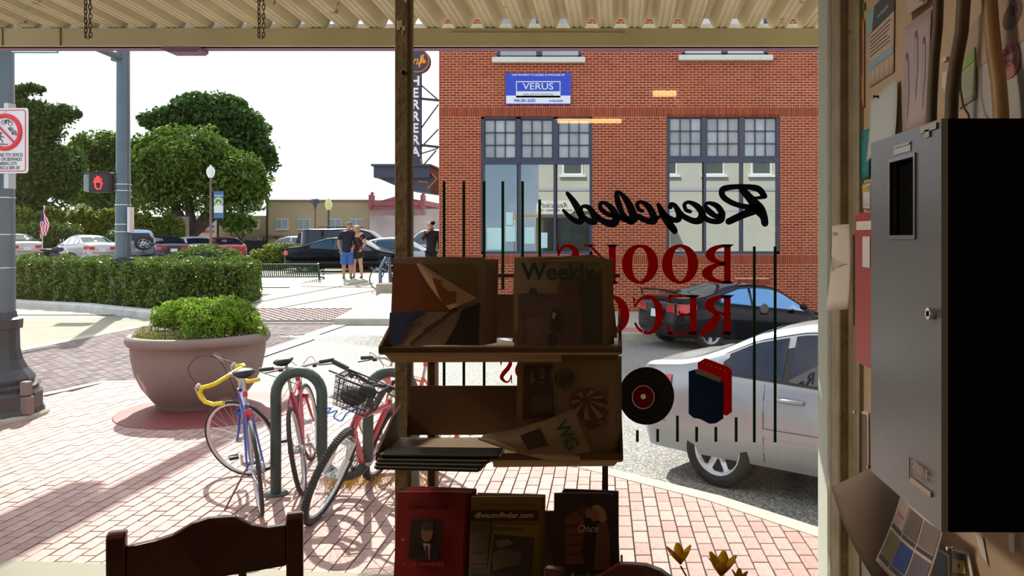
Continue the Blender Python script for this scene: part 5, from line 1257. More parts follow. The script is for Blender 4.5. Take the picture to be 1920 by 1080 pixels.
def bike(label, rear, head, lean, steer, fm, kind='drop', R_=.335, tw=.014, tyre_m=None, seat_h=.93, rim_m=None, fork_m=None, basket=False, bar_m=None, seat_m=None, fork_bend=.05, name='bicycle', bar_h=0, shift=(0, 0)):
    tyre_m = tyre_m or M_tyre2; rim_m = rim_m or M_rim; fork_m = fork_m or fm; bar_m = bar_m or M_grip; seat_m = seat_m or M_trimb
    t = thing(name, label, 'bicycle', (rear[0], rear[1], rear[2] if len(rear) > 2 else 0)); t.rotation_euler = (lean, 0, head)
    ra = Vector((0, 0, R_)); bb = Vector((.42, 0, .27)); st = Vector((.27, 0, .74)); hb = Vector((.885, 0, .62)); ht = Vector((.85, 0, .76)); fa = Vector((1.0, 0, R_))
    f = MB(); tr = .016 if kind != 'mtb' else .022
    f.cyl(bb, st, tr, 10).cyl(bb, hb-Vector((0, 0, -.03)), tr*1.15, 10).cyl(st-Vector((0, 0, .04)), ht-Vector((0, 0, .03)), tr, 10).cyl(hb, ht, tr*1.3, 12)
    for s in (-1, 1): f.tube([ra+Vector((0, s*.055, 0)), Vector((.1, s*.05, R_+.02)) if False else ra+(st-ra)*.8+Vector((0, s*.03, 0)), st], .008, 8).tube([ra+Vector((0, s*.055, 0)), (ra+bb)/2+Vector((0, s*.045, 0)), bb], .010, 8)
    f.build('frame', fm, t)
    wheel(t, ra, R_, tw, rim_m, tyre_m, treads=(kind == 'mtb'))
    # front assembly turned about the steering axis
    ax = (ht-hb).normalized(); piv = hb; SR = Matrix.Translation(piv) @ Matrix.Rotation(steer, 4, ax) @ Matrix.Translation(-piv)
    fr = bpy.data.objects.new('fork', None)
    g = MB(); crown_ = hb-ax*.04
    for s in (-1, 1):
        if kind == 'mtb': g.tube([SR @ (crown_+Vector((.02, s*.055, 0))), SR @ (crown_+Vector((.05, s*.055, -.14)))], .017, 10)
        else: g.tube([SR @ (crown_+Vector((0, s*.035, 0))), SR @ (crown_+(fa-crown_)*.6+Vector((-.012, s*.045, 0))), SR @ (fa+Vector((0, s*.05, 0)))], [.012, .011, .007], 8)
    g.cyl(SR @ (crown_+Vector((.01, -.06, 0))), SR @ (crown_+Vector((.01, .06, 0))), .022, 8); fk = g.build('fork', M_steel if kind == 'mtb' else fork_m, t)
    if kind == 'mtb':
        g = MB()
        for s in (-1, 1): g.tube([SR @ (crown_+Vector((.045, s*.055, -.12))), SR @ (fa+Vector((0, s*.055, 0)))], .024, 10)
        g.tube([SR @ (crown_+Vector((.05, .055, -.10))), SR @ (crown_+Vector((.09, .045, .0))), SR @ (crown_+Vector((.09, -.045, .0))), SR @ (crown_+Vector((.05, -.055, -.10)))], .017, 8)
        g.build('fork_lowers', fork_m, fk)
    w = wheel(t, (0, 0, 0), R_, tw, rim_m, tyre_m, treads=(kind == 'mtb')); w.matrix_local = SR @ Matrix.Translation(fa)
    # seat and post
    sp = MB(); sp.cyl(st, Vector((.235, 0, seat_h-.04)), .013, 10); sp.build('seat_post', M_steel, t)
    s_ = MB(); sx, sz = .20, seat_h
    secs = [(-.13, .05, .0), (-.12, .072, .012), (-.06, .075, .018), (0, .045, .014), (.07, .024, .008), (.13, .020, .002), (.145, .010, -.01)]
    vs = []; fs = []
    for x, wd, z in secs:
        for i in range(10): a = 2*math.pi*i/10; vs.append((sx+x, wd*math.cos(a), sz+z+(.022 if math.sin(a) < 0 else .018)*math.sin(a)*(1 if wd > .03 else .8)))
    for i in range(len(secs)-1):
        for j in range(10): fs.append((i*10+j, i*10+(j+1) % 10, (i+1)*10+(j+1) % 10, (i+1)*10+j))
    fs += [tuple(range(10)), tuple(range(len(secs)*10-1, len(secs)*10-11, -1))]
    s_.add(vs, fs, True); fixn(s_.build('seat', seat_m, t))
    # handlebar
    hp = ht+ax*(.06+bar_h)
    q = MB(); q.tube([ht, hp, hp+Vector((.08, 0, .015))], .013, 8); q.cyl(hp, hp+Vector((.08, 0, .015)), .016, 8); st_ = q.build('stem', M_steel, t); st_.data.transform(SR)
    c = hp+Vector((.08, 0, .015)); q = MB()
    if kind == 'drop':
        for s in (-1, 1):
            q.tube([c, c+Vector((0, s*.17, 0)), c+Vector((.03, s*.20, 0)), c+Vector((.10, s*.205, -.005)), c+Vector((.135, s*.205, -.05)), c+Vector((.11, s*.21, -.12)), c+Vector((.04, s*.21, -.15)), c+Vector((-.06, s*.215, -.145))], .0165, 10)
        hb_ = q.build('handlebar', bar_m, t); hb_.data.transform(SR)
        for s in (-1, 1):
            g = MB(); g.tube([c+Vector((.12, s*.205, .02)), c+Vector((.16, s*.205, .0)), c+Vector((.15, s*.205, -.09)), c+Vector((.12, s*.20, -.14))], .007, 6); g.sphere(c+Vector((.125, s*.205, .01)), .022, 8, 6); o = g.build('brake_lever', M_steel, hb_); o.data.transform(SR)
        g = MB(); g.tube(smooth_path([c+Vector((.13, .205, .01)), c+Vector((.17, .20, .16)), c+Vector((.10, .10, .22)), c+Vector((.02, .02, .10)), crown_]), .0035, 5); g.tube(smooth_path([c+Vector((.13, -.205, .01)), c+Vector((.17, -.15, .12)), c+Vector((.06, -.02, .14)), st-Vector((0, 0, .03))]), .0035, 5); o = g.build('brake_cable', M_grip, hb_); o.data.transform(SR)
    else:
        q.tube([c+Vector((-.05, -.30, .03)), c+Vector((-.02, -.16, .02)), c, c+Vector((-.02, .16, .02)), c+Vector((-.05, .30, .03))], .0125, 10); hb_ = q.build('handlebar', M_steel if kind != 'mtb' else M_trimb, t); hb_.data.transform(SR)
        for s in (-1, 1):
            g = MB(); g.tube([c+Vector((-.035, s*.19, .025)), c+Vector((-.05, s*.31, .03))], [.017, .018], 10); o = g.build('grip', bar_m, hb_); o.data.transform(SR)
            g = MB(); g.tube([c+Vector((-.02, s*.16, .01)), c+Vector((.04, s*.17, -.01)), c+Vector((.03, s*.29, -.015))], .006, 6); g.box(c+Vector((-.01, s*.14, .0)), (.03, .03, .03)); o = g.build('brake_lever', M_grip, hb_); o.data.transform(SR)
        g = MB(); g.tube(smooth_path([c+Vector((.02, .15, 0)), c+Vector((.12, .10, .05)), c+Vector((.06, .0, -.05)), crown_]), .003, 5); g.tube(smooth_path([c+Vector((.02, -.15, 0)), c+Vector((.14, -.08, .06)), c+Vector((.04, .02, -.05)), st-Vector((0, 0, .05))]), .003, 5); o = g.build('brake_cable', M_grip, hb_); o.data.transform(SR)
    # cranks
    q = MB(); RX = Matrix.Rotation(R(90), 4, 'X'); q.lathe([(.085, -.003), (.088, 0), (.085, .003), (.06, .003), (.06, -.003), (.085, -.003)], 28, bb+Vector((0, -.05, 0)), RX); q.cyl(bb+Vector((0, -.06, 0)), bb+Vector((0, .06, 0)), .018, 10)
    for i in range(5): a = 2*math.pi*i/5; q.cyl(bb+Vector((0, -.05, 0)), bb+Vector((.065*math.cos(a), -.05, .065*math.sin(a))), .006, 5)
    q.tube([bb+Vector((0, -.065, 0)), bb+Vector((.13, -.07, -.10))], .010, 6).tube([bb+Vector((0, .065, 0)), bb+Vector((-.13, .07, .10))], .010, 6); ck = q.build('crankset', M_steel, t)
    for s, d in ((-1, Vector((.13, -.12, -.10))), (1, Vector((-.13, .12, .10)))):
        q = MB(); q.box(bb+d, (.085, .065, .022), bev=.005); q.build('pedal', M_grip, ck)
    q = MB(); q.tube([bb+Vector((0, -.05, .085)), ra+Vector((0, -.045, .035)), ra+Vector((-.035, -.045, 0)), ra+Vector((0, -.045, -.035)), ra+Vector((.03, -.045, -.10)), bb+Vector((0, -.05, -.085)), bb+Vector((.085, -.05, 0))], .0045, 5, closed=True); q.build('chain', mat('chain_dark', (.08, .07, .06), .5, metal=.6), t)
    q = MB(); q.lathe([(.035, -.004), (.045, 0), (.035, .012), (.02, .02)], 16, ra+Vector((0, -.04, 0)), RX); q.box(ra+Vector((.02, -.05, -.10)), (.03, .012, .10)); q.build('derailleur', M_steel, t)
    if basket:
        bk_ = MB(); b0 = c+Vector((.05, 0, .05)); W1, W2, D1, D2, H = .155, .12, .22, .18, .20
        def ring(w, d, z): return [b0+Vector((0, -w, z)), b0+Vector((d, -w, z)), b0+Vector((d, w, z)), b0+Vector((0, w, z))]
        for i in range(6):
            f_ = i/5; w = W2+(W1-W2)*f_; d = D2+(D1-D2)*f_; bk_.tube(ring(w, d, -H+H*f_), .0035 if i < 5 else .006, 5, closed=True)
        for i in range(11):
            f_ = i/10*2-1
            bk_.tube([b0+Vector((D1, f_*W1, 0)), b0+Vector((D2, f_*W2, -H)), b0+Vector((0, f_*W2, -H)), b0+Vector((0, f_*W1, 0))], .0022, 4)
            g_ = (f_+1)/2; bk_.tube([b0+Vector((D1*g_, -W1, 0)), b0+Vector((D2*g_, -W2, -H)), b0+Vector((D2*g_, W2, -H)), b0+Vector((D1*g_, W1, 0))], .0022, 4)
        o = bk_.build('basket', M_trimb, t); o.data.transform(SR)
        g = MB(); g.sphere(b0+Vector((.12, -.03, -.12)), .08, 12, 8, (1, 1.1, .8)); g.sphere(b0+Vector((.10, .05, -.06)), .05, 12, 8, (1, 1.3, .9)); o2 = g.build('bag', mat('basket_bag', (.02, .02, .022), .8), o); o2.data.transform(SR)
    return t
fb = lambda n, c: mat(n, c, .25, coat=.7)
def head_to(a, b): return math.atan2(b[1]-a[1], b[0]-a[0])
# blue racer with yellow bars: rear wheel nearest, heading away, front wheel turned
b1 = bike('blue racing bicycle with yellow drop handlebar left of the rack', (-2.40, 5.62), R(118), R(-6), R(48), fb('bike_blue', (.02, .05, .35)), 'drop', seat_h=.985, bar_m=mat('bar_tape_yellow', (.80, .58, .0), .5), bar_h=.05)
MB().cyl((.262, 0, .80), (.256, 0, .84), .018, 10).build('red_band', M_red, b1); MB().box((.13, 0, .70), (.03, .05, .06), bev=.006).build('rear_reflector', M_red, b1)
q = MB(); q.tube([(.3, .05, .26), (.2, .24, .0)], .007, 6); q.build('kickstand', mat('rusty', (.22, .11, .07), .7), b1)
b2 = bike('red bicycle with black seat leaning inside the first rack arch', (-2.27, 6.08), R(106), R(-9), R(-8), fb('bike_red', (.45, .01, .03)), 'flat', tw=.017, seat_h=1.0)
b3 = bike('white and red mountain bicycle with wire basket in front of the rack', (-1.86, 6.48), R(-97), R(-20), R(3), mat('bike_white_red', (.48, .03, .06), .3, coat=.6), 'mtb', R_=.34, tw=.026, seat_h=.90, fork_m=mat('fork_silver', (.62, .62, .63), .3, metal=.3), basket=True, rim_m=mat('rim_pale', (.7, .7, .7), .3, metal=.4), bar_h=.17)
M_or2 = fb('bike_orange', (.62, .09, .03))
b4 = bike('orange bicycle with orange tyres half hidden by the wooden post', (-1.42, 6.70), R(133), R(5), R(10), M_or2, 'flat', tw=.016, tyre_m=mat('tyre_orange', (.60, .10, .04), .6), seat_h=.93)
MB().cyl((.252, 0, .84), (.247, 0, .87), .02, 10).build('orange_band', M_or2, b4)
cable = thing('cable_lock', 'bright blue cable lock looped between rack and mountain bicycle', 'lock')
q = MB(); q.tube(smooth_path([P(596, 768, 6.1), P(620, 765, 6.02), P(614, 775, 6.0), P(632, 770, 5.98), P(626, 782, 5.96), P(640, 789, 5.95), P(650, 775, 5.94), P(668, 766, 5.93), P(655, 762, 5.92), P(640, 768, 5.95)]), .006, 6); q.build('cable', mat('cable_blue', (.01, .16, .75), .3), cable)
# dry grass along the foot of the rack
gt = thing('dry_grass', 'tufts of straw-coloured grass growing at the foot of the rack', 'grass')
q = MB()
for i in range(520):
    x = -2.25+RNG.random()*.95; 
    if RNG.random() < .45: x = -2.15+RNG.random()*.2
    y = 6.35+.09*RNG.normal(); a = RNG.random()*6.28; l = .05+.05*RNG.random()
    q.add([(x, y, 0), (x+.006, y, 0), (x+.6*l*math.cos(a), y+.6*l*math.sin(a), l)], [(0, 1, 2)])
stuff(q.build('grass_blades', mat('straw', (.50, .32, .05), .7), gt)); gt['kind'] = 'stuff'

# ================================================================== BENCH, BLOCK, RAIL, FAR BICYCLE
M_green = mat('bench_green', (.02, .07, .045), .4)
BY = 25.6; bgz = gz(X_(540, BY), BY); kb_ = BY/F
bc = thing('bench', 'dark green slatted metal bench on the plaza', 'bench', (X_(543, BY), BY, bgz), R(2))
Lb = 118*kb_
for i in range(30):
    x = -Lb/2+.06+(Lb-.12)*i/29; q = MB(); q.tube([(x, -.30, .86), (x, -.26, .87), (x, -.19, .66), (x, -.12, .46), (x, .05, .43), (x, .25, .45), (x, .33, .41)], .019, 6, flat=.5); q.build('slat', M_green, bc)
q = MB(); q.cyl((-Lb/2, -.13, .45), (Lb/2, -.13, .45), .016, 6).cyl((-Lb/2, -.29, .85), (Lb/2, -.29, .85), .022, 6).cyl((-Lb/2, .28, .43), (Lb/2, .28, .43), .02, 6).cyl((-Lb/2, 0, .10), (Lb/2, 0, .10), .016, 6); q.build('rail', M_green, bc)
for s in (-1, 1):
    q = MB(); x = s*Lb/2; q.tube([(x, -.34, 0), (x, -.24, .12), (x, -.20, .44), (x, -.32, .88)], .028, 8).tube([(x, .36, 0), (x, .26, .14), (x, .24, .42), (x, -.16, .44)], .028, 8).tube([(x, -.24, .62), (x, .1, .68), (x, .3, .62), (x, .26, .5), (x, .15, .52)], .022, 8); q.build('leg', M_green, bc)
bk = thing('concrete_block', 'tan concrete block behind the bicycle near the wooden post', 'block', (X_(729, 22.2), 22.2, gz(X_(729, 22.2), 22.2)))
MB().box((0, 0, .17), (.50, .8, .36), bev=.02).build('body', mat('block_tan', (.35, .29, .22), .8, var=.1, scale=4), bk)
MB().box((.30, -.38, .10), (.5, .1, .24), bev=.01).build('end_panel', mat('block_tan', (.35, .29, .22)), bk)
rl = thing('bike_stand', 'slanted grey-blue square tube stand beside the concrete block', 'bike stand', (X_(722, 22.6), 22.6, gz(X_(722, 22.6), 22.6)))
k = 22.6/F; gq = rl.location.z
q = MB(); q.tube([(-9*k, 0, 0), (-9*k, 0, .72), (2*k, 0, 1.02), (7*k, .05, 1.0), (9*k, .1, 0)], .05, 4); q.build('tube', mat('steel_blue', (.12, .17, .26), .3, metal=.3), rl)
fbk = bike('black city bicycle locked at the slanted stand on the plaza', (X_(776, 22.9), 22.9, gz(X_(760, 22.9), 22.9)+.02), R(172), R(4), R(15), mat('bike_black', (.02, .02, .03), .3), 'flat', seat_h=.95)

# ================================================================== PEOPLE
def skinned(name, joints, edges, m, par, root_i=0, sub=2, label=None):
    me = bpy.data.meshes.new(name); me.from_pydata([j[:3] for j in joints], edges, []); o = bpy.data.objects.new(name, me); COL.objects.link(o)
    sk = o.modifiers.new('s', 'SKIN'); sk.use_smooth_shade = True
    for i, j in enumerate(joints):
        v = me.skin_vertices[0].data[i]; r = j[3]; r = r if isinstance(r, tuple) else (r, r); v.radius = (r[0]*1.16, r[1]*1.16); v.use_root = (i == root_i)
    ss = o.modifiers.new('u', 'SUBSURF'); ss.levels = sub; ss.render_levels = sub
    bpy.context.view_layer.update()
    m2 = bpy.data.meshes.new_from_object(o.evaluated_get(bpy.context.evaluated_depsgraph_get())); o.modifiers.clear(); o.data = m2; m2.materials.clear(); m2.materials.append(m)
    o.parent = par
    if label: o['label'] = label
    return o
def chain(joints, edges, pts, start=None):
    prev = start
    for p in pts:
        joints.append(p); i = len(joints)-1
        if prev is not None: edges.append((prev, i))
        prev = i
    return prev
def figure(name, label, loc, yaw, H, skin, d):
    """d: joint positions for a 1.75 m figure facing -Y (local): elbows, wrists, knees, ankles, head offset"""
    s = H/1.75; t = thing(name, label, 'person', loc, yaw); t.scale = (s,)*3
    J, E = [], []
    hip = (d.get('hipx', 0), 0, .93); hx, hy_ = d.get('head', (0, 0))
    chain(J, E, [(hip[0], 0, .93, (.125, .10))])
    cst = chain(J, E, [(hip[0]*.6, .0, 1.10, (.115, .09)), (0, .0, 1.28, (.14, .10)), (0, .01, 1.42, (.13, .085))], 0); torso = cst
    nk = chain(J, E, [(hx*.3, hy_*.3, 1.50, .055), (hx*.7, hy_*.7-.01, 1.56, .052)], torso)
    chain(J, E, [(hx, hy_-.02, 1.62, (.070, .078)), (hx, hy_-.005, 1.68, (.076, .092)), (hx, hy_, 1.735, (.060, .072))], nk)
    for sd in ('l', 'r'):
        sg = -1 if sd == 'l' else 1
        el, wr = d['el_'+sd], d['wr_'+sd]; sh = (sg*.18, .01, 1.42)
        e_ = chain(J, E, [(sg*.165, .01, 1.425, .062), (sh[0]+(el[0]-sh[0])*.3+sg*.01, sh[1]+(el[1]-sh[1])*.3, sh[2]+(el[2]-sh[2])*.3, .050), (*el, .038), (el[0]+(wr[0]-el[0])*.35, el[1]+(wr[1]-el[1])*.35, el[2]+(wr[2]-el[2])*.35, .037), (*wr, .024)], torso)
        dv = (Vector(wr)-Vector(el)).normalized(); sdv = dv.cross(Vector((0, 1, 0))).normalized() if abs(dv.y) < .9 else Vector((1, 0, 0)); W_ = Vector(wr)
        pm = chain(J, E, [(*(W_+dv*.05), (.036, .016))], e_)
        for i, (o_, l_) in enumerate(((-.027, .075), (-.009, .085), (.009, .080), (.027, .062))):
            a = W_+dv*.085+sdv*o_; cu = Vector((0, -.35 if d.get('curl', 1) else 0, 0))
            chain(J, E, [(*a, .0095), (*(a+dv*l_*.5+cu*l_*.3), .0088), (*(a+(dv+cu).normalized()*l_), .0075)], pm)
        th = W_+dv*.03-sdv*.035; chain(J, E, [(*th, .011), (*(th+(dv*.8-sdv*.5).normalized()*.05), .009)], pm)
        kn, an = d['kn_'+sd], d['an_'+sd]
        chain(J, E, [(hip[0]+sg*.085, 0, .86, .088), (hip[0]*.5+kn[0]*.5+sg*.03, kn[1]*.5, (.86+kn[2])/2, .078), (*kn, .054), (kn[0]*.7+an[0]*.3, kn[1]*.7+an[1]*.3+.012, kn[2]*.7+an[2]*.3, .056), (*an, .034), (an[0], an[1]+.01, .045, .034), (an[0]*1.05, an[1]-.12, .030, (.034, .022))], 0)
    skinned('body', J, E, skin, t)
    # face
    HC = Vector((hx, hy_, 1.655)); fd = Vector(d.get('face', (0, -1, 0))).normalized(); rt = fd.cross(Vector((0, 0, 1)))
    q = MB(); q.sphere(HC+fd*.088+Vector((0, 0, -.005)), .014, 8, 6, (1, 1, 1.5)); q.build('nose', skin, t)
    for s_ in (-1, 1):
        q = MB(); q.sphere(HC+fd*.078+rt*s_*.030+Vector((0, 0, .022)), .008, 8, 6); q.build('eye', mat('eye_dark', (.03, .02, .02), .3), t)
        q = MB(); q.sphere(HC+rt*s_*.076-fd*.005, .022, 8, 6, (.5, .8, 1.3)); q.build('ear', skin, t)
    q = MB(); q.tube([HC+fd*.076+rt*.02-Vector((0, 0, .045)), HC+fd*.083-Vector((0, 0, .046)), HC+fd*.076-rt*.02-Vector((0, 0, .045))], .005, 5); q.build('mouth', mat('lip', (.4, .12, .10), .5), t)
    return t, HC, fd, rt
def sleeve(J, E, sh, el, f, torso, sg, r=.068):
    chain(J, E, [(sg*.165, .01, 1.425, r+.008), (sh[0]+(el[0]-sh[0])*f*.5+sg*.01, sh[1]+(el[1]-sh[1])*f*.5, sh[2]+(el[2]-sh[2])*f*.5, r), (sh[0]+(el[0]-sh[0])*f, sh[1]+(el[1]-sh[1])*f, sh[2]+(el[2]-sh[2])*f, r-.008)], torso)
skin1 = mat('skin_tan', (.52, .25, .15), .55); skin2 = mat('skin_fair', (.60, .33, .22), .55); skin3 = mat('skin_pale', (.55, .32, .24), .55)
# man of the couple
PYc = 25.8; xm = X_(651, PYc); zc = gz(xm, PYc)+.012
dm = dict(el_l=(-.26, .03, 1.14), wr_l=(-.20, -.06, .90), el_r=(.25, .05, 1.13), wr_r=(.17, -.10, .93), kn_l=(-.10, -.02, .50), an_l=(-.10, .03, .09), kn_r=(.09, -.01, .50), an_r=(.11, .02, .09), head=(.05, -.02), face=(.95, -.3, -.1))
man, HC, fd, rt = figure('person', 'person in navy T-shirt, blue shorts and green shoes, in profile by the coupe', (xm, PYc, zc), R(20), 1.80, skin1, dm)
tee = mat('cloth_navy', (.012, .015, .035), .85)
J, E = [], []; chain(J, E, [(0, 0, .76, (.15, .13)), (0, 0, .95, (.15, .128)), (0, 0, 1.10, (.135, .115)), (0, 0, 1.28, (.155, .118)), (0, .01, 1.43, (.14, .095)), (.01, 0, 1.49, .06)]);
for sd, sg in (('l', -1), ('r', 1)): sleeve(J, E, (sg*.18, .01, 1.42), dm['el_'+sd], .78, 4, sg)
skinned('t_shirt', J, E, tee, man)
J, E = [(0, 0, .93, (.14, .118))], []
for sg in (-1, 1): chain(J, E, [(sg*.085, 0, .84, .115), (sg*.095, -.01, .66, .11), (sg*.10, -.02, .50, .10), (sg*.10, -.02, .43, .096)], 0)
skinned('shorts', J, E, mat('cloth_blue', (.05, .15, .48), .8), man)
q = MB(); q.lathe([(.094, .0), (.096, .03), (.085, .07), (.05, .092), (.001, .098)], 16, HC+Vector((0, .005, .03)), Matrix.Diagonal((.95, 1.08, 1, 1))); q.prism([(-.06, 0), (.06, 0), (.045, .085), (-.045, .085)], lambda x, y: HC+rt*x+fd*(y+.06)+Vector((0, 0, .045-.1*y)), lambda x, y: HC+rt*x+fd*(y+.06)+Vector((0, 0, .035-.1*y))); q.build('cap', mat('cap_olive', (.20, .19, .12), .8), man)
for sd in 'lr':
    a = dm['an_'+sd]; q = MB(); q.sphere((a[0]*1.03, a[1]-.055, .042), .05, 12, 8, (.95, 2.7, .95)); q.build('shoe', mat('shoe_green', (.01, .28, .06), .5), man)
# woman beside him
xw = X_(667, PYc+.1); dw = dict(el_l=(-.24, .0, 1.14), wr_l=(-.13, -.16, 1.0), el_r=(.25, .04, 1.15), wr_r=(.20, -.12, .98), kn_l=(-.13, -.02, .50), an_l=(-.14, .03, .09), kn_r=(.10, -.01, .50), an_r=(.13, .02, .09), head=(-.06, -.03), face=(-.9, -.4, .05))
wom, HC, fd, rt = figure('person', 'person with blond hair in a short dark dress with red strap bag', (xw+.06, PYc+.12, zc+.01), R(-8), 1.72, skin2, dw)
dr = mat('cloth_black_brown', (.016, .012, .014), .85)
J, E = [], []; chain(J, E, [(0, 0, .60, (.215, .17)), (0, 0, .86, (.175, .14)), (0, 0, 1.08, (.13, .11)), (0, 0, 1.28, (.14, .115)), (0, .01, 1.42, (.125, .09))])
for sd, sg in (('l', -1), ('r', 1)): sleeve(J, E, (sg*.17, .01, 1.42), dw['el_'+sd], .55, 4, sg, .06)
skinned('dress', J, E, dr, wom)
J, E = [], []; chain(J, E, [(HC.x, HC.y+.03, 1.75, .07), (HC.x, HC.y+.045, 1.66, .10), (HC.x+.02, HC.y+.06, 1.56, .085), (HC.x+.05, HC.y+.02, 1.46, .055)]); J = [(a, b, c, r*1.3) for a, b, c, r in J]; skinned('hair', J, E, mat('hair_blond', (.45, .27, .10), .6), wom)
q = MB(); q.tube([(-.10, -.09, 1.44), (.02, -.135, 1.25), (.17, -.12, 1.02)], .010, 6); q.build('bag_strap', mat('strap_red', (.35, .03, .05), .6), wom)
q = MB(); q.box((.19, -.15, .98), (.13, .05, .09), bev=.01); q.build('purse', mat('strap_red', (.35, .03, .05)), wom)
for sd in 'lr':
    a = dw['an_'+sd]; q = MB(); q.sphere((a[0]*1.03, a[1]-.05, .036), .042, 12, 8, (.95, 2.6, .9)); q.build('shoe', M_trimb, wom)
# man in black at the corner
YM = 25.0; xk = X_(809, YM); zk = gz(xk, YM)+.02
dk = dict(el_l=(-.27, -.10, 1.20), wr_l=(-.10, -.20, 1.47), el_r=(.23, .05, 1.14), wr_r=(.20, -.04, .90), kn_l=(-.09, -.02, .50), an_l=(-.09, .02, .09), kn_r=(.09, 0, .50), an_r=(.10, .02, .09), head=(-.03, -.02), face=(-1, -.15, 0))
mn, HC, fd, rt = figure('person', 'person in dark suit holding a hand to the mouth at the building corner', (xk, YM, zk), R(10), 1.86, skin3, dk)
J, E = [], []; chain(J, E, [(0, 0, .72, (.16, .13)), (0, 0, .9, (.15, .12)), (0, 0, 1.08, (.135, .115)), (0, 0, 1.28, (.155, .118)), (0, .01, 1.43, (.14, .095)), (0, 0, 1.49, .062)])
for sd, sg in (('l', -1), ('r', 1)):
    el, wr = Vector(dk['el_'+sd]), Vector(dk['wr_'+sd]); e0 = [(sg*.165, .01, 1.425, .072), (sg*.20, .0, 1.36, .066), (*el, .052), (*(el+(wr-el)*.92), .038)]; chain(J, E, e0, 4)
skinned('jacket', J, E, mat('cloth_black', (.008, .009, .016), .8), mn)
J, E = [(0, 0, .93, (.14, .115))], []
for sg in (-1, 1): chain(J, E, [(sg*.088, 0, .84, .10), (sg*.09, -.01, .50, .075), (sg*.095, .02, .10, .06)], 0)
skinned('trousers', J, E, MATS['cloth_black'], mn)
J, E = [], []; chain(J, E, [(HC.x+.01, HC.y+.01, 1.755, .075), (HC.x+.035, HC.y+.02, 1.70, .082), (HC.x+.05, HC.y+.02, 1.63, .055)]); J = [(a, b, c, r*1.3) for a, b, c, r in J]; skinned('hair', J, E, mat('hair_black', (.012, .010, .01), .9, spec=.1), mn)
for sg in (-1, 1): q = MB(); q.sphere((sg*.098, -.04, .04), .05, 12, 8, (.95, 2.7, .95)); q.build('shoe', M_trimb, mn)
# low wall that hides his feet is the raised plaza edge
# ================================================================== RIGHT WALL: NOTICES, PANEL, CONDUITS
def wp_(px, py, off=.0): X = WX-off; Y = F*X/(px-CX); return Vector((X, Y, CH-(py-HY)*Y/F))
paper = lambda n, c, **k: mat('paper_'+n, c, .6, **k)
M_pin = mat('pin_steel', (.7, .72, .75), .2, metal=.9)
def sheet(name, label, cs, m, off=.004, cat='notice', curl=0, group=None, lift=(0, 0, 0, 0)):
    """cs: pixel corners TL, TR, BR, BL as seen on the wall. A thin curled sheet with real thickness."""
    c = [wp_(*p, off) for p in cs]; o0 = sum(c, Vector())/4
    t = thing(name, label, cat, o0, 0, group)
    n = 8; vs = []; 
    def S(u, v):
        p = (c[0]*(1-u)+c[1]*u)*(1-v)+(c[3]*(1-u)+c[2]*u)*v-o0
        lf = (lift[0]*(1-u)+lift[1]*u)*(1-v)+(lift[3]*(1-u)+lift[2]*u)*v
        p.x -= curl*(math.sin(u*3.1)*.5+v*v)+lf; return p
    for d in (0, .0008):
        for j in range(n+1):
            for i in range(n+1): p = S(i/n, j/n); vs.append((p.x+d, p.y, p.z))
    fs = []; K = (n+1)**2
    for j in range(n):
        for i in range(n): a = j*(n+1)+i; fs += [(a, a+1, a+n+2, a+n+1), (K+a, K+a+n+1, K+a+n+2, K+a+1)]
    for i in range(n): fs += [(i, K+i, K+i+1, i+1), (n*(n+1)+i, n*(n+1)+i+1, K+n*(n+1)+i+1, K+n*(n+1)+i)]; a = i*(n+1); b_ = a+n+1; fs += [(a, b_, K+b_, K+a), (a+n, K+a+n, K+b_+n, b_+n)]
    q = MB(); q.smooth = True; q.add(vs, fs); q.build('sheet', m, t); t['_'] = 0; del t['_']
    return t, S
def printed(t, S, nm, poly, m, d=.0012):
    q = MB(); N_ = len(poly)
    # subdivide edges a little so the print follows the sheet
    pts = []
    for i in range(N_):
        a, b = poly[i], poly[(i+1) % N_]
        for k in range(4): pts.append((a[0]+(b[0]-a[0])*k/4, a[1]+(b[1]-a[1])*k/4))
    cx_ = sum(p[0] for p in pts)/len(pts); cy_ = sum(p[1] for p in pts)/len(pts)
    vs = [S(cx_, cy_)-Vector((d, 0, 0))]+[S(*p)-Vector((d, 0, 0)) for p in pts]
    q.add(vs, [(0, i+1, (i+1) % len(pts)+1) for i in range(len(pts))]); return q.build(nm, m, t)
def rect(t, S, nm, u0, v0, u1, v1, m, d=.0012): return printed(t, S, nm, [(u0, v0), (u1, v0), (u1, v1), (u0, v1)], m, d)
def lines(t, S, v0, v1, n, m=None, u0=.1, u1=.9, w=.008):
    q = MB(); m = m or M_ink
    for i in range(n):
        v = v0+(v1-v0)*i/max(1, n-1); e = u1-(.25*random.random() if i % 4 == 3 else .05*random.random())
        q.add([S(u0, v)-Vector((.0013, 0, 0)), S(e, v)-Vector((.0013, 0, 0)), S(e, v+w)-Vector((.0013, 0, 0)), S(u0, v+w)-Vector((.0013, 0, 0))], [(0, 1, 2, 3)])
    q.build('text_lines', m, t)
def wtext(t, S, body, u, v, size, m, sx=1, al='CENTER', bold=0):
    p = S(u, v)-Vector((.0016, 0, 0)); ex = (S(u+.02, v)-S(u-.02, v)).normalized(); nz = Vector((-1, 0, 0)); ey = nz.cross(ex)
    if ey.z < 0: ey = -ey
    M = Matrix((ex, ey, ex.cross(ey))).transposed().to_4x4(); M.translation = p
    return text_obj('lettering', body, m, M, size, t, .0002, align=al, sx=sx, bold=bold)
M_ink = mat('ink', (.10, .09, .10), .7)
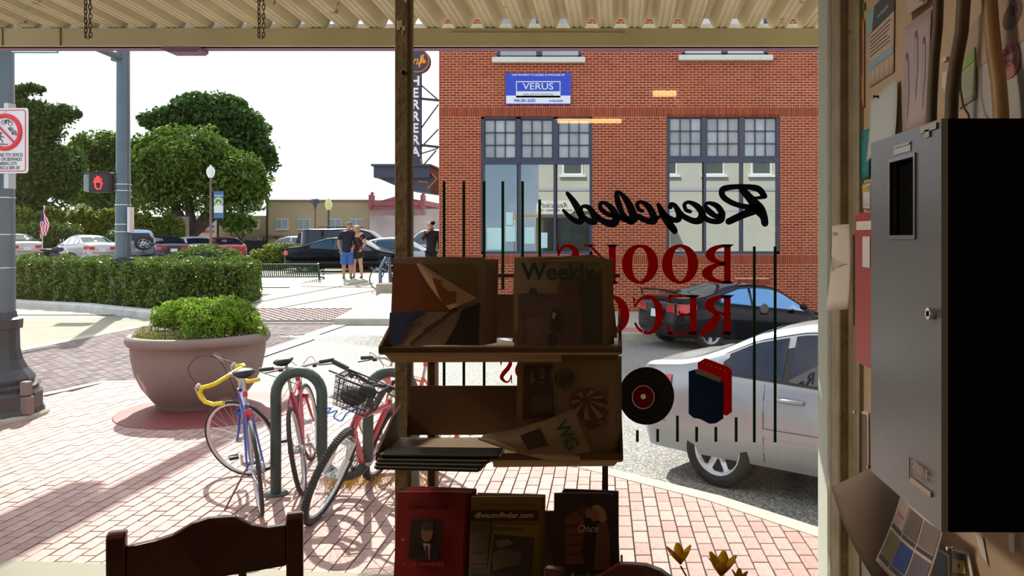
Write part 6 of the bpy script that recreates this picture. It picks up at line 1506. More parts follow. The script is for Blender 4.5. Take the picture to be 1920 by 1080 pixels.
def pin(t, S, u, v, col=None):
    p = S(u, v); q = MB(); q.cyl(p, p-Vector((.010, 0, 0)), .0025, 8); q.cyl(p-Vector((.010, 0, 0)), p-Vector((.013, 0, 0)), .0042, 8); q.cyl(p, p-Vector((.002, 0, 0)), .004, 8); q.build('push_pin', col or M_pin, t)
pw_ = paper('white', (.76, .72, .69))
t, S1 = sheet('poster', 'orange and violet glossy poster nearest the window, top left of wall', [(1583, 75), (1620, 36), (1620, 200), (1584, 225)], paper('orange', (.72, .32, .10)), cat='poster')
rect(t, S1, 'picture', .05, .22, .95, .62, paper('violet', (.30, .28, .48))); printed(t, S1, 'figure', [(.2, .3), (.4, .25), (.5, .6), (.25, .62)], paper('deep_orange', (.6, .22, .05)), .0016); printed(t, S1, 'figure', [(.55, .35), (.85, .3), (.85, .6), (.5, .6)], paper('pale_blue', (.55, .58, .72)), .0016); rect(t, S1, 'picture', .05, .62, .95, .92, paper('pale_yellow', (.72, .62, .42))); pin(t, S1, .5, .02); pin(t, S1, .4, .98)
t, S1 = sheet('flyer', 'tear-off flyer with dark blue header strip, top of the wall', [(1626, 28), (1677, -30), (1675, 135), (1628, 165)], paper('beige', (.60, .50, .44)), cat='flyer')
rect(t, S1, 'header', .0, .0, 1, .30, paper('header', (.06, .08, .10))); printed(t, S1, 'header_cloud', [(0, .0), (.3, .0), (.2, .3), (0, .3)], paper('sky', (.3, .5, .62)), .0016); wtext(t, S1, 'your friendly lab', .62, .18, .013, M_white, .9); lines(t, S1, .36, .60, 6); rect(t, S1, 'footer', 0, .68, 1, .78, paper('sky', (.3, .5, .62)))
for i in range(5): rect(t, S1, 'tear_slit', .12+i*.18, .80, .128+i*.18, 1.0, M_ink)
t, S1 = sheet('blank_sheet', 'blank blue-white sheet hanging from one black pin above the panel', [(1632, 192), (1682, 148), (1685, 262), (1631, 305)], paper('blue_white', (.60, .70, .76)), .010, cat='sheet', curl=.01); pin(t, S1, .4, .05, M_trimb)
t, S1 = sheet('poster', 'faded pink and violet poster with thin figures, left of the conduits', [(1694, 52), (1746, 17), (1736, 235), (1694, 256)], paper('faded_pink', (.52, .44, .48), var=.1, scale=6), cat='poster')
for a, b_ in ((.15, .3), (.5, .15), (.8, .25)): printed(t, S1, 'figure', [(a-.06, b_), (a+.06, b_), (a+.10, b_+.3), (a+.03, b_+.6), (a-.08, b_+.3)], paper('faded_violet', (.42, .38, .50))); printed(t, S1, 'figure_head', [(a-.04, b_-.04), (a+.03, b_-.05), (a+.04, b_+.02), (a-.04, b_+.02)], paper('dark_violet', (.2, .14, .22)), .0016)
t, S1 = sheet('poster', 'folded beige paper cut off by the top edge, above the faded poster', [(1700, -40), (1747, -70), (1746, 5), (1705, 36)], paper('beige', (.60, .50, .44)), .006, cat='paper', curl=.01); pin(t, S1, .9, .9)
t, S1 = sheet('notice', 'white notice with black text below the orange poster', [(1584, 228), (1614, 213), (1612, 376), (1580, 391)], pw_); lines(t, S1, .08, .5, 12); lines(t, S1, .55, .9, 8)
t, S1 = sheet('notice', 'teal green notice beside the panel with a small headline', [(1597, 252), (1632, 240), (1629, 334), (1597, 338)], paper('teal', (.0, .26, .30)), .007); wtext(t, S1, 'GARAGE S', .5, .14, .014, M_ink); lines(t, S1, .25, .7, 6, w=.005)
t, S1 = sheet('notice', 'green-topped printed sheet behind the thick conduits', [(1790, 130), (1828, 88), (1830, 184), (1794, 205)], paper('green_pale', (.50, .55, .40)), .006); rect(t, S1, 'green_corner', .2, 0, 1, .25, paper('leaf_green', (.30, .45, .12))); lines(t, S1, .32, .92, 14, w=.006)
t, S1 = sheet('poster', 'large pale poster with red bubble reading Engage Denton, far right', [(1812, 60), (1960, -120), (1965, 260), (1814, 235)], paper('poster_grey', (.52, .50, .50), var=.12, scale=5), .003, cat='poster')
q = MB(); rect(t, S1, 'beige_top', 0, 0, 1, .45, paper('poster_beige', (.50, .38, .28)))
def blob(t, S, nm, u, v, ru, rv, m, d=.0018): return printed(t, S, nm, [(u+ru*math.cos(a), v+rv*math.sin(a)) for a in np.linspace(0, 2*math.pi, 25)[:-1]], m, d)
def uv_of(px, py):       # invert the big poster roughly
    best = None
    for i in range(61):
        for j in range(61):
            p = S1(i/60, j/60)+t.location; x = CX+F*p.x/p.y; y = HY+(CH-p.z)*F/p.y; d = (x-px)**2+(y-py)**2
            if best is None or d < best[0]: best = (d, i/60, j/60)
    return best[1:]
u, v = uv_of(1892, 115); blob(t, S1, 'red_bubble', u, v, .14, .115, paper('bubble_red', (.50, .20, .22))); wtext(t, S1, 'ENGAGE', *uv_of(1889, 100), .0165, M_white, .9); wtext(t, S1, 'DENTON!', *uv_of(1888, 122), .0165, M_white, .9)
u, v = uv_of(1900, 28); blob(t, S1, 'brown_bubble', u, v, .12, .085, paper('bubble_brown', (.14, .09, .09))); wtext(t, S1, '31', *uv_of(1905, 20), .024, paper('letter_beige', (.6, .5, .42))); wtext(t, S1, '77°', *uv_of(1858, 62), .030, paper('bubble_brown', (.14, .09, .09)), .8)
t2, S2 = sheet('leaflet', 'small slip of paper taped between the two conduits', [(1767, 135), (1776, 133), (1772, 172), (1765, 165)], pw_, .006, cat='paper')
t2, S2 = sheet('leaflet', 'tiny white price tag between the conduits', [(1765, 108), (1774, 104), (1774, 114), (1765, 117)], pw_, .006, cat='paper')
t2, S2 = sheet('sticker', 'small green triangular sticker at the top of the wall', [(1612, 14), (1621, 3), (1621, 20), (1620, 20)], paper('green', (.08, .30, .05)), .004, cat='sticker')
t, S1 = sheet('notice', 'curled white drawing lettered NA overlapping the window frame', [(1574, 424), (1592, 420), (1604, 580), (1575, 586)], pw_, .05, cat='drawing', curl=.02, lift=(.02, 0, 0, .02)); wtext(t, S1, 'N A', .4, .10, .016, M_ink, 1)
for i in range(7): a = S1(.25+.07*i, .55-.01*i)-Vector((.002, 0, 0)); b_ = S1(.15+.13*i, .35+.02*i)-Vector((.002, 0, 0)); MB().cyl(a, b_, .0005, 4).build('pencil_stroke', M_ink, t)
t, S1 = sheet('notice', 'dull olive sheet behind the curled white drawing', [(1583, 410), (1604, 405), (1603, 520), (1597, 528)], paper('olive', (.24, .20, .07)), .008, cat='sheet')
t, S1 = sheet('flyer', 'pink tear-off flyer with a fringe below the white drawing', [(1582, 586), (1606, 586), (1611, 690), (1581, 690)], paper('pink', (.62, .38, .46)), .006, cat='flyer'); rect(t, S1, 'black_bar', .1, .03, .95, .10, M_ink); wtext(t, S1, 'EMPLOY', .5, .18, .011, M_ink, .8); rect(t, S1, 'black_bar', .1, .26, .95, .30, M_ink); lines(t, S1, .65, .95, 7, w=.006)
for i in range(5): t3 = rect(t, S1, 'fringe', .06+i*.18, 1.0, .20+i*.18, 1.40+.1*(i % 2), paper('pink', (.62, .38, .46)), .001)
t, S1 = sheet('poster', 'glossy grey poster with yellow frame picture and white label below the pink flyer', [(1592, 767), (1628, 773), (1629, 925), (1590, 920)], pw_, .005, cat='poster'); rect(t, S1, 'picture', .05, .03, .93, .97, paper('brown_grey', (.20, .16, .12))); rect(t, S1, 'yellow_frame', .2, .12, .55, .68, paper('ochre', (.42, .28, .10)), .0016); rect(t, S1, 'grey_panel', .27, .16, .48, .64, paper('brown_grey2', (.30, .25, .20)), .002); rect(t, S1, 'white_label', .12, .68, .6, .9, pw_, .002); pin(t, S1, .5, .02)
t, S1 = sheet('poster', 'pale green poster with white football helmets, bottom left of the wall', [(1588, 930), (1640, 952), (1660, 1130), (1584, 1110)], paper('helmet_grey', (.36, .36, .30), var=.1, scale=20), .006, cat='poster')
for u, v, r_ in ((.35, .18, .13), (.62, .12, .10), (.45, .45, .12), (.72, .55, .13), (.3, .72, .1)):
    blob(t, S1, 'helmet', u, v, r_*1.3, r_*.8, paper('helmet_white', (.62, .62, .58))); blob(t, S1, 'helmet_shell', u+.02, v-.01, r_*1.0, r_*.6, paper('helmet_green', (.20, .30, .14)), .0022)
    for k_ in range(3): a = S1(u-r_, v+.02*k_)-Vector((.003, 0, 0)); b_ = S1(u+.3*r_, v+.02*k_+.01)-Vector((.003, 0, 0)); MB().cyl(a, b_, .0008, 4).build('face_bar', M_white, t)
t, S1 = sheet('brown_sheet', 'large brown-grey folded paper drooping below the panel corner', [(1636, 872), (1700, 945), (1668, 1120), (1602, 912)], paper('brown_fold', (.25, .19, .14)), .06, cat='paper', curl=.03, lift=(.0, -.02, -.02, .03)); pin(t, S1, .04, .02, M_red)
t, S1 = sheet('flyer', 'event sheet with six picture boxes hanging below the panel', [(1690, 925), (1754, 990), (1740, 1125), (1672, 1050)], pw_, .075, cat='flyer', curl=.015, lift=(0, -.015, 0, .02))
for i in range(3):
    for j in range(2):
        c_ = [(.62, .52, .50), (.20, .17, .16), (.28, .24, .22), (.26, .20, .03), (.03, .10, .40), (.20, .18, .26)][i+3*j]
        rect(t, S1, 'picture_box', .04+i*.32, .05+j*.46, .33+i*.32, .40+j*.46, paper('box_%d%d' % (i, j), c_)); rect(t, S1, 'caption_bar', .04+i*.32, .41+j*.46, .33+i*.32, .47+j*.46, M_ink)
wtext(t, S1, 'ROOTS', .18, .25, .012, M_sr, .8)
t, S1 = sheet('poster', 'deep blue poster with white margin beneath the panel', [(1750, 1022), (1782, 1042), (1782, 1130), (1752, 1120)], pw_, .01, cat='poster'); rect(t, S1, 'blue_field', 0, .05, .8, 1, paper('blue', (.01, .09, .22)))
t, S1 = sheet('brochure', 'yellow and black pinned brochure at the bottom right', [(1785, 1025), (1815, 1035), (1840, 1130), (1787, 1130)], pw_, .012, cat='brochure', curl=.01); rect(t, S1, 'cover', .05, .06, .9, 1, paper('black_brown', (.06, .05, .03))); rect(t, S1, 'yellow_band', .1, .2, .8, .45, paper('yellow_dull', (.45, .38, .06)), .0018); rect(t, S1, 'yellow_band', .1, .6, .8, .9, paper('yellow_dull', (.45, .38, .06)), .0018); pin(t, S1, .15, .02)
t, S1 = sheet('leaflet', 'narrow torn strip of paper under the panel', [(1828, 1000), (1842, 1008), (1852, 1062), (1838, 1040)], pw_, .004, cat='paper'); t, S1 = sheet('leaflet', 'narrow hanging tag at the far right under the panel', [(1890, 1000), (1902, 1000), (1902, 1040), (1892, 1034)], pw_, .01, cat='tag')
t, S1 = sheet('bag', 'clear plastic baggie with yellow tab pinned beside the panel', [(1616, 345), (1632, 340), (1632, 392), (1617, 392)], mat('baggie', (.45, .42, .34), .15), .012, cat='bag'); rect(t, S1, 'yellow_tab', .1, .12, .8, .35, paper('tab_yellow', (.6, .45, .05)))
# red box and alarm panel
def wbox(px0, px1, xf, ztop, zbot): 
    Y1 = F*xf/(px0-CX); Y0 = F*xf/(px1-CX); return Y0, Y1
rb = thing('red_box', 'red metal box on the wall between window and alarm panel', 'box', (.655, 1.9, 0))
Yf = F*.60/(1602-CX); Yn = F*.60/(1650-CX); zt1 = Z_(400, 1.9); zb1 = Z_(680, 1.9)
MB().box((-.005, (Yf+Yn)/2-1.9, (zt1+zb1)/2), (.10, Yf-Yn, zt1-zb1), bev=.006).build('body', mat('box_red', (.42, .015, .02), .42), rb)
MB().box((-.056, Yf-1.9-.08, zt1-.03), (.002, .12, .02)).box((-.056, Yf-1.9-.09, zt1-.09), (.002, .05, .07)).build('label', M_white, rb)
PXF, PY0, PY1 = .512, 1.20, 1.515; pz0, pz1 = Z_(998, PY0), Z_(222, PY0)
pn = thing('alarm_panel', 'grey steel fire alarm cabinet with sides blackened as shade mounted on the right wall', 'alarm panel', (WX, (PY0+PY1)/2, (pz0+pz1)/2))
hh, ww = pz1-pz0, PY1-PY0
MB().box(((PXF-WX)/2+.004, 0, 0), (WX-PXF-.010, ww, hh)).build('cabinet', mat('cabinet_shade_black', (.004, .004, .004), .9, spec=.05), pn)  # unlit cabinet sides, their shade put into a black colour
M_door = mat('door_grey', (.19, .205, .225), .38, metal=.45, var=.05, scale=3, bump=.03, bscale=90)
wy0 = F*PXF/(1720-CX)-(PY0+PY1)/2; wy1 = F*PXF/(1675-CX)-(PY0+PY1)/2; wz1 = .19; wz0 = .055
wz1 = CH-(300-HY)*1.36/F-(pz0+pz1)/2; wz0 = CH-(441-HY)*1.36/F-(pz0+pz1)/2
q = MB(); xd = PXF-WX; t_ = .010
for a, b_, c_, d_ in ((-ww/2, wy0, -hh/2, hh/2), (wy1, ww/2, -hh/2, hh/2), (wy0, wy1, wz1, hh/2), (wy0, wy1, -hh/2, wz0)): q.box((xd+t_/2-.004, (a+b_)/2, (c_+d_)/2), (t_, b_-a, d_-c_))
dr_ = q.build('door', M_door, pn)
q = MB(); q.box((xd+.03, (wy0+wy1)/2, (wz0+wz1)/2), (.004, wy1-wy0+.03, wz1-wz0+.02)); q.build('display_board', mat('display_black', (.012, .014, .018), .25), dr_)
q = MB(); q.box((xd+.027, (wy0+wy1)/2, wz1-.03), (.003, .06, .018)); 
for i in range(6): q.box((xd+.027, wy0+.02, wz1-.058-i*.013), (.003, .004, .004)); q.box((xd+.027, wy1-.035, wz1-.060-i*.013), (.003, .02, .0015))
q.build('display', mat('display_pale', (.25, .35, .38), .3), dr_)
q = MB()
for a, b_, c_, d_ in ((wy0-.006, wy0, wz0, wz1), (wy1, wy1+.006, wz0, wz1), (wy0-.006, wy1+.006, wz1, wz1+.006), (wy0-.006, wy1+.006, wz0-.007, wz0)): q.box((xd-.004, (a+b_)/2, (c_+d_)/2), (.006, b_-a, d_-c_))
q.build('window_bezel', mat('bezel_grey', (.24, .25, .27), .35, metal=.5), dr_)
def pnl(px, py): Y = F*PXF/(px-CX); return Vector((xd-.008, Y-(PY0+PY1)/2, CH-(py-HY)*Y/F-(pz0+pz1)/2))
p = pnl(1756, 588); q = MB(); q.cyl(p+Vector((.004, 0, 0)), p-Vector((.006, 0, 0)), .009, 20); q.build('lock', M_chrome, dr_); q = MB(); q.box(p-Vector((.007, 0, 0)), (.002, .0025, .008)); q.build('keyhole', M_trimb, dr_)
PR = Matrix(((0, 0, -1, 0), (-1, 0, 0, 0), (0, 1, 0, 0), (0, 0, 0, 1)))
text_obj('lettering', 'CERBERUS', mat('print_pale', (.50, .42, .38), .6), Matrix.Translation(pnl(1733, 880)) @ PR, .0165, dr_, .0003, sx=.85, bold=.0003)
text_obj('lettering', 'PYROTRONICS', MATS['print_pale'], Matrix.Translation(pnl(1736, 897)) @ PR, .007, dr_, .0003)
q = MB(); a = pnl(1733, 908); q.box(a+Vector((.002, 0, -.004)), (.002, .082, .008)); q.box(pnl(1713, 878)+Vector((.002, .003, 0)), (.002, .002, .035)); q.build('print_bar', MATS['print_pale'], dr_)
q = MB(); q.box(pnl(1697, 276)+Vector((.003, 0, -.002)), (.001, .075, .016)); q.build('label_strip', mat('label_silver', (.35, .36, .38), .3, metal=.3), dr_)
for px, py, w_, h_ in ((1697, 273, .070, .004), (1748, 240, .062, .010), (1746, 250, .018, .012)): MB().box(pnl(px, py)+Vector((.0015, 0, 0)), (.001, w_, h_)).build('label', mat('label_pale', (.45, .45, .46), .5), dr_)
# conduits into the top of the panel
M_cond = mat('conduit_brown', (.10, .075, .045), .55, var=.12, scale=6)
def conduit(label, px, Xc, r, pts, m=M_cond):
    t = thing('conduit', label, 'conduit', (0, 0, 0)); q = MB(); q.smooth = True
    q.tube([Vector((Xc+dx, F*Xc/(x-CX), CH-(y-HY)*(F*Xc/(x-CX))/F)) for x, y, dx in pts], r, 12); q.build('pipe', m, t); return t
conduit('dark bent conduit entering the panel top, left of two', 1755, .62, .0095, [(1746, 250, 0), (1748, 180, 0), (1752, 110, 0), (1758, 50, 0), (1760, -10, 0), (1760, -160, 0), (1760, -400, 0)])
conduit('dark bent conduit entering the panel top, right of two', 1795, .62, .0115, [(1783, 240, 0), (1785, 180, 0), (1792, 120, 0), (1803, 60, 0), (1807, 0, 0), (1807, -160, 0), (1807, -430, 0)])
conduit('thick tan and ochre cable curving down at the far right', 1865, .66, .0125, [(1878, 260, 0), (1876, 200, 0), (1872, 150, 0), (1864, 100, 0), (1858, 40, 0), (1852, -60, 0), (1850, -480, 0)], mat('cable_tan', (.36, .22, .10), .5))
conduit('thin brown wire curling between conduit and cable', 1810, .66, .0022, [(1818, 235, 0), (1816, 215, 0), (1806, 200, 0), (1800, 165, 0), (1801, 120, 0), (1803, -60, 0), (1803, -430, 0)], mat('wire_brown', (.10, .05, .03), .5))

# ================================================================== NEWSPAPER RACK
RY = 1.72; kr = RY/F
def rp(x, y, dy=0): return Vector(((x-CX)*kr, dy, CH-(y-HY)*kr))          # rack-local: x, z as seen in the plane Y = RY
M_tray = mat('rack_tan', (.12, .065, .028), .6, var=.08, scale=8); M_up = mat('rack_upright', (.10, .06, .03), .55); M_lip = mat('tray_base_cream', (.55, .46, .34), .5)
rack = thing('magazine_rack', 'tan free-standing newspaper rack with three trays before the window', 'rack', (0, RY, 0))
for x in (785, 1135):
    MB().box((rp(x, 0).x, .14, (FLZ+Z_(500, RY))/2), (12*kr, .02, Z_(500, RY)-FLZ)).build('upright', M_up, rack)
    q = MB()
    for y in (560, 700, 750, 870, 905, 980): q.cyl(rp(x, y, .128), rp(x, y, .131), .0022, 8)
    q.build('screw', M_trimb, rack)
for s in (-1, 1): MB().box((rp(785, 0).x+s*7.5*kr, .145, (FLZ+Z_(500, RY))/2), (2.6*kr, .03, Z_(500, RY)-FLZ)).build('pale_edge', MATS['stop_cream'], rack)
MB().box((rp(950, 0).x, .14, rp(0, 523).z), (430*kr, .012, 7*kr)).build('cross_bar', M_tray, rack)
MB().box((rp(960, 0).x, .10, FLZ+.015), (.5, .35, .03)).build('base', M_up, rack)
def tray(y_top, y_lip, y_bot, xl, xr, hgt):
    """sloped tray: back panel, bottom, front lip, two side cheeks"""
    q = MB(); zt, zl, zb = rp(0, y_top).z, rp(0, y_lip).z, rp(0, y_bot).z; a, b_ = rp(xl, 0).x, rp(xr, 0).x; w = b_-a
    # back panel leaning slightly
    q.add([(a+.018, .115, zb+.01), (b_-.004, .115, zb+.01), (b_-.014, .125, zt), (a+.024, .125, zt), (a+.018, .121, zb+.01), (b_-.004, .121, zb+.01), (b_-.014, .131, zt), (a+.024, .131, zt)], [(0, 1, 2, 3), (7, 6, 5, 4), (3, 2, 6, 7), (0, 3, 7, 4), (1, 5, 6, 2), (0, 4, 5, 1)]); bk = q.build('tray_back', M_tray, rack)
    q = MB(); q.box(((a+b_)/2, .03, zb), (w, .18, .006)); q.build('tray_bottom', M_lip, rack)
    q = MB(); q.box(((a+b_)/2, -.06, (zl+zb)/2+.002), (w, .006, zl-zb)); q.build('tray_lip', M_tray, rack)
    for s, x in ((-1, a), (1, b_)):
        q = MB(); q.prism([(-.062, zb), (.118, zb), (.128, min(zt, zb+.075)), (.06, min(zt, zb+.065)), (-.062, zl+.004)], lambda y, z: (x-.0025, y, z), lambda y, z: (x+.0025, y, z)); fixn(q.build('tray_side', M_tray, rack))
M_rim_ = mat('tray_rim_cream', (.80, .68, .50), .5, trl=.75)
q = MB(); q.prism([(733, 656), (1055, 656), (1055, 671), (748, 672)], lambda x, y: rp(x, y, -.056), lambda x, y: rp(x, y, -.052)); fixn(q.build('tray_rim', M_rim_, rack))
q = MB(); q.prism([(930, 850), (1160, 850), (1150, 860), (932, 862)], lambda x, y: rp(x, y, -.056), lambda x, y: rp(x, y, -.052)); fixn(q.build('tray_rim', M_rim_, rack))
q = MB(); q.prism([(1056, 656), (1160, 656), (1156, 664), (1148, 668), (1056, 669)], lambda x, y: rp(x, y, -.056), lambda x, y: rp(x, y, -.052)); fixn(q.build('tray_rim', M_tray, rack))
tray(560, 646, 655, 727, 1163, 0); tray(744, 838, 849, 722, 1165, 0); tray(996, 1135, 1150, 735, 1168, 0)
# printed matter: stack of folded sheets helper
def pap(name, label, x0, y0, x1, y1, dy, m, th=.010, layers=4, cat='newspaper', lean=.03, skew=0, group=None, jag=.003):
    t = thing(name, label, cat, (0, RY, 0), 0, group)
    for i in range(layers):
        j = (i-(layers-1)/2)*jag; d = dy+th*(i+.5)/layers
        a, b_ = rp(x0, y0), rp(x1, y1); top_l = Vector((a.x+j+skew, d+lean, a.z+abs(j)*.6)); top_r = Vector((b_.x+j+skew, d+lean, a.z+abs(j)*.6-.001*i))
        bl_, br = Vector((a.x+j, d, b_.z)), Vector((b_.x+j, d, b_.z)); e = Vector((0, th/layers*.85, 0)); bow = Vector((0, -.004, .0015))
        q = MB(); q.smooth = False; n = 6; vs = []
        for ee in (Vector(), e):
            for v in range(n+1):
                for u in range(n+1):
                    p = (bl_*(1-u/n)+br*(u/n))*(1-v/n)+(top_l*(1-u/n)+top_r*(u/n))*(v/n)+bow*math.sin(u/n*math.pi); vs.append(p+ee)
        K = (n+1)**2; fs = []
        for v in range(n):
            for u in range(n): s_ = v*(n+1)+u; fs += [(s_, s_+1, s_+n+2, s_+n+1), (K+s_, K+s_+n+1, K+s_+n+2, K+s_+1)]
        for u in range(n): fs += [(u, K+u, K+u+1, u+1), (n*(n+1)+u, n*(n+1)+u+1, K+n*(n+1)+u+1, K+n*(n+1)+u)]; a_ = u*(n+1); b2 = a_+n+1; fs += [(a_, b2, K+b2, K+a_), (a_+n, K+a_+n, K+b2+n, b2+n)]
        q.add(vs, fs); q.build('page', m, t)
    a, b_ = rp(x0, y0), rp(x1, y1)
    def Sf(px, py):      # point on the front page seen at a pixel
        u = ((px-x0)/(x1-x0)); v = 1-(py-y0)/(y1-y0); j = -(layers-1)/2*jag
        return Vector((a.x+(b_.x-a.x)*u+j+skew*v, dy+lean*v-.0015-.004*math.sin(max(0, min(1, u))*math.pi), b_.z+(a.z-b_.z)*v+.0015*math.sin(max(0, min(1, u))*math.pi)))
    return t, Sf
def pr(t, Sf, nm, poly, m, d=.0006):
    q = MB(); pts = []
    for i in range(len(poly)):
        p, p2 = poly[i], poly[(i+1) % len(poly)]
        for k_ in range(5): pts.append((p[0]+(p2[0]-p[0])*k_/5, p[1]+(p2[1]-p[1])*k_/5))
    c = (sum(p[0] for p in pts)/len(pts), sum(p[1] for p in pts)/len(pts))
    q.add([Sf(*c)-Vector((0, d, 0))]+[Sf(*p)-Vector((0, d, 0)) for p in pts], [(0, i+1, (i+1) % len(pts)+1) for i in range(len(pts))]); return q.build(nm, m, t)
def ell(cx_, cy_, rx, ry, n=20, a=0): return [(cx_+rx*math.cos(t)*math.cos(a)-ry*math.sin(t)*math.sin(a), cy_+rx*math.cos(t)*math.sin(a)+ry*math.sin(t)*math.cos(a)) for t in np.linspace(0, 2*math.pi, n+1)[:-1]]
def ptext(t, Sf, body, x, y, size, m, sx=1, rot=0, shear=0, bold=0): return text_obj('lettering', body, m, Matrix.Translation(Sf(x, y)-Vector((0, .0012, 0))) @ FRONT @ Matrix.Rotation(R(rot), 4, 'Z'), size*kr, t, .0002, sx=sx, shear=shear, bold=bold*kr)
nw = paper('newsprint', (.24, .185, .12)); c_ = lambda n, *v: paper(n, v)
t, Sf = pap('newspaper', 'newspapers with turned-down orange page over a blue advert, top tray left', 747, 489, 919, 645, -.03, nw, .05, 6, jag=.0045)
pr(t, Sf, 'orange_page', [(748, 494), (800, 496), (812, 520), (836, 560), (856, 582), (748, 583)], c_('orange_brown', .20, .055, .01), .002)
pr(t, Sf, 'picture', [(800, 496), (903, 498), (905, 558), (890, 556), (840, 520)], c_('olive_photo', .16, .12, .06), .001); pr(t, Sf, 'figure', [(796, 496), (812, 496), (824, 508), (820, 516), (806, 508)], M_ink, .003)
q = MB(); q.smooth = True; vs = []   # the turned-down flap
e1, e2 = [(792, 495), (822, 548), (857, 580)], [(800, 494), (850, 526), (907, 558)]
for i in range(9):
    u_ = i/8
    def qb(e, u_): return tuple((1-u_)**2*e[0][k_]+2*u_*(1-u_)*e[1][k_]+u_**2*e[2][k_] for k_ in (0, 1))
    a_, b2 = qb(e1, u_), qb(e2, u_)
    for w in range(5): s_ = w/4; p = Sf(a_[0]*(1-s_)+b2[0]*s_, a_[1]*(1-s_)+b2[1]*s_); p.y -= .004+.016*math.sin(s_*math.pi)*u_; vs.append(p)
q.add(vs, [(i*5+j, i*5+j+1, i*5+j+6, i*5+j+5) for i in range(8) for j in range(4)]); q.build('folded_flap', c_('flap_pink', .42, .26, .16), t)
pr(t, Sf, 'flap_photo', [(826, 520), (850, 528), (872, 548), (872, 566), (850, 572), (838, 550)], c_('photo_brown', .22, .09, .03), .022); pr(t, Sf, 'flap_photo_figure', ell(856, 536, 14, 6, a=.6), c_('photo_cream', .45, .30, .10), .024)
pr(t, Sf, 'advert', [(746, 584), (858, 583), (895, 560), (912, 560), (912, 644), (746, 644)], c_('advert_grey', .26, .20, .15), .003); pr(t, Sf, 'advert_blue', [(746, 584), (816, 584), (790, 596), (770, 640), (746, 644)], c_('advert_blue', .03, .05, .16), .0036)
pr(t, Sf, 'advert_dark', [(880, 580), (912, 566), (912, 644), (850, 644), (868, 612)], c_('advert_black', .03, .02, .02), .0036)
for a_, b2 in (((788, 642), (870, 578)), ((812, 618), (850, 596)), ((818, 612), (842, 634))): pr(t, Sf, 'advert_figure', [(a_[0]-3, a_[1]-2), (b2[0]-3, b2[1]-3), (b2[0]+3, b2[1]+2), (a_[0]+3, a_[1]+3)], c_('advert_brown', .09, .05, .03), .0042)
ptext(t, Sf, 'RACK', 790, 607, 11, M_ink, 1.2, shear=.3).location.y = -.005
t, Sf = pap('newspaper', 'stack of weekly newspapers with big green headline, top tray right', 962, 490, 1000, 645, .022, nw, .02, 3, jag=.004); t, Sf = t, Sf
t['label'] = 'folded newspaper edge showing left of the weekly newspapers, top tray'
pr(t, Sf, 'picture', [(965, 548), (972, 548), (974, 640), (966, 640)], c_('photo_dark', .06, .04, .04))
t, Sf = pap('newspaper', 'weekly newspapers with big green headline, right half of top tray', 975, 487, 1144, 646, -.04, nw, .05, 6, jag=.0035, skew=-.002)
pr(t, Sf, 'back_sheet_corner', [(985, 490), (1120, 477), (1142, 486), (1142, 492)], nw, -.003)
ptext(t, Sf, 'Weekly', 1057, 511, 44, c_('headline_green', .03, .075, .05), .98, bold=1.1); ptext(t, Sf, 'YEAR', 1126, 496, 8, M_ink)
pr(t, Sf, 'cover_photo', [(983, 550), (1000, 549), (1055, 550), (1060, 526), (1110, 524), (1138, 505), (1138, 641), (984, 641)], c_('cover_dark', .10, .065, .065)); pr(t, Sf, 'cover_photo_green', [(1096, 530), (1138, 505), (1138, 641), (1104, 641)], c_('cover_green', .05, .06, .04), .0012)
pr(t, Sf, 'cover_lower', [(984, 600), (1020, 590), (1060, 610), (1062, 641), (984, 641)], c_('cover_red', .13, .075, .07), .0012)
pr(t, Sf, 'building_shape', [(1002, 549), (1003, 541), (1010, 538), (1018, 542), (1018, 549)], c_('cover_black', .05, .035, .03), .0012)
for p_ in (ell(1050, 588, 9, 11), ell(1052, 606, 10, 16), ell(1046, 633, 9, 12)): pr(t, Sf, 'figure', p_, c_('cover_black', .05, .035, .03), .0018)
pr(t, Sf, 'white_card', [(1047, 583), (1054, 587), (1049, 597), (1044, 593)], c_('card', .34, .28, .18), .0024)
for x in (994, 1105): pr(t, Sf, 'lamp_post_drawing', [(x-1, 592), (x+1, 592), (x+1, 640), (x-1, 640)], c_('cover_black', .05, .035, .03), .002); pr(t, Sf, 'lamp_drawing', ell(x, 589, 3, 4), c_('cover_black', .05, .035, .03), .002)
# middle tray
t, Sf = pap('newspaper', 'upright newspaper with balloon pictures and sideways text, middle tray', 975, 672, 1161, 846, -.03, nw, .035, 5, jag=.003)
pr(t, Sf, 'dark_photo', [(988, 684), (1042, 684), (1044, 778), (988, 782)], c_('photo_dark', .06, .04, .04)); pr(t, Sf, 'photo_patch', [(1003, 742), (1040, 738), (1042, 768), (1004, 772)], c_('photo_brown2', .12, .07, .04), .0012)
for i, w in enumerate(('rolling', 'the ball', 'Getting')): ptext(t, Sf, w, 1004+i*19, 712, 15, c_('letter_tan', .30, .24, .18), 1, rot=-90)
pr(t, Sf, 'balloon', ell(1067, 711, 18, 20), c_('balloon_green', .10, .10, .05))
for i in range(4): pr(t, Sf, 'balloon_stripe', ell(1058+i*6, 711, 1.6, 17-abs(i-1.5)*3, a=.4), c_('balloon_dark', .04, .03, .03), .0012)
pr(t, Sf, 'balloon', ell(1112, 757, 37, 28, a=.5), c_('balloon_red', .12, .05, .04))
for i in range(8):
    a_ = i*math.pi/4; pr(t, Sf, 'balloon_stripe', [(1104+6*math.cos(a_), 748+5*math.sin(a_)), (1112+36*math.cos(a_), 757+27*math.sin(a_)), (1112+36*math.cos(a_+.35), 757+27*math.sin(a_+.35))], c_('letter_tan', .30, .24, .18), .0012)
pr(t, Sf, 'balloon_basket', [(1098, 770), (1124, 760), (1130, 796), (1110, 802)], c_('balloon_red', .12, .05, .04), .0008)
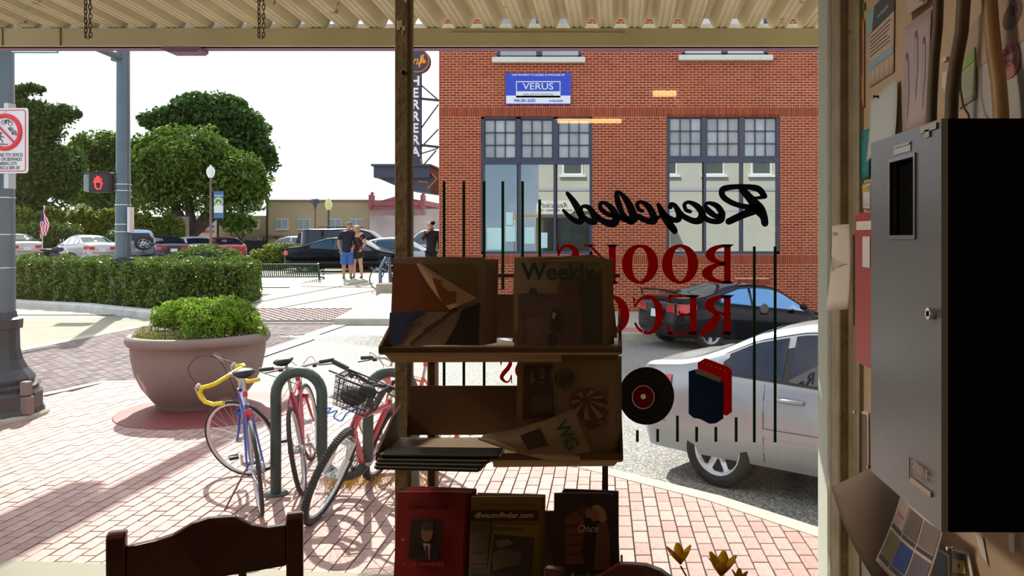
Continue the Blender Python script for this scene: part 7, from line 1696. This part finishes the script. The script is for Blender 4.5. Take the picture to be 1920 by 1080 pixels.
ptext(t, Sf, 'Departing', 1140, 762, 18, c_('letter_dark', .12, .08, .07), 1.1, rot=-90)
t, Sf = pap('newspaper', 'crumpled newspaper lying across the middle tray with green letters', 975, 762, 1118, 846, -.055, nw, .012, 1, lean=.02, cat='newspaper')
for o_ in list(t.children): bpy.data.objects.remove(o_)
q = MB(); q.smooth = True; vs = []; path = [(912, 806, -.045), (970, 793, -.055), (1030, 775, -.06), (1078, 756, -.055)]; low = [(906, 810, -.05), (985, 832, -.075), (1040, 846, -.07), (1112, 842, -.055)]
for i in range(4):
    for j in range(6):
        s_ = j/5; p = rp(path[i][0]*(1-s_)+low[i][0]*s_, path[i][1]*(1-s_)+low[i][1]*s_, path[i][2]*(1-s_)+low[i][2]*s_-.012*math.sin(s_*math.pi)); vs.append(p)
fs = [(i*6+j, i*6+j+1, i*6+j+7, i*6+j+6) for i in range(3) for j in range(5)]; K = len(vs); vs += [v+Vector((0, .002, 0)) for v in vs]; fs += [tuple(K+a_ for a_ in f[::-1]) for f in fs]
q.add(vs, fs); q.build('sheet', nw, t)
def S3(x, y): return rp(x, y, -.078)
pr(t, S3, 'picture', [(982, 800), (1018, 786), (1034, 818), (996, 826)], c_('photo_dark', .06, .04, .04), 0); ptext(t, S3, 'WG', 1066, 800, 34, c_('headline_green', .03, .075, .05), .9, rot=-62, bold=1)
q = MB(); q.smooth = True; vs = []
for i in range(13):
    a_ = math.pi*i/12
    for x, y, r in ((906, 808, 2.5), (960, 822, 7), (1020, 836, 9), (1090, 846, 7)): p = rp(x, y+r*math.cos(a_), -.065-r*kr*math.sin(a_)); vs.append(p)
q.add(vs, [(i*4+j, i*4+j+1, i*4+j+5, i*4+j+4) for i in range(12) for j in range(3)]); q.build('rolled_edge', c_('newsprint_pale', .46, .38, .30), t)
# magazines sticking out of the middle tray
for i, (x0, x1, y) in enumerate(((731, 946, 838), (727, 928, 846), (724, 920, 852), (723, 914, 858))):
    lab = ['dark glossy magazine on top of the flat pile jutting from the middle tray', 'magazine second from top of the flat pile in the middle tray', 'magazine second from bottom of the flat pile in the middle tray', 'magazine at the bottom of the flat pile jutting from the middle tray'][i]
    t = thing('magazine', lab, 'magazine', rp((x0+x1)/2, y, -.045-.004*i)+Vector((0, RY, 0)), R(-2-i), 'magazines lying in the middle tray'); w = (x1-x0)*kr
    m_ = MB().box((0, 0, 0), (w, .06, .0075), bev=.002).build('cover', M_trimb if i == 0 else c_('mag_%d' % i, .05-.01*i, .035, .028), t)
    MB().box((0, .002, 0), (w+.004, .054, .0050)).build('pages', c_('newsprint_pale', .46, .38, .30), t)
# bottom tray
m_r = c_('cover_red_bright', .22, .006, .006)
t, Sf = pap('book', 'red paperback with a suited man on its cover, bottom tray left', 751, 931, 878, 1135, -.04, m_r, .045, 7, cat='book', jag=.003, lean=.05)
pr(t, Sf, 'portrait_field', [(780, 973), (838, 973), (838, 1042), (778, 1042)], c_('portrait_dark', .025, .012, .015)); pr(t, Sf, 'portrait_face', ell(811, 996, 11, 16), c_('face_tone', .26, .13, .08), .0014); pr(t, Sf, 'portrait_hair', ell(810, 983, 12, 8), c_('hair_tone', .07, .035, .02), .002)
pr(t, Sf, 'portrait_suit', [(783, 1042), (790, 1022), (804, 1013), (820, 1014), (832, 1028), (835, 1042)], c_('suit_tone', .012, .01, .015), .0014); pr(t, Sf, 'portrait_shirt', [(804, 1014), (818, 1015), (818, 1042), (814, 1042)], c_('shirt_tone', .45, .36, .36), .0018); pr(t, Sf, 'portrait_tie', [(809, 1018), (814, 1018), (816, 1042), (809, 1042)], c_('tie_tone', .06, .02, .03), .0022)
ptext(t, Sf, 'TALES AND SINGLE', 814, 941, 11, c_('title_dark', .16, .02, .01), .8); ptext(t, Sf, 'TURNED GUIDE', 812, 952, 11, c_('title_black', .05, .01, .01), 1, bold=.3); ptext(t, Sf, 'ALAN ZIMMERER', 806, 1051, 10, c_('title_pink', .5, .16, .14), 1.05); pr(t, Sf, 'emblem', [(762, 1010), (766, 1004), (770, 1010)], c_('title_pink', .5, .16, .14))
m_y = c_('cover_yellow', .20, .14, .02)
t, Sf = pap('magazine', 'yellow car magazine with dark web address band, bottom tray middle', 886, 938, 1016, 1135, -.04, m_y, .03, 5, cat='magazine', jag=.0025, lean=.05, group='magazines in the bottom tray')
pr(t, Sf, 'address_band', [(886, 958), (1015, 958), (1015, 976), (886, 976)], c_('band_dark', .03, .02, .015)); ptext(t, Sf, 'dfwautofinder.com', 950, 966.5, 14.5, c_('address_pale', .62, .52, .32), 1.0, bold=.25); ptext(t, Sf, 'SCAN  TEXT  CLICK  OR CALL', 958, 948, 7.5, c_('band_dark', .03, .02, .015), 1)
pr(t, Sf, 'car_photos', [(888, 978), (926, 978), (918, 1100), (886, 1100)], c_('photo_olive', .10, .09, .05), .0008)
for i in range(5): pr(t, Sf, 'car_photo', [(890, 984+i*18), (922, 983+i*18), (920, 995+i*18), (890, 996+i*18)], c_('photo_t%d' % (i % 2), .07+.06*(i % 2), .06, .05), .0014)
pr(t, Sf, 'inner_cover', [(930, 980), (1012, 984), (1004, 1100), (918, 1100)], m_y, .003); ptext(t, Sf, 'Apartments', 958, 988, 13, c_('title_black', .05, .01, .01), .9, shear=.3).location.y = -.004; pr(t, Sf, 'apartment_photo', [(932, 998), (1008, 1004), (1001, 1100), (921, 1100)], c_('photo_night', .045, .03, .04), .0036)
pr(t, Sf, 'photo_lights', [(935, 1010), (960, 1006), (970, 1014), (940, 1022)], c_('photo_olive2', .14, .13, .09), .0042); pr(t, Sf, 'photo_foliage', [(930, 1030), (950, 1022), (985, 1030), (980, 1050), (932, 1060)], c_('photo_olive', .10, .09, .05), .0042)
m_d = c_('cover_black2', .035, .018, .016)
t, Sf = pap('magazine', 'dark programme with a close couple and white script, bottom tray right', 1047, 934, 1152, 1135, -.04, m_d, .035, 6, cat='magazine', jag=.004, lean=.05, group='magazines in the bottom tray')
pr(t, Sf, 'plaid_shirt', [(1068, 972), (1085, 958), (1100, 965), (1106, 985), (1100, 1030), (1104, 1050), (1070, 1050)], c_('plaid', .17, .045, .035)); pr(t, Sf, 'head', ell(1102, 958, 13, 11, a=.5), c_('hair_brown2', .06, .03, .02), .0014); pr(t, Sf, 'face', ell(1113, 962, 7, 9), c_('face_tone', .26, .13, .08), .0018)
pr(t, Sf, 'hair', [(1118, 950), (1130, 947), (1142, 955), (1147, 974), (1138, 980), (1128, 972)], c_('hair_yellow2', .38, .24, .10), .0014); pr(t, Sf, 'face', ell(1124, 966, 9, 10), c_('face_tone', .26, .13, .08), .002)
pr(t, Sf, 'dress', [(1128, 980), (1146, 978), (1152, 1000), (1152, 1060), (1122, 1060)], c_('brown_dress', .16, .06, .03), .001)
for i in range(4): pr(t, Sf, 'plaid_line', [(1068, 985+i*16), (1104, 982+i*16), (1104, 985+i*16), (1068, 988+i*16)], c_('plaid_dark', .06, .02, .02), .0014)
MW = c_('script_pale', .55, .48, .44)
ptext(t, Sf, 'Once', 1110, 989, 20, MW, .9, shear=.3).location.y = -.002; ptext(t, Sf, 'Andy G', 1108, 1072, 25, MW, .9, shear=.3).location.y = -.002

# ================================================================== CHAIRS
M_chair = mat('chair_stain', (.060, .014, .008), .28, var=.15, scale=12, coat=.3)
def chair(label, pl, pr_, zt=1.30, rail_h=.085):
    """pl, pr_: plan positions (X, Y) of the left and right back posts as seen"""
    pl, pr_ = Vector((*pl, 0)), Vector((*pr_, 0)); ux = (pr_-pl); W_ = ux.length; yw = math.atan2(ux.y, ux.x)
    t = thing('wooden_chair', label, 'chair', (pl+pr_)/2+Vector((0, 0, FLZ)), yw); H = zt-FLZ; hw = W_/2; sy = 1  # seat lies towards +y
    for s in (-1, 1):
        q = MB(); vs = []; secs = [(0, .06, .020), (.25, .045, .021), (.45, .03, .022), (.7, .012, .021), (H-.06, .0, .020), (H-.012, .0, .020), (H, .006, .016)]
        for z, y, h_ in secs: vs += [(s*hw-.019, y-h_*.7, z), (s*hw+.019, y-h_*.7, z), (s*hw+.019, y+h_*.7, z), (s*hw-.019, y+h_*.7, z)]
        fs = [(4*i+j, 4*i+(j+1) % 4, 4*i+4+(j+1) % 4, 4*i+4+j) for i in range(len(secs)-1) for j in range(4)]+[(3, 2, 1, 0), tuple(4*(len(secs)-1)+j for j in range(4))]
        q.add(vs, fs); o = q.build('back_post', M_chair, t); mo = o.modifiers.new('b', 'BEVEL'); mo.width = .004; mo.segments = 2
    a = hw-.019; up = [(-a, -.052), (-a*.62, -.040), (-a*.42, -.030), (-a*.18, -.008), (0, -.001), (a*.18, -.002) , (a*.34, -.004), (a*.55, -.028), (a*.75, -.040), (a, -.042)]
    dn = [(a, -.042-rail_h), (0, -.040-rail_h*1.02), (-a, -.052-rail_h*.98)]
    poly = [(x, H+z+.03) for x, z in up]+[(x, H+z+.02) for x, z in dn]
    q = MB(); q.prism(poly, lambda x, z: (x, -.010+.02*(x/a)**2-.02, z-.012), lambda x, z: (x, .010+.02*(x/a)**2-.02, z-.012)); o = fixn(q.build('crest_rail', M_chair, t)); mo = o.modifiers.new('b', 'BEVEL'); mo.width = .003; mo.segments = 2
    for x in (-.42, -.14, .14, .42) if False else (-.33, .0+.02, .36):
        q = MB(); prof_ = [(.009, .20), (.010, .24), (.016, .30), (.011, .36), (.009, .40), (.012, H-.33), (.019, H-.22), (.012, H-.165), (.009, H-.15), (.0085, H-.10)]
        q.lathe(prof_, 12, (x*2*a*.75 if False else x*a*1.2, -.006, 0)); q.build('spindle', M_chair, t)
    q = MB(); q.box((0, .20, .45), (W_+.04, .42, .03), bev=.012); q.build('seat', M_chair, t)
    q = MB(); q.box((0, .01, .22), (W_, .02, .03)).box((0, .20, .42), (W_-.02, .36, .05)); q.build('stretcher', M_chair, t)
    for s in (-1, 1): q = MB(); q.lathe([(.014, 0), (.018, .1), (.022, .25), (.018, .40), (.02, .44)], 12, (s*(hw-.01), .37, 0)); q.build('leg', M_chair, t)
    return t
chair('dark red-brown wooden chair back with turned spindles, bottom left', (X_(219, 1.766), 1.766), (X_(553, 1.886), 1.886))
chair('dark red wooden chair whose top just shows at the bottom, right of rack', (X_(1385, 1.50), 1.50), (X_(1040, 1.60), 1.60), 1.292)
# flowers in a small vase on a side table below the view
FYY = 1.95
tb3 = thing('side_table', 'small table just below the view carrying the yellow flowers', 'table', (X_(1345, FYY), FYY, FLZ))
MB().lathe([(.001, .55), (.17, .55), (.175, .565), (.17, .58), (.001, .58)], 28).build('table_top', M_chair, tb3); MB().lathe([(.12, 0), (.12, .02), (.02, .04), (.018, .55)], 14).build('pedestal', M_chair, tb3)
vz = thing('vase', 'slim vase below the view holding the yellow flowers', 'vase', (X_(1345, FYY), FYY, FLZ+.58))
MB().lathe([(.001, .0), (.03, .0), (.038, .05), (.02, .12), (.015, .17), (.018, .18)], 18).build('body', mat('vase_dark', (.05, .06, .05), .2), vz)
M_pet = mat('petal_yellow', (.70, .46, .005), .5, trl=.6); M_stem = mat('flower_stem', (.05, .05, .02), .6)
def flower(label, cx_, cy_, tilt, n, L, base):
    c = P(cx_, cy_, FYY); t = thing('yellow_flower', label, 'flower', c, 0, None); v0 = Vector((X_(1345, FYY), FYY, FLZ+.74))-c
    MB().tube([v0, v0*.5+Vector((.01*tilt, 0, -.02)), (0, 0, -.004)], .0022, 6).build('stem', M_stem, t)
    for i in range(n):
        a = 2*math.pi*i/n+.3; out = .55; d = Vector((math.cos(a)*out+tilt*.3, math.sin(a)*out, 1)).normalized(); sd_ = d.cross(Vector((math.sin(a), -math.cos(a), .2))).normalized(); nn = d.cross(sd_).normalized(); vs = []
        sd_ = Vector((-math.sin(a), math.cos(a), 0))
        for j, w in enumerate((.12, .40, .56, .50, .20)):
            p = d*L*j/4+Vector((math.cos(a), math.sin(a), 0))*L*.22*(j/4)**2*(1 if j < 4 else .9); vs += [p-sd_*w*L*.5, p+Vector((math.cos(a), math.sin(a), 0))*L*.05, p+sd_*w*L*.5]
        fs = [(3*j+k_, 3*j+k_+1, 3*j+k_+4, 3*j+k_+3) for j in range(4) for k_ in range(2)]
        q = MB(); q.smooth = True; q.add(vs, fs); o = q.build('petal', M_pet, t); mo = o.modifiers.new('s', 'SOLIDIFY'); mo.thickness = .0006
    return t
flower('yellow flower with narrow open petals beside the chair top', 1276, 1058, -.4, 5, .046, 0)
flower('larger yellow flower bottom right of the other one', 1352, 1080, .3, 6, .054, 0)
flower('third yellow flower barely showing at the bottom edge', 1385, 1092, .6, 5, .03, 0)
